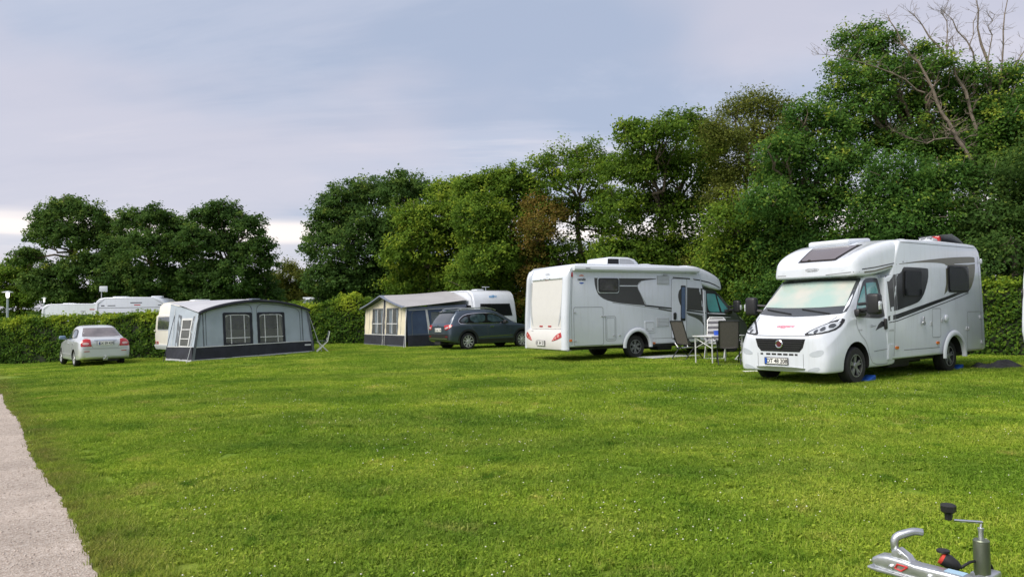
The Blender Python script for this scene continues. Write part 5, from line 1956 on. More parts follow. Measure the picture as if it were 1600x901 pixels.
text('Emotion  Edition', 0.05, LOGOG, tB, (xb - 0.075, 0.0, 0.90), TROT['B'], 'script_lettering')
# entrance step
mb = MB()
mb.rbox((-2.36, -1.30, 0.27), (0.55, 0.30, 0.04), 0.01)
mb.tube([(-2.15, -1.1, 0.42), (-2.15, -1.25, 0.27)], 0.015)
mb.tube([(-2.57, -1.1, 0.42), (-2.57, -1.25, 0.27)], 0.015)
mb.build('entrance_step', ALU, tB)
# ------------------------------------------------------------------ cars
def car_half(zb, ws, zbelt, wbelt, wtop, zt):
    zbelt = min(zbelt, zt - 0.03)
    zm = zb + (zbelt - zb) * 0.5
    gh = zt - zbelt
    return [(0, zb), (ws * 0.75, zb), (ws - 0.05, zb), (ws - 0.005, zb + 0.05), (ws + 0.01, zm), (wbelt + 0.004, zbelt - 0.04), (wbelt - 0.015, zbelt),
            (wtop + (wbelt - wtop) * 0.42, zbelt + gh * 0.55), (wtop, zt - min(0.07, gh * 0.4)), (wtop - 0.09, zt - min(0.012, gh * 0.1)), (wtop * 0.5, zt + 0.008), (0, zt + 0.012)]


def car_body(st, mats, arches):
    mb = loft([(x, car_half(*q)) for x, *q in st], 2, 2)
    me = mb.mesh('body', [mats], 0)
    return cut_arches(me, arches, ARCH)


# --- dark grey estate: origin on the ground under the rear axle
hs = (0.82, 0.57)
ls = (-0.57, 0.82)
ox, oy = -1.77 + ls[0] * 0.9, 29.31 + ls[1] * 0.9
S = thing('sport_utility_car', 'dark grey sport utility car with silver roof rails parked by the cream awning', 'car', (ox, oy, g(ox, oy)), math.atan2(hs[1], hs[0]))
st = [
    (-0.86, 0.50, 0.62, 0.78, 0.62, 0.50, 0.90),
    (-0.86, 0.44, 0.76, 0.82, 0.76, 0.62, 0.96),
    (-0.83, 0.38, 0.86, 0.90, 0.84, 0.68, 1.03),
    (-0.76, 0.34, 0.90, 0.97, 0.885, 0.70, 1.11),
    (-0.62, 0.30, 0.915, 1.00, 0.90, 0.72, 1.31),
    (-0.44, 0.26, 0.92, 1.01, 0.905, 0.71, 1.50),
    (-0.36, 0.25, 0.92, 1.01, 0.905, 0.71, 1.57),
    (-0.15, 0.24, 0.92, 1.01, 0.905, 0.715, 1.60),
    (0.4, 0.23, 0.92, 1.00, 0.905, 0.73, 1.62),
    (1.0, 0.23, 0.92, 0.99, 0.905, 0.73, 1.62),
    (1.40, 0.23, 0.92, 0.985, 0.905, 0.72, 1.58),
    (1.75, 0.23, 0.92, 0.98, 0.905, 0.68, 1.44),
    (2.15, 0.23, 0.92, 0.975, 0.90, 0.70, 1.21),
    (2.42, 0.23, 0.915, 0.97, 0.89, 0.74, 1.06),
    (2.60, 0.23, 0.91, 0.96, 0.88, 0.76, 1.015),
    (3.05, 0.24, 0.89, 0.90, 0.86, 0.72, 0.95),
    (3.35, 0.26, 0.82, 0.80, 0.78, 0.66, 0.86),
    (3.48, 0.30, 0.70, 0.66, 0.66, 0.55, 0.74),
    (3.52, 0.36, 0.55, 0.58, 0.52, 0.45, 0.64),
]
bm_ = car_body(st, SUVP, [(0, 0.345, 0.405, 0.55, 1.3), (0, 0.345, 0.405, -1.3, -0.55), (2.64, 0.345, 0.405, 0.55, 1.3), (2.64, 0.345, 0.405, -1.3, -0.55)])
link('body', bm_, S)
bv = me_bvh(bm_)
for x in (0, 2.64):
    for y in (0.80, -0.80):
        add_wheel(S, W_SUV, x, y, 0.342)
rg = rpoly([(-0.60, 1.46), (-0.60, 1.46), (0.60, 1.46), (0.60, 1.46), (0.67, 1.10), (0.60, 1.06), (-0.60, 1.06), (-0.67, 1.10)], 1)
patch('rear_window', rg, 'B', bv, GREYGLASS, S, off=0.004, step=0.06)
mb = MB()
mb.prism([(-0.40, 1.52), (-0.48, 1.50), (-0.50, 1.515), (-0.30, 1.59), (-0.15, 1.60), (-0.2, 1.575)], -0.60, 0.60, r=0.015)
mb.build('roof_spoiler', SUVP, S)
for ax, sg in (('R', -1), ('L', 1)):
    wo = rpoly([(-0.34, 1.04), (-0.34, 1.04), (-0.42, 1.10), (-0.38, 1.22), (-0.10, 1.40), (0.4, 1.455), (1.0, 1.46), (1.35, 1.41), (1.65, 1.28), (1.98, 1.05), (1.98, 1.05), (1.2, 1.035)], 1)
    sw = patch('side_window', wo, ax, bv, DGLASS, S, off=0.003, step=0.08)
    seam('chrome_trim', wo, ax, bv, CHROME, S, w=0.02, off=0.006)
    for gl in ([(-0.33, 1.11), (-0.31, 1.20), (0.02, 1.36), (0.06, 1.09)], [(0.16, 1.09), (0.13, 1.38), (0.42, 1.415), (0.86, 1.42), (0.84, 1.09)], [(0.96, 1.09), (0.99, 1.42), (1.32, 1.37), (1.60, 1.26), (1.80, 1.09)]):
        patch('pane', rpoly(gl, 1), ax, bv, mat('car_side_glass', (0.035, 0.06, 0.075), 0.03, coat=1.0, var=0.5, vscale=5), sw, off=0.007, step=0.1)
    # lower cladding and arch rims
    patch('sill_cladding', [(0.42, 0.28), (2.2, 0.28), (2.2, 0.42), (0.45, 0.42)], ax, bv, BLACK, S, off=0.006)
    seam('sill_strip', [(0.48, 0.50), (1.3, 0.52), (2.15, 0.545)], ax, bv, CHROME, S, w=0.018, off=0.006, closed=False)
    for xw in (0, 2.64):
        seam('arch_trim', [(xw + 0.45 * math.cos(R(a)), 0.345 + 0.45 * math.sin(R(a))) for a in range(2, 179, 8)], ax, bv, BLACK, S, w=0.07, off=0.007, closed=False)
    seam('door_seam', [(0.92, 0.36), (0.92, 1.04)], ax, bv, SEAM, S, w=0.012, closed=False)
    seam('door_seam', [(0.10, 1.02), (0.20, 0.85), (0.42, 0.58), (0.5, 0.40)], ax, bv, SEAM, S, w=0.012, closed=False)
    seam('door_seam', [(2.02, 1.0), (2.05, 0.7), (2.0, 0.4)], ax, bv, SEAM, S, w=0.012, closed=False)
    for xh in (0.30, 1.12):
        patch('door_handle', rrect(xh - 0.09, 0.885, xh + 0.09, 0.92, 0.015), ax, bv, CHROME if xh > 1 else SUVP, S, off=0.03)
    mb = MB()
    mb.rbox((1.72, sg * 1.00, 1.09), (0.14, 0.20, 0.15), 0.05, seg=3)
    mb.tube([(1.75, sg * 0.88, 1.03), (1.73, sg * 0.98, 1.06)], 0.03)
    mb.build('mirror', BLACK, S)
    mb = MB()
    mb.tube([(-0.30, sg * 0.64, 1.59), (-0.15, sg * 0.645, 1.645), (0.5, sg * 0.66, 1.675), (1.0, sg * 0.66, 1.67), (1.35, sg * 0.65, 1.62), (1.48, sg * 0.64, 1.565)], 0.02, 8)
    mb.build('roof_rail', ALU, S)
    tl = patch('tail_light', rpoly([(sg * 0.48, 0.985), (sg * 0.48, 0.985), (sg * 0.84, 1.01), (sg * 0.885, 0.98), (sg * 0.86, 0.86), (sg * 0.66, 0.80), (sg * 0.54, 0.83), (sg * 0.54, 0.83)], 1), 'B', bv, RED, S, off=0.010, step=0.05)
    patch('lens', rpoly([(sg * 0.56, 0.89), (sg * 0.78, 0.93), (sg * 0.80, 0.89), (sg * 0.64, 0.84), (sg * 0.57, 0.85)], 1), 'B', bv, LENS, tl, off=0.016, step=0.05)
    patch('headlight', rpoly([(sg * 0.40, 0.76), (sg * 0.72, 0.80), (sg * 0.70, 0.70), (sg * 0.42, 0.69)], 1), 'F', bv, LENS, S, off=0.008, step=0.05)
patch('bumper_cladding', [(-0.86, 0.42), (0.86, 0.42), (0.88, 0.60), (0.7, 0.64), (-0.7, 0.64), (-0.88, 0.60)], 'B', bv, BLACK, S, off=0.006, step=0.1)
seam('bumper_strip', [(-0.70, 0.46), (0.70, 0.46)], 'B', bv, ALU, S, w=0.03, off=0.012, closed=False)
patch('fog_reflector', rrect(-0.74, 0.53, -0.58, 0.55, 0.005), 'B', bv, RED, S, off=0.012)
patch('fog_reflector', rrect(0.58, 0.53, 0.74, 0.55, 0.005), 'B', bv, RED, S, off=0.012)
seam('tailgate_seam', [(-0.62, 1.04), (-0.50, 0.80), (-0.48, 0.66), (0.48, 0.66), (0.50, 0.80), (0.62, 1.04)], 'B', bv, SEAM, S, w=0.012, closed=False)
mb = MB()
mb.lathe([(0.045, 0), (0.045, -0.014)], n=16, c=(-0.845, 0, 0.97), axis='x')
mb.build('badge', CHROME, S)
number_plate(S, (-0.868, 0.0, 0.80), 'B', 'DB 66 718', blue=False, w=0.48, h=0.115, framed=False)
patch('windscreen', rpoly([(-0.62, 1.46), (0.62, 1.46), (0.74, 1.12), (-0.74, 1.12)], 1), 'F', bv, GREYGLASS, S, off=0.004, step=0.08)
patch('grille', rpoly([(-0.38, 0.74), (0.38, 0.74), (0.30, 0.56), (-0.30, 0.56)], 1), 'F', bv, BLACK, S, off=0.006, step=0.08)
mb = MB()
mb.box((1.3, 0, 0.24), (3.4, 1.3, 0.06))
mb.rbox((-0.5, 0.3, 0.27), (0.5, 0.5, 0.14), 0.04)
mb.build('underbody', UNDER, S)

# --- silver saloon: origin on the ground under the rear axle
hs = (-0.657, 0.754)
rs = (0.754, 0.657)
ox, oy = -16.63 + rs[0] * 0.82, 27.98 + rs[1] * 0.82
S2 = thing('saloon_car', 'small silver saloon car parked nose into the hedge', 'car', (ox, oy, g(ox, oy) + 0.0), math.atan2(hs[1], hs[0]))
st = [
    (-1.07, 0.46, 0.56, 0.68, 0.56, 0.48, 0.82),
    (-1.07, 0.40, 0.70, 0.72, 0.70, 0.60, 0.90),
    (-1.04, 0.34, 0.80, 0.80, 0.78, 0.66, 0.99),
    (-0.96, 0.29, 0.845, 0.92, 0.825, 0.70, 1.06),
    (-0.80, 0.26, 0.86, 0.95, 0.845, 0.72, 1.085),
    (-0.58, 0.25, 0.865, 0.96, 0.855, 0.71, 1.10),
    (-0.50, 0.24, 0.865, 0.965, 0.855, 0.68, 1.13),
    (-0.25, 0.23, 0.865, 0.97, 0.855, 0.62, 1.31),
    (0.02, 0.22, 0.865, 0.97, 0.855, 0.59, 1.47),
    (0.20, 0.22, 0.865, 0.965, 0.855, 0.595, 1.52),
    (0.60, 0.22, 0.865, 0.96, 0.855, 0.62, 1.555),
    (1.00, 0.22, 0.865, 0.955, 0.855, 0.62, 1.54),
    (1.30, 0.22, 0.865, 0.95, 0.855, 0.62, 1.47),
    (1.75, 0.22, 0.865, 0.945, 0.85, 0.64, 1.23),
    (2.10, 0.22, 0.86, 0.93, 0.84, 0.68, 1.03),
    (2.30, 0.23, 0.855, 0.90, 0.83, 0.70, 0.98),
    (2.80, 0.24, 0.83, 0.84, 0.80, 0.66, 0.90),
    (3.20, 0.26, 0.74, 0.74, 0.70, 0.60, 0.80),
    (3.36, 0.30, 0.60, 0.62, 0.56, 0.48, 0.68),
    (3.40, 0.36, 0.48, 0.54, 0.46, 0.40, 0.60),
]
bm_ = car_body(st, SILVER, [(0, 0.305, 0.36, 0.50, 1.3), (0, 0.305, 0.36, -1.3, -0.50), (2.5, 0.305, 0.36, 0.50, 1.3), (2.5, 0.305, 0.36, -1.3, -0.50)])
link('body', bm_, S2)
bv = me_bvh(bm_)
for x in (0, 2.5):
    for y in (0.755, -0.755):
        add_wheel(S2, W_CAR, x, y, 0.302)
rgm = mat('rear_window_glass', (0.16, 0.14, 0.14), 0.05, coat=0.8, var=0.3, vscale=3)
patch('rear_window', rpoly([(-0.53, 1.45), (-0.53, 1.45), (0.53, 1.45), (0.53, 1.45), (0.66, 1.14), (0.62, 1.12), (-0.62, 1.12), (-0.66, 1.14)], 1), 'B', bv, rgm, S2, off=0.004, step=0.06)
for ax, sg in (('R', -1), ('L', 1)):
    wo = rpoly([(-0.15, 1.08), (-0.15, 1.08), (-0.10, 1.15), (0.18, 1.37), (0.60, 1.42), (1.02, 1.40), (1.35, 1.27), (1.72, 1.03), (1.72, 1.03), (0.8, 1.02)], 1)
    sw = patch('side_window', wo, ax, bv, DGLASS, S2, off=0.003, step=0.08)
    for gl in ([(0.02, 1.10), (0.22, 1.33), (0.62, 1.38), (0.66, 1.07)], [(0.76, 1.07), (0.74, 1.38), (1.0, 1.36), (1.28, 1.25), (1.55, 1.07)]):
        patch('pane', rpoly(gl, 1), ax, bv, mat('car_side_glass', (0.035, 0.06, 0.075), 0.03, coat=1.0), sw, off=0.007, step=0.1)
    seam('door_seam', [(0.70, 0.30), (0.70, 1.02)], ax, bv, SEAM, S2, w=0.012, closed=False)
    seam('door_seam', [(0.0, 1.05), (0.2, 0.8), (0.42, 0.5), (0.45, 0.30)], ax, bv, SEAM, S2, w=0.012, closed=False)
    seam('door_seam', [(1.75, 1.0), (1.85, 0.7), (1.8, 0.32)], ax, bv, SEAM, S2, w=0.012, closed=False)
    seam('side_moulding', [(0.40, 0.46), (2.05, 0.46)], ax, bv, LGREY, S2, w=0.03, off=0.008, closed=False)
    for xh in (0.22, 1.0):
        patch('door_handle', rrect(xh - 0.08, 0.845, xh + 0.08, 0.88, 0.015), ax, bv, SILVER, S2, off=0.03)
    mb = MB()
    mb.rbox((1.50, sg * 0.97, 1.08), (0.12, 0.24, 0.15), 0.05, seg=3)
    mb.tube([(1.55, sg * 0.82, 1.02), (1.52, sg * 0.92, 1.05)], 0.03)
    mb.build('mirror', mat('blue_grey_mirror', (0.16, 0.24, 0.36), 0.25, coat=0.5), S2)
    tl = patch('tail_light', rpoly([(sg * 0.50, 1.02), (sg * 0.50, 1.02), (sg * 0.62, 1.05), (sg * 0.72, 1.02), (sg * 0.80, 0.92), (sg * 0.81, 0.78), (sg * 0.79, 0.76), (sg * 0.47, 0.77), (sg * 0.47, 0.77)], 1), 'B', bv, RED, S2, off=0.010, step=0.05)
    patch('lens', rpoly([(sg * 0.56, 0.91), (sg * 0.74, 0.92), (sg * 0.76, 0.83), (sg * 0.56, 0.83)], 1), 'B', bv, mat('pink_lens', (0.62, 0.40, 0.38), 0.15, coat=0.8), tl, off=0.015, step=0.05)
    patch('reflector', rrect(sg * 0.62 - 0.09, 0.575, sg * 0.62 + 0.09, 0.60, 0.008), 'B', bv, RED, S2, off=0.010)
    patch('headlight', rpoly([(sg * 0.38, 0.70), (sg * 0.62, 0.75), (sg * 0.62, 0.64), (sg * 0.40, 0.62)], 1), 'F', bv, LENS, S2, off=0.008, step=0.05)
seam('boot_seam', [(-0.62, 1.10), (-0.46, 0.80), (-0.42, 0.70), (0.42, 0.70), (0.46, 0.80), (0.62, 1.10)], 'B', bv, SEAML, S2, w=0.012, closed=False)
seam('boot_trim', [(-0.38, 0.985), (0.38, 0.985)], 'B', bv, CHROME, S2, w=0.025, off=0.02, closed=False)
patch('plate_recess', rpoly([(-0.34, 0.97), (-0.34, 0.97), (0.34, 0.97), (0.34, 0.97), (0.30, 0.80), (0.30, 0.80), (-0.30, 0.80), (-0.30, 0.80)], 1), 'B', bv, LGREY, S2, off=0.004, step=0.08)
number_plate(S2, (-1.075, 0.0, 0.875), 'B', 'CX 29 429', w=0.46, h=0.115, framed=False)
seam('bumper_seam', [(-0.80, 0.70), (-0.4, 0.665), (0.4, 0.665), (0.80, 0.70)], 'B', bv, SEAML, S2, w=0.012, closed=False)
patch('bumper_lip', rpoly([(-0.68, 0.40), (0.68, 0.40), (0.62, 0.35), (-0.62, 0.35)], 1), 'B', bv, SILVER, S2, off=0.02, step=0.08)
mb = MB()
mb.tube([(-0.8, 0, 0.30), (-1.12, 0, 0.30), (-1.17, 0, 0.36)], 0.022, 8)
mb.lathe([(0.01, 0.36), (0.026, 0.38), (0.026, 0.40), (0.01, 0.42)], n=12, c=(-1.17, 0, 0), axis='z')
mb.rbox((-1.02, 0, 0.29), (0.05, 0.16, 0.10), 0.01)
mb.build('tow_ball', STEEL, S2)
mb = MB()
mb.box((1.2, 0, 0.23), (3.4, 1.2, 0.06))
mb.rbox((-0.6, -0.3, 0.25), (0.5, 0.4, 0.14), 0.04)
mb.build('underbody', UNDER, S2)
patch('windscreen', rpoly([(-0.58, 1.44), (0.58, 1.44), (0.70, 1.06), (-0.70, 1.06)], 1), 'F', bv, GREYGLASS, S2, off=0.004, step=0.08)
# ------------------------------------------------------------------ caravans
def caravan(label, loc, heading, Lg=5.0, W=2.2, H=2.55, paint=WHITE, style='modern', front_win=True, rear_win=True, marks=(), drawbar=True, stripe=None, zb=0.42, side_wins=((0.6, 1.5), (2.2, 3.1), (3.7, 4.5))):
    """forward (+x) is the drawbar end; origin on the ground under the middle of the body"""
    t = thing('caravan', label, 'caravan', loc, math.atan2(heading[1], heading[0]))
    hl = Lg / 2
    if style == 'modern':
        side = [(-hl + 0.12, zb), (hl - 0.30, zb), (hl - 0.10, zb + 0.16), (hl + 0.02, zb + 0.50), (hl, zb + 0.72), (hl - 0.16, H - 0.55), (hl - 0.30, H - 0.22), (hl - 0.48, H - 0.08), (hl - 0.75, H - 0.01), (0, H + 0.01), (-hl + 0.55, H), (-hl + 0.30, H - 0.05), (-hl + 0.15, H - 0.18), (-hl + 0.08, H - 0.42), (-hl, zb + 0.70), (-hl, zb + 0.2)]
    else:
        side = [(-hl + 0.10, zb), (hl - 0.20, zb), (hl - 0.04, zb + 0.18), (hl, zb + 0.55), (hl - 0.10, H - 0.62), (hl - 0.22, H - 0.56), (hl - 0.26, H - 0.20), (hl - 0.40, H - 0.06), (hl - 0.62, H), (-hl + 0.62, H), (-hl + 0.34, H - 0.05), (-hl + 0.20, H - 0.20), (-hl + 0.14, H - 0.54), (-hl + 0.06, H - 0.60), (-hl, zb + 0.60), (-hl + 0.02, zb + 0.10)]
    mb = MB()
    mb.prism(side, -W / 2, W / 2, r=0.05)
    me = mb.mesh('body', [paint], 0)
    me = cut_arches(me, [(-0.1, 0.31, 0.38, W / 2 - 0.3, 2), (-0.1, 0.31, 0.38, -2, -W / 2 + 0.3)], ARCH)
    link('body', me, t)
    bv = me_bvh(me)
    for sg in (-1, 1):
        add_wheel(t, W_CARAV, -0.1, sg * (W / 2 - 0.13), 0.31)
    for ax, sg in (('L', 1), ('R', -1)):
        for (a, b2) in side_wins:
            f = patch('window', rrect(-hl + a, 1.15 + zb - 0.42, -hl + b2, 1.80 + zb - 0.42, 0.06), ax, bv, BLACK, t, off=0.012)
            patch('pane', rrect(-hl + a + 0.04, 1.19 + zb - 0.42, -hl + b2 - 0.04, 1.76 + zb - 0.42, 0.05), ax, bv, DGLASS, f, off=0.03)
        mb = MB()
        mb.tube([(-hl + 0.14, sg * (W / 2 + 0.01), 0.6), (-hl + 0.22, sg * (W / 2 + 0.01), H - 0.30), (-hl + 0.55, sg * (W / 2 - 0.01), H - 0.06), (hl - 0.8, sg * (W / 2 - 0.01), H - 0.06), (hl - 0.36, sg * (W / 2 + 0.01), H - 0.32), (hl - 0.12, sg * (W / 2 + 0.01), 1.0)], 0.016, 6)
        mb.build('awning_rail', ALU if style == 'modern' else LGREY, t)
        if stripe:
            seam('side_stripe', [(-hl + 0.25, H - 0.52), (hl - 0.45, H - 0.52)], ax, bv, stripe, t, w=0.03, closed=False)
        for (x, z, w_, h_, ma_) in marks:
            patch('side_mark', rrect(x - w_ / 2, z - h_ / 2, x + w_ / 2, z + h_ / 2, 0.01), ax, bv, ma_, t, off=0.003)
        seam('skirt_seam', [(-hl + 0.2, zb + 0.22), (hl - 0.5, zb + 0.22)], ax, bv, SEAML, t, w=0.014, closed=False)
    if front_win:
        f = patch('end_window', rrect(-W / 2 + 0.22, H - 1.28, W / 2 - 0.22, H - 0.66, 0.08), 'F', bv, BLACK, t, off=0.012)
        patch('pane', rrect(-W / 2 + 0.27, H - 1.24, W / 2 - 0.27, H - 0.70, 0.06), 'F', bv, DGLASS, f, off=0.035)
    if rear_win:
        f = patch('end_window', rrect(-W / 2 + 0.28, H - 1.25, W / 2 - 0.28, H - 0.68, 0.08), 'B', bv, BLACK, t, off=0.012)
        patch('pane', rrect(-W / 2 + 0.33, H - 1.21, W / 2 - 0.33, H - 0.72, 0.06), 'B', bv, DGLASS, f, off=0.035)
    for sg in (-1, 1):
        patch('tail_light', rrect(sg * (W / 2 - 0.25) - 0.14, zb + 0.20, sg * (W / 2 - 0.25) + 0.14, zb + 0.31, 0.02), 'B', bv, RED, t, off=0.02)
        patch('tail_lens', rrect(sg * (W / 2 - 0.25) - 0.05, zb + 0.215, sg * (W / 2 - 0.25) + 0.05, zb + 0.295, 0.01), 'B', bv, LENS, t, off=0.028)
    seam('bumper_seam', [(-W / 2 + 0.1, zb + 0.15), (W / 2 - 0.1, zb + 0.15)], 'B', bv, SEAML, t, w=0.02, closed=False)
    for (x, y, s_) in ((-0.9, 0.1, 0.34), (0.9, -0.1, 0.26)):
        mb = MB()
        mb.rbox((x, y, H + 0.03), (s_ * 2, s_ * 1.6, 0.09), 0.04)
        mb.build('roof_hatch', WHITE2, t)
    mb = MB()
    mb.box((0, 0, zb - 0.03), (Lg - 0.8, W - 0.5, 0.08))
    mb.tube([(-0.1, -W / 2 + 0.2, 0.31), (-0.1, W / 2 - 0.2, 0.31)], 0.04)
    if drawbar:
        for sg in (-1, 1):
            mb.tube([(hl - 1.0, sg * 0.65, zb - 0.02), (hl + 0.85, sg * 0.06, zb)], 0.04, 6)
    mb.build('chassis', UNDER if not drawbar else STEEL, t)
    return t, bv


# caravans standing beyond the hedge on the far side
DK = mat('dark_side_mark', (0.10, 0.10, 0.12), 0.5)
p = at(145, 480, 36.5)
ax_ = Vector((0.985, 0.17))
cv, bvx = caravan('white caravan behind the hedge with a flat aerial on its roof', (p.x + ax_.x * 1.8 - 0.17 * 1.15, 36.5 + ax_.y * 1.8 + 1.15, g(-18, 38) - 0.05), ax_, Lg=3.6, W=2.3, H=2.58, stripe=SEAML, marks=((0.2, 2.30, 0.55, 0.05, DK), (0.25, 2.19, 0.30, 0.05, RED), (-1.35, 2.17, 0.16, 0.06, DK), (-0.95, 2.17, 0.36, 0.04, DK), (1.3, 2.17, 0.16, 0.05, DK)), drawbar=False, side_wins=((0.5, 1.4), (2.1, 3.0)))
mb = MB()
mb.tube([(-1.55, -0.75, 2.53), (-1.55, -0.75, 2.95)], 0.02, 8)
mb.build('aerial_pole', LGREY, cv)
mb = MB()
mb.rbox((-1.45, -0.78, 3.02), (0.38, 0.06, 0.28), 0.03)
mb.build('flat_aerial', WHITE2, cv)
p = at(62, 480, 47)
cv2, _ = caravan('smaller white caravan farther behind the hedge near the lamps', (p.x + 2.1, 48.3, g(p.x, 48)), (0.98, 0.2), Lg=4.4, W=2.2, H=2.5, marks=((0.9, 2.12, 0.45, 0.06, RED), (0.3, 2.0, 0.3, 0.04, DK)), drawbar=False)
p = at(502, 480, 46)
cv4, _ = caravan('distant white caravan peeking over the middle hedge', (p.x, 46.5, g(p.x, 46.5)), (0.97, 0.22), Lg=2.6, W=2.1, H=2.55, drawbar=False, side_wins=((0.6, 1.6),))
# porch canopy beside it
pc = thing('porch_canopy', 'grey porch canopy beside the distant caravan above the hedge', 'awning', (p.x - 2.9, 46.2, g(p.x - 2.9, 46.2)), 0.05)
mb = MB()
rows = []
for i in range(9):
    x = 2.6 * i / 8
    rows.append([(x, y, 2.12 + 0.34 * math.sin(math.pi / 2 * x / 2.6) + 0.06 * yy) for yy, y in ((0, -1.2), (1, 0), (0, 1.2))])
mb.grid(rows)
mb.build('canopy', mat('canopy_cloth', (0.45, 0.47, 0.45), 0.8, var=0.1), pc)
for x, y in ((0.03, -1.15), (0.03, 1.15), (2.5, -1.15), (2.5, 1.15)):
    mb = MB()
    mb.tube([(x, y, 0), (x, y, 2.12 + 0.34 * math.sin(math.pi / 2 * x / 2.6))], 0.016, 6)
    mb.build('pole', ALU, pc)

# caravan that just enters the picture at its edge
cv5, _ = caravan('white caravan cut off at the photo edge, only its nose showing', (12.85, 15.5, g(12.8, 15.5)), (-0.8, -0.6), Lg=4.6, W=2.2, H=2.55)

# ------------------------------------------------------------------ awnings
T_BLUE = mat('pale_blue_grey_cloth', (0.385, 0.44, 0.51), 0.85, var=0.07, vscale=2, bump=0.25, bscale=9)
T_ROOF = mat('light_grey_roof_cloth', (0.43, 0.44, 0.47), 0.75, var=0.06, vscale=1.5, bump=0.2, bscale=5)
T_NAVY = mat('navy_black_cloth', (0.022, 0.024, 0.036), 0.8, var=0.2, vscale=4, bump=0.2, bscale=12)
T_GREY = mat('mid_grey_cloth', (0.13, 0.145, 0.165), 0.85, var=0.1, vscale=3)
T_BEIGE = mat('grey_beige_roof_cloth', (0.36, 0.355, 0.365), 0.8, var=0.07, vscale=1.5, bump=0.2, bscale=5)
T_CREAM = mat('cream_cloth', (0.70, 0.64, 0.49), 0.85, var=0.06, vscale=3, bump=0.25, bscale=14)
T_SLATE = mat('slate_blue_cloth', (0.055, 0.085, 0.155), 0.85, var=0.1, vscale=3, bump=0.3, bscale=8)
T_TRIM = mat('blue_grey_trim_cloth', (0.16, 0.185, 0.25), 0.85, var=0.08)
T_WHITE = mat('white_piping', (0.66, 0.67, 0.68), 0.6)
T_CURT = mat('blue_curtain_cloth', (0.42, 0.54, 0.70), 0.85, var=0.25, vscale=14)
FOIL = bpy.data.materials.new('clear_window_foil')
FOIL.use_nodes = True
nt = FOIL.node_tree
b = nt.nodes['Principled BSDF']
b.inputs['Base Color'].default_value = (0.22, 0.225, 0.225, 1)
b.inputs['Roughness'].default_value = 0.14
nz = nt.nodes.new('ShaderNodeTexNoise')
nz.inputs['Scale'].default_value = 3.5
tcn = nt.nodes.new('ShaderNodeTexCoord')
nt.links.new(tcn.outputs['Object'], nz.inputs['Vector'])
bp = nt.nodes.new('ShaderNodeBump')
bp.inputs['Strength'].default_value = 0.3
bp.inputs['Distance'].default_value = 0.05
nt.links.new(nz.outputs[0], bp.inputs['Height'])
nt.links.new(bp.outputs[0], b.inputs['Normal'])
tr = nt.nodes.new('ShaderNodeBsdfTransparent')
tr.inputs[0].default_value = (0.9, 0.92, 0.92, 1)
ms = nt.nodes.new('ShaderNodeMixShader')
ms.inputs[0].default_value = 0.52
nt.links.new(b.outputs[0], ms.inputs[1])
nt.links.new(tr.outputs[0], ms.inputs[2])
nt.links.new(ms.outputs[0], nt.nodes['Material Output'].inputs[0])


def lines(lo, hi, step, extra):
    a = list(np.linspace(lo, hi, max(2, int(round((hi - lo) / step)) + 1)))
    a = [q for q in a if all(abs(q - e) > step * 0.35 for e in extra if lo < e < hi)]
    return sorted(a + [e for e in extra if lo < e < hi] + [])


def cloth_wall(name, u0, u1, z0, ztop, pos, ma, parent, holes=(), wr=0.012, seed=0):
    """cloth between z0 and ztop(u); pos(u, z, d) -> local point, d = outward displacement"""
    us = lines(u0, u1, 0.14, [h[0] for h in holes] + [h[2] for h in holes])
    zz = lines(0, 1, 0.09, [])
    mb = MB()
    zabs_extra = sorted(set([h[1] for h in holes] + [h[3] for h in holes]))
    idx = {}
    rows = []
    for u in us:
        top = ztop(u)
        zl = lines(z0, top, 0.13, zabs_extra)
        # keep the same count in every column: fixed levels below the holes' tops, the rest stretched
        base = [z for z in zabs_extra if z0 < z < top]
        rows.append((u, top))
    lev = sorted(set([z0] + [z for z in zabs_extra] + list(np.linspace(z0, max(zabs_extra) if zabs_extra else z0 + 0.9, 9)) ))
    lev = [q for i, q in enumerate(lev) if i == 0 or q - lev[i - 1] > 0.03 or q in zabs_extra]
    ntop = 5
    P = []
    for u, top in rows:
        colv = []
        L_ = lev[-1]
        levels = [min(z, top) for z in lev] + [L_ + (top - L_) * k / ntop for k in range(1, ntop + 1)]
        for z in levels:
            d = wr * (math.sin(u * 7 + z * 5 + seed) * math.sin(z * 4 - u * 3 + seed * 2) + 0.5 * math.sin(u * 17 - z * 13 + seed))
            colv.append(pos(u, z, d))
        P.append((u, levels, colv))
    o = 0
    nv = len(P[0][1])
    for u, levels, colv in P:
        mb.v += [tuple(q) for q in colv]
    for i in range(len(P) - 1):
        um = (P[i][0] + P[i + 1][0]) / 2
        for j in range(nv - 1):
            zm = (P[i][1][j] + P[i][1][j + 1]) / 2
            if any(h[0] < um < h[2] and h[1] < zm < h[3] for h in holes):
                continue
            mb.f.append((i * nv + j, i * nv + j + 1, (i + 1) * nv + j + 1, (i + 1) * nv + j))
            mb.mi.append(0)
    ob = mb.build(name, ma, parent, smooth=60)
    full = MB()
    full.v = mb.v
    full.f = [(i * nv + j, i * nv + j + 1, (i + 1) * nv + j + 1, (i + 1) * nv + j) for i in range(len(P) - 1) for j in range(nv - 1)]
    return ob, full.bvh()


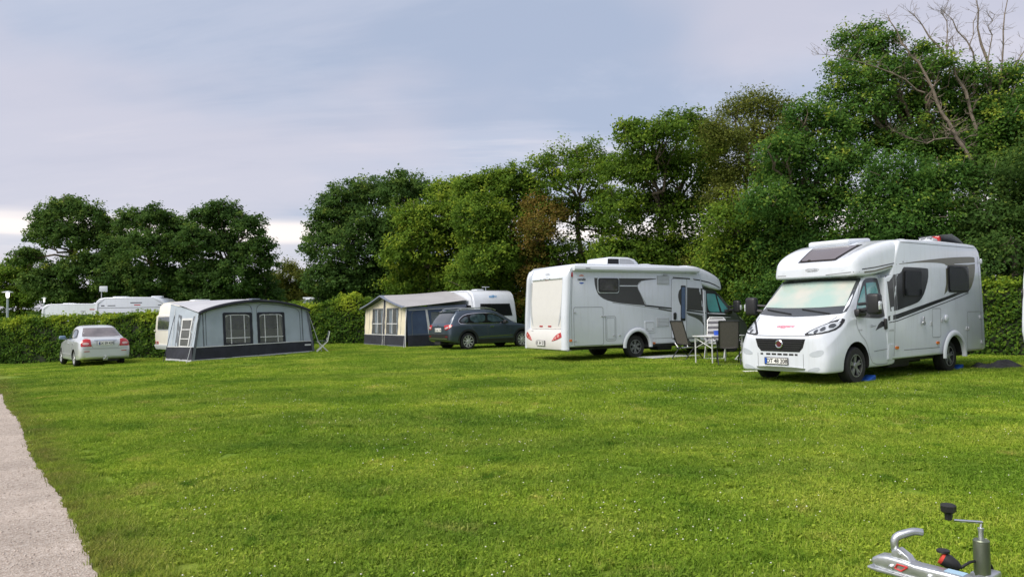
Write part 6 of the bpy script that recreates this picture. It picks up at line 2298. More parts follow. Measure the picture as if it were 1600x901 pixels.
def tent_window(hole, ax, bv, parent, bars_u=(), bars_z=(), frame=T_NAVY, bar=T_WHITE, arch=0.0, fw=0.07):
    u0, z0, u1, z1 = hole
    f = seam('window_frame', rrect(u0 - 0.01, z0 - 0.01, u1 + 0.01, z1 + 0.01, 0.02), ax, bv, frame, parent, w=fw, off=0.012)
    patch('pane', rrect(u0, z0, u1, z1, 0.01), ax, bv, FOIL, f, off=0.003, step=0.2)
    for u in bars_u:
        patch('bar', [(u - 0.016, z0 + 0.02), (u + 0.016, z0 + 0.02), (u + 0.016, z1 - 0.02), (u - 0.016, z1 - 0.02)], ax, bv, bar, f, off=0.012, step=0.3)
    for z in bars_z:
        patch('bar', [(u0 + 0.04, z - 0.016), (u1 - 0.04, z - 0.016), (u1 - 0.04, z + 0.016), (u0 + 0.04, z + 0.016)], ax, bv, bar, f, off=0.014, step=0.3)
    if arch:
        pts = [(u0 + 0.05, z1 - 0.12), (u0 + 0.10, z1 - 0.06), (u0 + 0.2, z1 - 0.035), (u1 - 0.2, z1 - 0.035), (u1 - 0.10, z1 - 0.06), (u1 - 0.05, z1 - 0.12)]
        seam('bar', pts, ax, bv, bar, f, w=0.03, off=0.013, closed=False)
    return f


# --- grey awning on the old cream caravan
u = Vector((0.70, 0.714)).normalized()
F0 = Vector((-11.95, 27.3))
TL, TD = 5.05, 2.35
t1 = thing('awning_tent', 'pale blue grey awning tent with dark skirt and two big windows', 'awning', (F0.x, F0.y, g(F0.x, F0.y) + 0.01), math.atan2(u.y, u.x))
gl0 = t1.location.z
dzr = g(F0.x + u.x * TL, F0.y + u.y * TL) - g(F0.x, F0.y)      # lawn rises along the front


def slope1(x):
    return dzr * x / TL


def top1(x):
    q = x / TL
    return slope1(x) * 0.6 + 1.82 + 0.44 * (math.sin(math.pi * min(1, max(0, q))) ** 0.75) - 0.0


def posF(x, z, d=0.0):
    lean = 0.16 * (1 - z / 1.9)
    xx = x + 0.34 * (z / 1.85) * max(0, 1 - x / 1.2) - 0.22 * (z / 1.9) * max(0, 1 - (TL - x) / 1.2)
    return (xx, -lean - d, z)


H1 = [(1.27, 0.60, 2.33, 1.76), (2.66, 0.60, 3.72, 1.76)]
f1, bvF = cloth_wall('front_wall', 0.0, TL, 0.0, lambda x: top1(x) - 0.02, posF, T_BLUE, t1, holes=H1, seed=1)
for i, h_ in enumerate(H1):
    tent_window(h_, 'R', bvF, t1, bars_u=(h_[0] + 0.26, h_[2] - 0.26), bars_z=(h_[1] + 0.24,), arch=0.1, fw=0.10)
# dark skirt with paler mud valance
patch('skirt', [(0.0, 0.07), (TL, 0.07 + dzr), (TL, 0.60), (0, 0.53)], 'R', bvF, T_NAVY, t1, off=0.016, step=0.1)
patch('mud_valance', [(0.0, 0.0), (TL, dzr), (TL, 0.08 + dzr), (0.0, 0.08)], 'R', bvF, T_ROOF, t1, off=0.022, step=0.4)
seam('piping', [(0.09, 0.54), (TL - 0.06, 0.61)], 'R', bvF, T_WHITE, t1, w=0.03, off=0.024, closed=False)
patch('maker_mark', rrect(TL - 0.42, 0.42, TL - 0.14, 0.48, 0.01), 'R', bvF, T_WHITE, t1, off=0.024)
for x in (0.46, 2.495, TL - 0.48):
    patch('panel_strip', [(x - (0.09 if x == 2.495 else 0.02), 0.56), (x + (0.09 if x == 2.495 else 0.02), 0.56), (x + (0.09 if x == 2.495 else 0.02), top1(x) - 0.10), (x - (0.09 if x == 2.495 else 0.02), top1(x) - 0.10)], 'R', bvF, T_BLUE if x == 2.495 else T_GREY, t1, off=0.009, step=0.3)
for (xa, xb_) in ((0.56, 2.40), (2.59, 4.46)):
    pts = [(xa, 0.6), (xa, top1(xa) - 0.22), (xa + 0.08, top1(xa + 0.08) - 0.16)] if xa < 1 else [(xa, 0.6), (xa, top1(xa) - 0.35), (xa + 0.08, top1(xa) - 0.22), (xa + 0.25, top1(xa) - 0.14)]
    if xa < 1:
        pts += [(q, top1(q) - 0.15) for q in np.linspace(xa + 0.2, xb_ - 0.3, 8)] + [(xb_ - 0.08, top1(xb_) - 0.20), (xb_, top1(xb_) - 0.36), (xb_, 0.6)]
    else:
        pts += [(q, top1(q) - 0.15) for q in np.linspace(xa + 0.35, xb_ - 0.2, 8)] + [(xb_ - 0.06, top1(xb_) - 0.20), (xb_, top1(xb_) - 0.30), (xb_, 0.6)]
    seam('zip_seam', pts, 'R', bvF, T_GREY, t1, w=0.022, off=0.010, closed=False)


def topE(y):
    q = y / TD
    return 1.80 + 0.42 * q ** 0.8


def posE(y, z, d=0.0):
    return (0.34 * (z / 1.85) * (1 - 0.55 * y / TD) - d, y - 0.16 * (1 - z / 1.9) * (1 - y / TD), z)


HE = [(0.45, 0.55, 1.20, 1.58)]
e1, bvE = cloth_wall('end_wall', 0.0, TD, 0.0, lambda y: topE(y) - 0.02, posE, T_BLUE, t1, holes=HE, seed=3)
tent_window(HE[0], 'B', bvE, t1, bars_z=(0.85, 1.2), frame=T_WHITE, fw=0.08)
patch('door_panel', [(0.26, 0.5), (0.26, 1.70), (0.38, 1.70), (0.38, 0.5)], 'B', bvE, T_GREY, t1, off=0.006, step=0.3)
patch('door_panel', [(1.28, 0.5), (1.28, 1.72), (1.60, 1.78), (1.60, 0.5)], 'B', bvE, T_GREY, t1, off=0.006, step=0.3)
patch('skirt', [(-0.12, 0.07), (TD, 0.07), (TD, 0.52), (-0.12, 0.55)], 'B', bvE, T_NAVY, t1, off=0.016, step=0.1)
patch('mud_valance', [(-0.12, 0.0), (TD, 0.0), (TD, 0.08), (-0.12, 0.08)], 'B', bvE, T_ROOF, t1, off=0.022, step=0.4)
seam('piping', [(0, 0.56), (TD, 0.53)], 'B', bvE, T_WHITE, t1, w=0.03, off=0.024, closed=False)
for y in (0.25, 1.9):
    seam('piping', [(y, 0.1), (y, topE(y) - 0.1)], 'B', bvE, T_WHITE, t1, w=0.022, off=0.010, closed=False)
# far end wall
e2, _ = cloth_wall('end_wall', 0.0, TD, 0.0, lambda y: topE(y) + dzr * 0.6 - 0.02, lambda y, z, d=0.0: (TL - 0.22 * z / 1.9 + d, y, z), T_GREY, t1, seed=5)
# roof
mb = MB()
rows = []
nx, ny = 28, 14
for i in range(nx + 1):
    x = TL * i / nx
    row = []
    for j in range(ny + 1):
        q = j / ny
        zf = top1(x)
        zbk = 2.24 + 0.08 * math.sin(math.pi * i / nx)
        z = zf + (zbk - zf) * q + 0.03 * math.sin(math.pi * q) * (1 if 0.1 < i / nx < 0.9 else 0.4) - 0.012 * math.sin(q * 9 + x * 2)
        row.append((0.30 * (1 - q * 0.55) + x * (TL - 0.50 + 0.18 * q) / TL, -0.10 + (TD + 0.10) * q, z + 0.015))
    rows.append(row)
mb.grid(rows)
mb.build('roof', T_ROOF, t1, smooth=60)
mb = MB()
rows = []
for i in range(41):
    x = TL * i / 40
    z = top1(x)
    x = 0.28 + x * (TL - 0.46) / TL
    rows.append([(x, -0.06, z + 0.03), (x, -0.15, z + 0.015), (x, -0.17, z - 0.05), (x, -0.13, z - 0.085)])
mb.grid(rows)
mb.build('roof_edge', T_NAVY, t1, smooth=60)
for x in (0.02, TL - 0.02):
    mb = MB()
    rows = []
    for k in range(9):
        z = 1.85 * k / 8
        a = posF(x, z)
        rows.append([(a[0] - 0.05, a[1] - 0.03, z), (a[0] + 0.05, a[1] - 0.032, z)])
    mb.grid(rows)
    mb.build('corner_binding', T_GREY, t1)
mb = MB()
mb.rbox((2.495, -0.05, top1(2.5) + 0.03), (0.35, 0.30, 0.06), 0.03)
mb.build('ridge_cap', T_TRIM, t1)
for pts in (((0.34, 0.0, 1.78), (-0.35, -0.55, 0.0)), ((0.25, TD - 0.4, 2.0), (-0.35, TD - 0.7, 0.0)), ((TL - 0.2, 0, 1.85), (TL + 0.25, -0.35, dzr))):
    mb = MB()
    mb.tube(pts, 0.012, 5)
    mb.build('guy_rope', T_NAVY if pts[0][1] == TD - 0.4 else LGREY, t1)
# things inside: folding table and white seats seen through the foil
def world_of(tt, x, y):
    p2 = Vector((tt.location.x, tt.location.y)) + Vector((math.cos(tt.rotation_euler.z), math.sin(tt.rotation_euler.z))) * x + Vector((-math.sin(tt.rotation_euler.z), math.cos(tt.rotation_euler.z))) * y
    return p2


# old cream caravan behind it
cc = world_of(t1, 0.35 + 2.4, TD + 0.10 + 1.02)
cvO, bvO = caravan('old cream caravan with the pale blue grey awning on its side', (cc.x, cc.y, g(cc.x, cc.y) - 0.02), u, Lg=4.8, W=2.04, H=2.36, paint=CREAM, style='old', drawbar=False, zb=0.42, rear_win=False)
f = patch('end_window', rrect(-0.75, 1.18, 0.75, 1.78, 0.08), 'B', bvO, LGREY, cvO, off=0.012)
patch('pane', rrect(-0.70, 1.23, 0.70, 1.73, 0.06), 'B', bvO, GREYGLASS, f, off=0.03)
for sg in (-1, 1):
    mb = MB()
    mb.rbox((-2.42, sg * 0.95, 1.16), (0.05, 0.10, 0.05), 0.015)
    mb.build('grab_handle', CREAM, cvO)
patch('bumper', rrect(-0.98, 0.44, 0.98, 0.60, 0.03), 'B', bvO, WHITE2, cvO, off=0.05)

# --- cream and slate awning with its gable towards the lawn
u2 = Vector((0.55, -0.835)).normalized()
P0 = Vector((-7.2, 36.2))
GL, GD = 4.66, 3.0
t2 = thing('awning_tent', 'cream and navy gabled awning tent with beige roof', 'awning', (P0.x, P0.y, g(P0.x, P0.y) + 0.01), math.atan2(u2.y, u2.x))


def top2(x):
    q = abs(x / GL - 0.5) * 2
    return 2.31 - 0.54 * q - 0.03 * math.sin(q * math.pi)


def posG(x, z, d=0.0):
    return (x, -0.10 * (1 - z / 1.9) - d, z)


HG = [(0.92, 0.55, 2.10, 1.70), (2.60, 0.55, 3.82, 1.70)]
f2, bvG = cloth_wall('front_wall', 0.0, GL, 0.0, lambda x: top2(x) - 0.03, posG, T_CREAM, t2, holes=HG, seed=7)
for h_ in HG:
    fr = tent_window(h_, 'R', bvG, t2, bars_u=((h_[0] + h_[2]) / 2,), bars_z=(1.02,), frame=T_GREY, fw=0.05)
    # curtains hanging behind the foil
    for (a, b2) in ((h_[0] + 0.04, h_[0] + 0.40), (h_[2] - 0.40, h_[2] - 0.04)):
        mb = MB()
        rows = []
        for k in range(25):
            x = a + (b2 - a) * k / 24
            yy = 0.06 + 0.025 * math.sin(k * 1.35)
            rows.append([(x, yy, 0.58), (x, yy, 1.1), (x, yy, 1.68)])
        mb.grid(rows)
        mb.build('curtain', T_CURT, fr, smooth=60)
patch('skirt', [(0.0, 0.05), (GL, 0.05), (GL, 0.50), (0, 0.50)], 'R', bvG, T_NAVY, t2, off=0.016, step=0.1)
patch('mud_valance', [(0.0, -0.0), (GL, -0.0), (GL, 0.06), (0.0, 0.06)], 'R', bvG, T_GREY, t2, off=0.022, step=0.4)
seam('piping', [(0.02, 0.51), (GL - 0.02, 0.51)], 'R', bvG, T_WHITE, t2, w=0.025, off=0.024, closed=False)
patch('mast_strip', [(2.22, 0.0), (2.42, 0.0), (2.42, 2.15), (2.22, 2.15)], 'R', bvG, T_NAVY, t2, off=0.022, step=0.3)
seam('piping', [(2.20, 0.0), (2.20, 2.1)], 'R', bvG, T_WHITE, t2, w=0.03, off=0.026, closed=False)
seam('piping', [(2.44, 0.0), (2.44, 2.1)], 'R', bvG, T_WHITE, t2, w=0.03, off=0.026, closed=False)
for x in (0.55, 4.15):
    patch('corner_panel', [(x - 0.01, 0.55), (x + 0.01, 0.55), (x + 0.01, top2(x) - 0.15), (x - 0.01, top2(x) - 0.15)], 'R', bvG, T_GREY, t2, off=0.008, step=0.3)
patch('maker_mark', rrect(2.7, 0.22, 2.86, 0.27, 0.01), 'R', bvG, T_WHITE, t2, off=0.012)


def topS(y):
    return 1.75 + 0.12 * (y / GD)


def posS(y, z, d=0.0):
    return (GL + 0.10 * (1 - z / 1.9) + d, y, z)


HS = [(1.15, 0.58, 2.70, 1.54)]
s2_, bvS = cloth_wall('side_wall', 0.0, GD, 0.0, lambda y: topS(y) - 0.02, posS, T_SLATE, t2, holes=HS, seed=9)
fr = tent_window(HS[0], 'F', bvS, t2, bars_u=(2.05,), bars_z=(1.02,), frame=T_SLATE, fw=0.06)
mb = MB()
rows = []
for k in range(21):
    y = 1.2 + 0.42 * k / 20
    rows.append([(GL - 0.10 + 0.025 * math.sin(k * 1.4), y, 0.6), (GL - 0.10 + 0.025 * math.sin(k * 1.4), y, 1.58)])
mb.grid(rows)
mb.build('curtain', T_CURT, fr, smooth=60)
patch('window_strap', [(1.02, 0.52), (1.14, 0.52), (1.00, 1.64), (0.90, 1.64)], 'F', bvS, T_WHITE, t2, off=0.016, step=0.3)
patch('skirt', [(0, 0.05), (GD, 0.05), (GD, 0.50), (0, 0.50)], 'F', bvS, T_NAVY, t2, off=0.016, step=0.1)
seam('piping', [(0, 0.54), (GD, 0.54)], 'F', bvS, T_GREY, t2, w=0.025, off=0.013, closed=False)
seam('piping', [(0.22, 0.1), (0.22, 1.45), (0.30, 1.57), (0.5, 1.61), (GD - 0.4, 1.68), (GD - 0.2, 1.62), (GD - 0.12, 1.45)], 'F', bvS, T_GREY, t2, w=0.03, off=0.012, closed=False)
patch('eave_trim', [(0.0, topS(0) - 0.14), (GD, topS(GD) - 0.14), (GD, topS(GD) - 0.03), (0.0, topS(0) - 0.03)], 'F', bvS, T_TRIM, t2, off=0.02, step=0.3)
seam('piping', [(0, topS(0) - 0.15), (GD, topS(GD) - 0.15)], 'F', bvS, T_WHITE, t2, w=0.02, off=0.022, closed=False)
s3_, _ = cloth_wall('side_wall', 0.0, GD, 0.0, lambda y: topS(y) - 0.02, lambda y, z, d=0.0: (-0.08 * (1 - z / 1.9) - d, y, z), T_SLATE, t2, seed=11)
mb = MB()
rows = []
for i in range(29):
    x = -0.12 + (GL + 0.24) * i / 28
    row = []
    for j in range(15):
        q = j / 14
        zf = top2(min(max(x, 0), GL)) - (0.05 if (x < 0 or x > GL) else 0)
        e = abs(min(max(x, 0), GL) / GL - 0.5) * 2
        zbk = 2.50 - 0.60 * max(0, e - 0.15) ** 1.6
        row.append((x, -0.28 + (GD + 0.30) * q, zf + (zbk - zf) * q - 0.035 * math.sin(math.pi * q) * (1 - 0.5 * e) + 0.02))
    rows.append(row)
mb.grid(rows)
mb.build('roof', T_BEIGE, t2, smooth=80)
mb = MB()
rows = []
for i in range(41):
    x = -0.12 + (GL + 0.24) * i / 40
    z = top2(min(max(x, 0), GL)) - (0.05 if (x < 0 or x > GL) else 0)
    rows.append([(x, 0.12, z + 0.028), (x, -0.28, z + 0.026), (x, -0.29, z - 0.03)])
mb.grid(rows)
mb.build('gable_trim', T_TRIM, t2, smooth=40)
for x in (0.0, GL):
    mb = MB()
    mb.tube([posG(x, 0), posG(x, 1.74)], 0.02, 6)
    mb.build('corner_pole', T_GREY, t2)
mb = MB()
mb.tube([(GL + 0.08, -0.12, 0), (GL + 0.02, -0.05, 1.8)], 0.016, 6)
mb.tube([(GL + 0.02, 0.0, 1.8), (GL + 0.5, -0.4, 0.0)], 0.008, 5)
mb.build('guy_rope', T_WHITE, t2)

cc = world_of(t2, 5.42 - 2.45, GD + 1.19)
cvW, bvW = caravan('white caravan carrying the cream and navy awning', (cc.x, cc.y, g(cc.x, cc.y)), u2, Lg=4.9, W=2.24, H=2.50, paint=WHITE, front_win=False)
f = patch('end_window', rpoly([(-0.88, 1.30), (-0.88, 1.30), (0.88, 1.30), (0.88, 1.30), (0.80, 1.86), (0.80, 1.86), (-0.80, 1.86), (-0.80, 1.86)], 1), 'F', bvW, BLACK, cvW, off=0.012)
patch('pane', rpoly([(-0.83, 1.34), (-0.83, 1.34), (0.83, 1.34), (0.83, 1.34), (0.76, 1.82), (0.76, 1.82), (-0.76, 1.82), (-0.76, 1.82)], 1), 'F', bvW, DGLASS, f, off=0.035)
hh_ = bvW.ray_cast(Vector((6, 0, 2.20)), Vector((-1, 0, 0)))[0]
text('solifer', 0.17, mat('blue_lettering', (0.12, 0.36, 0.66), 0.4), cvW, (hh_.x + 0.02, -0.05, 2.20), (R(72), 0, R(90)), 'logo_lettering', bold=0.006)
mb = MB()
mb.tube([(1.0, 0.3, 2.50), (1.0, 0.3, 2.66)], 0.02, 6)
mb.rbox((1.0, 0.3, 2.68), (0.12, 0.36, 0.03), 0.012)
mb.build('roof_aerial', WHITE2, cvW)
# ------------------------------------------------------------------ camp furniture
MESHG = mat('taupe_mesh_cloth', (0.115, 0.105, 0.10), 0.8, var=0.12, vscale=30, bump=0.3, bscale=160)
FRAMED = mat('anthracite_tube', (0.03, 0.032, 0.036), 0.4, metal=0.4)
FRAMEW = mat('white_tube', (0.66, 0.67, 0.68), 0.35, metal=0.2)
PADL = mat('light_striped_padding', (0.40, 0.41, 0.43), 0.85, var=0.1, vscale=10)
PADD = mat('dark_striped_padding', (0.10, 0.10, 0.115), 0.85)
PADG = mat('mottled_grey_padding', (0.25, 0.26, 0.29), 0.85, var=0.5, vscale=9)


def camp_chair(label, loc, rz, cloth, frame, style='mesh', tall=1.13):
    """folding high-back chair that looks along +x"""
    t = thing('camp_chair', label, 'chair', (loc[0], loc[1], g(loc[0], loc[1]) + 0.01), rz, 'chairs around the camping table')
    w = 0.25

    def sheet(name, pts, half, ma, th=0.012):
        mb = MB()
        top, bot = [], []
        for (x, z) in pts:
            top.append([(x, y, z + (0.018 * (1 - (y / half) ** 2) * -1)) for y in np.linspace(-half, half, 5)])
        mb.grid(top)
        mb.grid([[(x + th * 0.5, y, z - th) for (x, y, z) in row] for row in top])
        return mb.build(name, ma, t, smooth=60)
    bx0, bz0, bx1, bz1 = -0.20, 0.45, -0.20 - (tall - 0.45) * 0.36, tall
    if style == 'mesh':
        sheet('seat', [(0.26, 0.46), (0.1, 0.445), (-0.05, 0.44), (-0.20, 0.45)], w, cloth)
        sheet('backrest', [(bx0 + (bx1 - bx0) * k / 6, bz0 + 0.03 + (bz1 - bz0 - 0.03) * k / 6) for k in range(7)], w, cloth)
        for sg in (-1, 1):
            mb = MB()
            mb.tube([(0.28, sg * w, 0.46), (-0.20, sg * w, 0.45), (bx1, sg * w, bz1)], 0.016, 8)
            mb.build('frame_rail', frame, t)
        mb = MB()
        mb.tube([(bx1, -w, bz1), (bx1, w, bz1)], 0.016, 8)
        mb.build('top_rail', frame, t)
    else:
        n = 9
        for k in range(n):
            if style == 'striped':
                ma = PADL if k % 2 == 0 else PADD
            else:
                ma = cloth
            q0, q1 = k / n, (k + 0.94) / n
            mb = MB()
            c = ((bx0 + (bx1 - bx0) * (q0 + q1) / 2), 0, bz0 + 0.04 + (bz1 - bz0 - 0.04) * (q0 + q1) / 2)
            mb.rbox(c, (0.05, 2 * w, (bz1 - bz0) / n * (1.12 if style == 'striped' else 1.2)), 0.022, rot=rotm(0, R(-20), 0))
            mb.build('back_pad', ma, t)
        for k in range(6):
            ma = (PADL if k % 2 == 0 else PADD) if style == 'striped' else cloth
            mb = MB()
            mb.rbox((0.24 - k * 0.085, 0, 0.455), (0.09, 2 * w, 0.05), 0.022)
            mb.build('seat_pad', ma, t)
        mb = MB()
        mb.tube([(0.28, w + 0.01, 0.43), (-0.22, w + 0.01, 0.43), (bx1 - 0.03, w + 0.01, bz1 - 0.03), (bx1 - 0.05, w - 0.05, bz1 + 0.04), (bx1 - 0.05, -w + 0.05, bz1 + 0.04), (bx1 - 0.03, -w - 0.01, bz1 - 0.03), (-0.22, -w - 0.01, 0.43), (0.28, -w - 0.01, 0.43)], 0.015, 8)
        mb.build('frame_rail', frame, t)
    for sg in (-1, 1):
        for (a, b2) in (((-0.40, 0.0), (0.22, 0.60)), ((0.36, 0.0), (-0.27, 0.60))):
            mb = MB()
            mb.tube([(a[0], sg * (w + 0.03), a[1]), (b2[0], sg * (w + 0.03), b2[1])], 0.015, 8)
            mb.build('leg', frame, t)
        mb = MB()
        mb.rbox((-0.04, sg * (w + 0.03), 0.62), (0.50, 0.05, 0.03), 0.012)
        mb.build('armrest', FRAMED, t)
    for x in (-0.40, 0.36):
        mb = MB()
        mb.tube([(x, -w - 0.03, 0.02), (x, w + 0.03, 0.02)], 0.013, 6)
        mb.build('foot_bar', frame, t)
    return t


camp_chair('dark mesh camp chair beside the motorhome door, facing the table', (5.15, 21.75), R(32), MESHG, FRAMED)
camp_chair('dark mesh camp chair with its back to us', (5.70, 19.55), R(78), MESHG, FRAMED, tall=1.15)
camp_chair('padded camp chair with light and dark stripes', (6.0, 21.9), R(-112), PADL, FRAMEW, 'striped', tall=1.16)
camp_chair('padded mottled grey camp chair with white tube frame', (6.78, 21.0), R(-160), PADG, FRAMEW, 'pad', tall=1.20)

tb = thing('folding_table', 'white folding camping table with crossed struts among the chairs', 'table', (5.62, 20.15, g(5.6, 20.1) + 0.01), math.atan2(0.5, 0.865))
mb = MB()
mb.rbox((0, 0, 0.735), (1.25, 0.72, 0.03), 0.012)
mb.build('table_top', mat('table_top_white', (0.62, 0.63, 0.64), 0.4), tb)
for x in (-0.56, 0.56):
    for y in (-0.31, 0.31):
        mb = MB()
        mb.tube([(x, y, 0), (x, y, 0.72)], 0.018, 8)
        mb.build('leg', FRAMEW, tb)
    for sg in (-1, 1):
        mb = MB()
        mb.tube([(x, -0.30 * sg, 0.68), (x, 0.30 * sg, 0.42)], 0.011, 6)
        mb.build('strut', FRAMEW, tb)
for y in (-0.31, 0.31):
    for sg in (-1, 1):
        mb = MB()
        mb.tube([(-0.5 * sg, y, 0.68), (0.0, y, 0.50), (0.5 * sg, y, 0.44)], 0.011, 6)
        mb.build('strut', FRAMEW, tb)


def local_on(tt, x, y, z):
    c, s_ = math.cos(tt.rotation_euler.z), math.sin(tt.rotation_euler.z)
    return (tt.location.x + c * x - s_ * y, tt.location.y + s_ * x + c * y, tt.location.z + z)


mb = MB()
mb.rbox((0, 0, 0.055), (0.20, 0.13, 0.11), 0.02)
mb.rbox((0, 0, 0.115), (0.215, 0.145, 0.025), 0.01)
o = mb.build('storage_box', mat('blue_plastic', (0.03, 0.10, 0.55), 0.35))
o.location = local_on(tb, -0.02, 0.0, 0.75)
tag(o, 'small blue plastic box standing on the camping table', 'box')

mb = MB()
for k in range(9):
    mb.rbox((0, -0.4 + k * 0.1, 0.012), (1.9, 0.085, 0.018), 0.006)
matm = mat('pale_slat_mat', (0.44, 0.46, 0.46), 0.8, var=0.15)
mt = thing('slatted_mat', 'pale slatted ground mat lying below the motorhome door', 'mat', (4.75, 22.75, g(4.75, 22.75) + 0.03), math.atan2(B_H[1], B_H[0]))
for k in range(9):
    mb = MB()
    mb.rbox((0, -0.4 + k * 0.1, 0.012), (1.9, 0.085, 0.018), 0.006)
    mb.build('slat', matm, mt)
for x in (-0.8, 0, 0.8):
    mb = MB()
    mb.box((x, 0, -0.002), (0.03, 0.88, 0.012))
    mb.build('batten', matm, mt)

# folding stool by the grey awning
fs = thing('folding_chair', 'small folding chair with pale legs beside the grey awning', 'chair', (-7.95, 30.7, g(-7.95, 30.7) + 0.01), R(200))
mb = MB()
mb.rbox((0, 0, 0.46), (0.42, 0.44, 0.03), 0.012)
mb.build('seat', mat('dark_green_cloth', (0.03, 0.05, 0.045), 0.8), fs)
mb = MB()
mb.rbox((-0.26, 0, 0.72), (0.03, 0.44, 0.24), 0.012, rot=rotm(0, R(-12), 0))
mb.build('backrest', mat('dark_green_cloth', (0.03, 0.05, 0.045), 0.8), fs)
for sg in (-1, 1):
    for (a, b2) in (((-0.25, 0), (0.2, 0.46)), ((0.25, 0), (-0.22, 0.46)), ((-0.21, 0.45), (-0.30, 0.86))):
        mb = MB()
        mb.tube([(a[0], sg * 0.22, a[1]), (b2[0], sg * 0.22, b2[1])], 0.016, 6)
        mb.build('leg', FRAMEW, fs)

# levelling wedges at the wheels of the near motorhome
BLUE = mat('bright_blue_plastic', (0.015, 0.085, 0.40), 0.4, var=0.1)
for lab, x in (('blue levelling wedge behind the front wheel of the near motorhome', -0.52), ('blue levelling wedge behind the rear wheel of the near motorhome', -4.42)):
    mb = MB()
    mb.prism([(-0.26, 0.0), (0.24, 0.0), (0.24, 0.03), (0.10, 0.06), (0.05, 0.06), (-0.08, 0.10), (-0.13, 0.10), (-0.24, 0.14), (-0.27, 0.13)], -0.12, 0.12, r=0.008)
    o = mb.build('levelling_wedge', BLUE)
    o.scale = (0.8, 0.8, 0.85)
    o.location = local_on(tA, x, 0.92, 0.01)
    o.rotation_euler = (0, 0, tA.rotation_euler.z + 0.1)
    tag(o, lab, 'wedge', 'levelling wedges')

# crumpled black bag
r_ = np.random.default_rng(5)
mb = MB()
rows = []
nu, nv = 34, 20
for i in range(nu + 1):
    row = []
    for j in range(nv + 1):
        u_, v_ = i / nu * 2 - 1, j / nv * 2 - 1
        e = max(0.0, 1 - (abs(u_) ** 3 + abs(v_) ** 2.5))
        h_ = 0.12 * e ** 0.5 * (0.55 + 0.45 * math.sin(u_ * 5 + v_ * 3) * math.sin(v_ * 6 - u_ * 2 + 1)) + 0.10 * math.exp(-((u_ - 0.55) ** 2 * 12 + v_ ** 2 * 5))
        h_ += 0.02 * math.sin(u_ * 23 + v_ * 17) * e
        row.append((u_ * 0.62 * (1 - 0.12 * v_ * v_), v_ * 0.34 * (1 - 0.2 * math.sin(u_ * 4)), max(0.0, h_) + 0.012))
    rows.append(row)
mb.grid(rows)
o = mb.build('crumpled_bag', mat('black_cover_cloth', (0.016, 0.016, 0.017), 0.6, var=0.3, vscale=9, bump=0.4, bscale=20), smooth=60)
o.location = (11.20, 17.15, g(11.2, 17.1) + 0.012)
o.rotation_euler = (0, 0, R(14))
tag(o, 'crumpled black bag lying on the grass behind the near motorhome', 'bag')

mb = MB()
mb.rbox((0, 0, 0.02), (0.62, 0.18, 0.03), 0.008)
o = mb.build('levelling_board', mat('white_board', (0.68, 0.68, 0.66), 0.6))
o.location = (5.62, 17.1, g(5.6, 17.1) + 0.01)
o.rotation_euler = (0, 0, R(10))
tag(o, 'thin white board lying on the grass beyond the front bumper', 'board')

# ------------------------------------------------------------------ lamps
GLOW = mat('lamp_glow', (0.9, 0.9, 0.85), 0.4, emit=((1.0, 0.97, 0.88), 0.9))
POST = mat('lamp_post_paint', (0.34, 0.40, 0.43), 0.5, metal=0.2)
for lab, px_, py_, Y_, big in (('lit path lamp with wide flat hat at the photo edge', 12, 457, 40, 1.0), ('smaller lit path lamp farther behind the hedge', 69, 466, 54, 0.6)):
    p = at(px_, py_, Y_)
    z0_ = g(p.x, p.y)
    t = thing('path_lamp', lab, 'lamp', (p.x, p.y, z0_), 0, 'path lamps')
    hh_ = p.z - z0_
    mb = MB()
    mb.tube([(0, 0, 0), (0, 0, hh_ - 0.32)], 0.055, 10)
    mb.build('post', POST, t)
    mb = MB()
    mb.lathe([(0.05, hh_ - 0.28), (0.08 * big, hh_ - 0.22), (0.09 * big, hh_ - 0.05), (0.07, hh_)], n=18, axis='z')
    mb.build('lamp_glass', GLOW, t)
    mb = MB()
    mb.lathe([(0.07, hh_ - 0.005), (0.27 * big, hh_ + 0.0), (0.27 * big, hh_ + 0.03), (0.10 * big, hh_ + 0.07), (0.02, hh_ + 0.09)], n=28, axis='z')
    mb.build('lamp_hat', WHITE2, t)

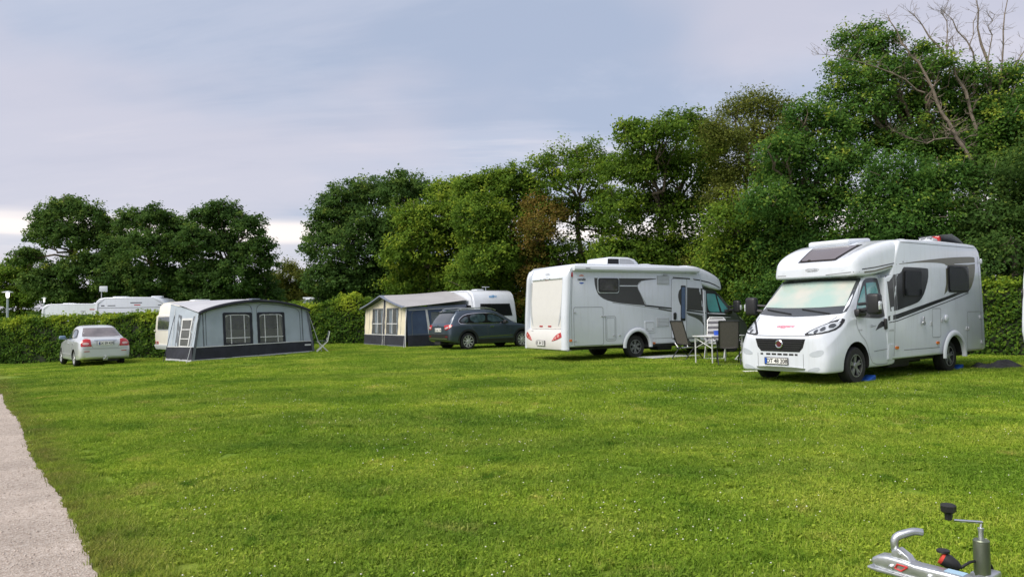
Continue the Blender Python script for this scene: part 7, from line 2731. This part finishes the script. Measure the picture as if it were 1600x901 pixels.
# ------------------------------------------------------------------ trailer with its drawbar close by
fw = Vector((-0.59, 0.81)).normalized()
tip = at(1366, 872, 3.13)
hlc = 1.1
ctr = Vector((tip.x, tip.y)) - fw * (hlc + 1.35)
cvN = thing('trailer', 'small trailer in the near corner, its galvanised coupling, crank and plug showing', 'trailer', (ctr.x, ctr.y, 0.0), math.atan2(fw.y, fw.x))
mb = MB()
mb.rbox((0, 0, 0.47), (2 * hlc, 1.30, 0.04), 0.01)
mb.build('floor_panel', mat('birch_ply', (0.20, 0.13, 0.08), 0.6, var=0.2, vscale=8), cvN)
for sg in (-1, 1):
    mb = MB()
    mb.rbox((0, sg * 0.66, 0.66), (2 * hlc, 0.025, 0.35), 0.006)
    for z in (0.58, 0.66, 0.74):
        mb.rbox((0, sg * 0.675, z), (2 * hlc - 0.1, 0.012, 0.025), 0.004)
    mb.build('side_board', STEEL, cvN)
    mb = MB()
    mb.rbox((sg * hlc, 0, 0.66), (0.025, 1.34, 0.35), 0.006)
    mb.build('end_board', STEEL, cvN)
    add_wheel(cvN, W_CARAV, -0.1, sg * 0.82, 0.31)
    mb = MB()
    rows = []
    for k in range(13):
        a = R(5 + 170 * k / 12)
        rows.append([(-0.1 + 0.37 * math.cos(a), sg * 0.71, 0.31 + 0.37 * math.sin(a)), (-0.1 + 0.37 * math.cos(a), sg * 0.93, 0.31 + 0.37 * math.sin(a))])
    mb.grid(rows)
    mb.build('mudguard', BLACK, cvN)
    mb = MB()
    mb.rbox((-hlc - 0.02, sg * 0.52, 0.44), (0.04, 0.22, 0.10), 0.01)
    mb.build('tail_light', RED, cvN)
mb = MB()
mb.tube([(-0.1, -0.78, 0.31), (-0.1, 0.78, 0.31)], 0.03)
mb.box((0, 0.4, 0.42), (2 * hlc - 0.1, 0.05, 0.06))
mb.box((0, -0.4, 0.42), (2 * hlc - 0.1, 0.05, 0.06))
mb.build('chassis', STEEL, cvN)
Mi = (Matrix.Translation(cvN.location) @ Matrix.Rotation(cvN.rotation_euler.z, 4, 'Z')).inverted()


def loc(px_, py_, Y_):
    return Mi @ at(px_, py_, Y_)


T = hlc + 1.35
zt_ = (Mi @ tip).z
zc = zt_ + 0.005
mb = MB()
mb.prism([(T - 0.42, zc - 0.034), (T - 0.10, zc - 0.034), (T - 0.02, zc - 0.028), (T, zc - 0.008), (T - 0.008, zc + 0.010), (T - 0.03, zc + 0.024), (T - 0.07, zc + 0.030), (T - 0.14, zc + 0.028), (T - 0.18, zc + 0.022), (T - 0.42, zc + 0.024)], -0.036, 0.036, r=0.012)
cp = mb.build('coupling', STEEL, cvN)
mb = MB()
mb.prism([(T - 0.42, zc - 0.040), (T - 0.03, zc - 0.040), (T + 0.006, zc - 0.034), (T + 0.006, zc - 0.026), (T - 0.42, zc - 0.030)], -0.048, 0.048, r=0.004)
mb.build('flange', STEEL, cp)
for x in (T - 0.09, T - 0.24, T - 0.37):
    mb = MB()
    mb.lathe([(0.010, 0.034), (0.010, 0.043), (0.005, 0.047)], n=10, c=(x, 0, zc - 0.006))
    mb.build('bolt', STEEL, cp)
mb = MB()
mb.tube([(T - 0.155, 0.039, zc + 0.008), (T - 0.115, 0.039, zc + 0.010), (T - 0.105, 0.039, zc - 0.008), (T - 0.13, 0.039, zc - 0.014), (T - 0.155, 0.039, zc + 0.008)], 0.0035, 6)
mb.build('wear_indicator', mat('red_indicator', (0.55, 0.03, 0.03), 0.4), cp)
mb = MB()
mb.box((T - 0.32, 0, zc + 0.0248), (0.07, 0.04, 0.002))
mb.build('sticker', mat('pale_blue_sticker', (0.35, 0.52, 0.66), 0.5), cp)
# lever handle
pts = [loc(1401, 872, 3.07), loc(1398, 856, 3.06), loc(1397, 845, 3.06), loc(1401, 837, 3.06), loc(1413, 833, 3.055), loc(1428, 829, 3.05), loc(1441, 831, 3.045)]
pts = [Vector(q) for q in chaikin(np.array([tuple(q) for q in pts]), False, 2)]
mb = MB()
n_ = len(pts)
mb.tube(pts, [0.0165 - 0.004 * abs(i / (n_ - 1) - 0.6) for i in range(n_)], n=12)
lv = mb.build('coupling_lever', STEEL, cvN)
mb = MB()
mb.prism([(T - 0.17, zc + 0.01), (T - 0.075, zc + 0.01), (T - 0.085, zc + 0.055), (T - 0.11, zc + 0.068), (T - 0.15, zc + 0.045)], -0.022, 0.022, r=0.006)
mb.build('lever_bracket', STEEL, cvN)
mb = MB()
mb.tube([Vector((T - 0.115, -0.026, zc + 0.045)), Vector((T - 0.115, 0.028, zc + 0.045))], 0.008, 10)
mb.build('bolt', STEEL, lv)
# drawbar: square tube, then two arms to the chassis
mb = MB()
mb.rbox((T - 0.60, 0, zc - 0.006), (0.44, 0.078, 0.066), 0.008)
mb.build('drawbar_tube', STEEL, cvN)
for sg in (-1, 1):
    mb = MB()
    mb.tube([(T - 0.75, sg * 0.05, zc - 0.02), (hlc - 0.3, sg * 0.40, 0.42)], 0.042, 4)
    mb.build('drawbar_arm', STEEL, cvN)
# jockey wheel: outer tube, inner rod, crank and knob, wheel on the ground
jt = loc(1533, 842, 3.0)
JG = mat('grey_green_zinc', (0.20, 0.225, 0.17), 0.4, metal=0.75, var=0.15, vscale=12)
mb = MB()
mb.lathe([(0.030, jt.z - 0.42), (0.030, jt.z - 0.004), (0.027, jt.z), (0.012, jt.z + 0.001)], n=24, c=(jt.x, jt.y, 0), axis='z')
jk = mb.build('jockey_tube', JG, cvN)
mb = MB()
mb.lathe([(0.010, jt.z), (0.010, jt.z + 0.035), (0.012, jt.z + 0.036), (0.012, jt.z + 0.045), (0.006, jt.z + 0.048)], n=12, c=(jt.x, jt.y, 0), axis='z')
mb.build('spindle', STEEL, jk)
k0 = Vector((jt.x, jt.y, jt.z + 0.04))
k1 = loc(1534, 815, 3.0)
k2 = loc(1490, 812, 3.0)
mb = MB()
mb.tube([Vector(q) for q in chaikin(np.array([tuple(k0), tuple(k1 - Vector((0, 0, 0.004))), tuple(k1), tuple(k1.lerp(k2, 0.06)), tuple(k2)]), False, 2)], 0.0055, 10)
mb.build('crank', CHROME, jk)
kb = loc(1482, 811, 3.0)
KN = mat('black_knob', (0.014, 0.014, 0.015), 0.5, var=0.2)
mb = MB()
mb.lathe([(0.010, kb.z - 0.002), (0.014, kb.z + 0.0), (0.015, kb.z + 0.022), (0.018, kb.z + 0.026), (0.029, kb.z + 0.034), (0.030, kb.z + 0.056), (0.025, kb.z + 0.062), (0.008, kb.z + 0.064)], n=7, c=(kb.x, kb.y, 0), axis='z')
mb.build('knob', KN, jk)
mb = MB()
mb.rbox((jt.x, jt.y - 0.03, zc - 0.05), (0.08, 0.11, 0.05), 0.01)
mb.build('jockey_clamp', STEEL, cvN)
mb = MB()
mb.tube([(jt.x, jt.y, jt.z - 0.40), (jt.x, jt.y, 0.16)], 0.02, 10)
mb.lathe([(0.04, -0.03), (0.09, -0.03), (0.10, 0), (0.09, 0.03), (0.04, 0.03)], n=20, c=(jt.x, jt.y, 0.10))
mb.build('jockey_wheel', RUBBER, cvN)
# plug with red face, cables
pa, pb = loc(1474, 872, 3.0), loc(1500, 887, 2.97)
mb = MB()
mb.tube([pa, pa.lerp(pb, 0.35), pa.lerp(pb, 0.55), pa.lerp(pb, 0.8), pb], [0.028, 0.028, 0.025, 0.021, 0.012], n=14)
pl = mb.build('plug', KN, cvN)
mb = MB()
d_ = (pb - pa).normalized()
mb.tube([pa - d_ * 0.010, pa + d_ * 0.004], 0.0265, n=14)
mb.build('red_face', mat('red_plug_face', (0.55, 0.05, 0.03), 0.45), pl)
mb = MB()
lid = pa + Vector((0, 0, 0.030))
mb.lathe([(0.024, -0.004), (0.025, 0.004), (0.02, 0.007)], n=14, c=tuple(lid), axis='z')
mb.build('lid', KN, pl)
mb = MB()
c1 = [pb, loc(1508, 882, 2.97), loc(1518, 876, 2.98), loc(1532, 876, 3.03), loc(1548, 880, 3.06), loc(1552, 893, 3.06), loc(1540, 905, 3.0), loc(1520, 900, 2.96), loc(1500, 905, 2.92)]
mb.tube([Vector(q) for q in chaikin(np.array([tuple(q) for q in c1]), False, 2)], 0.0055, 8)
mb.build('cable', KN, cvN)
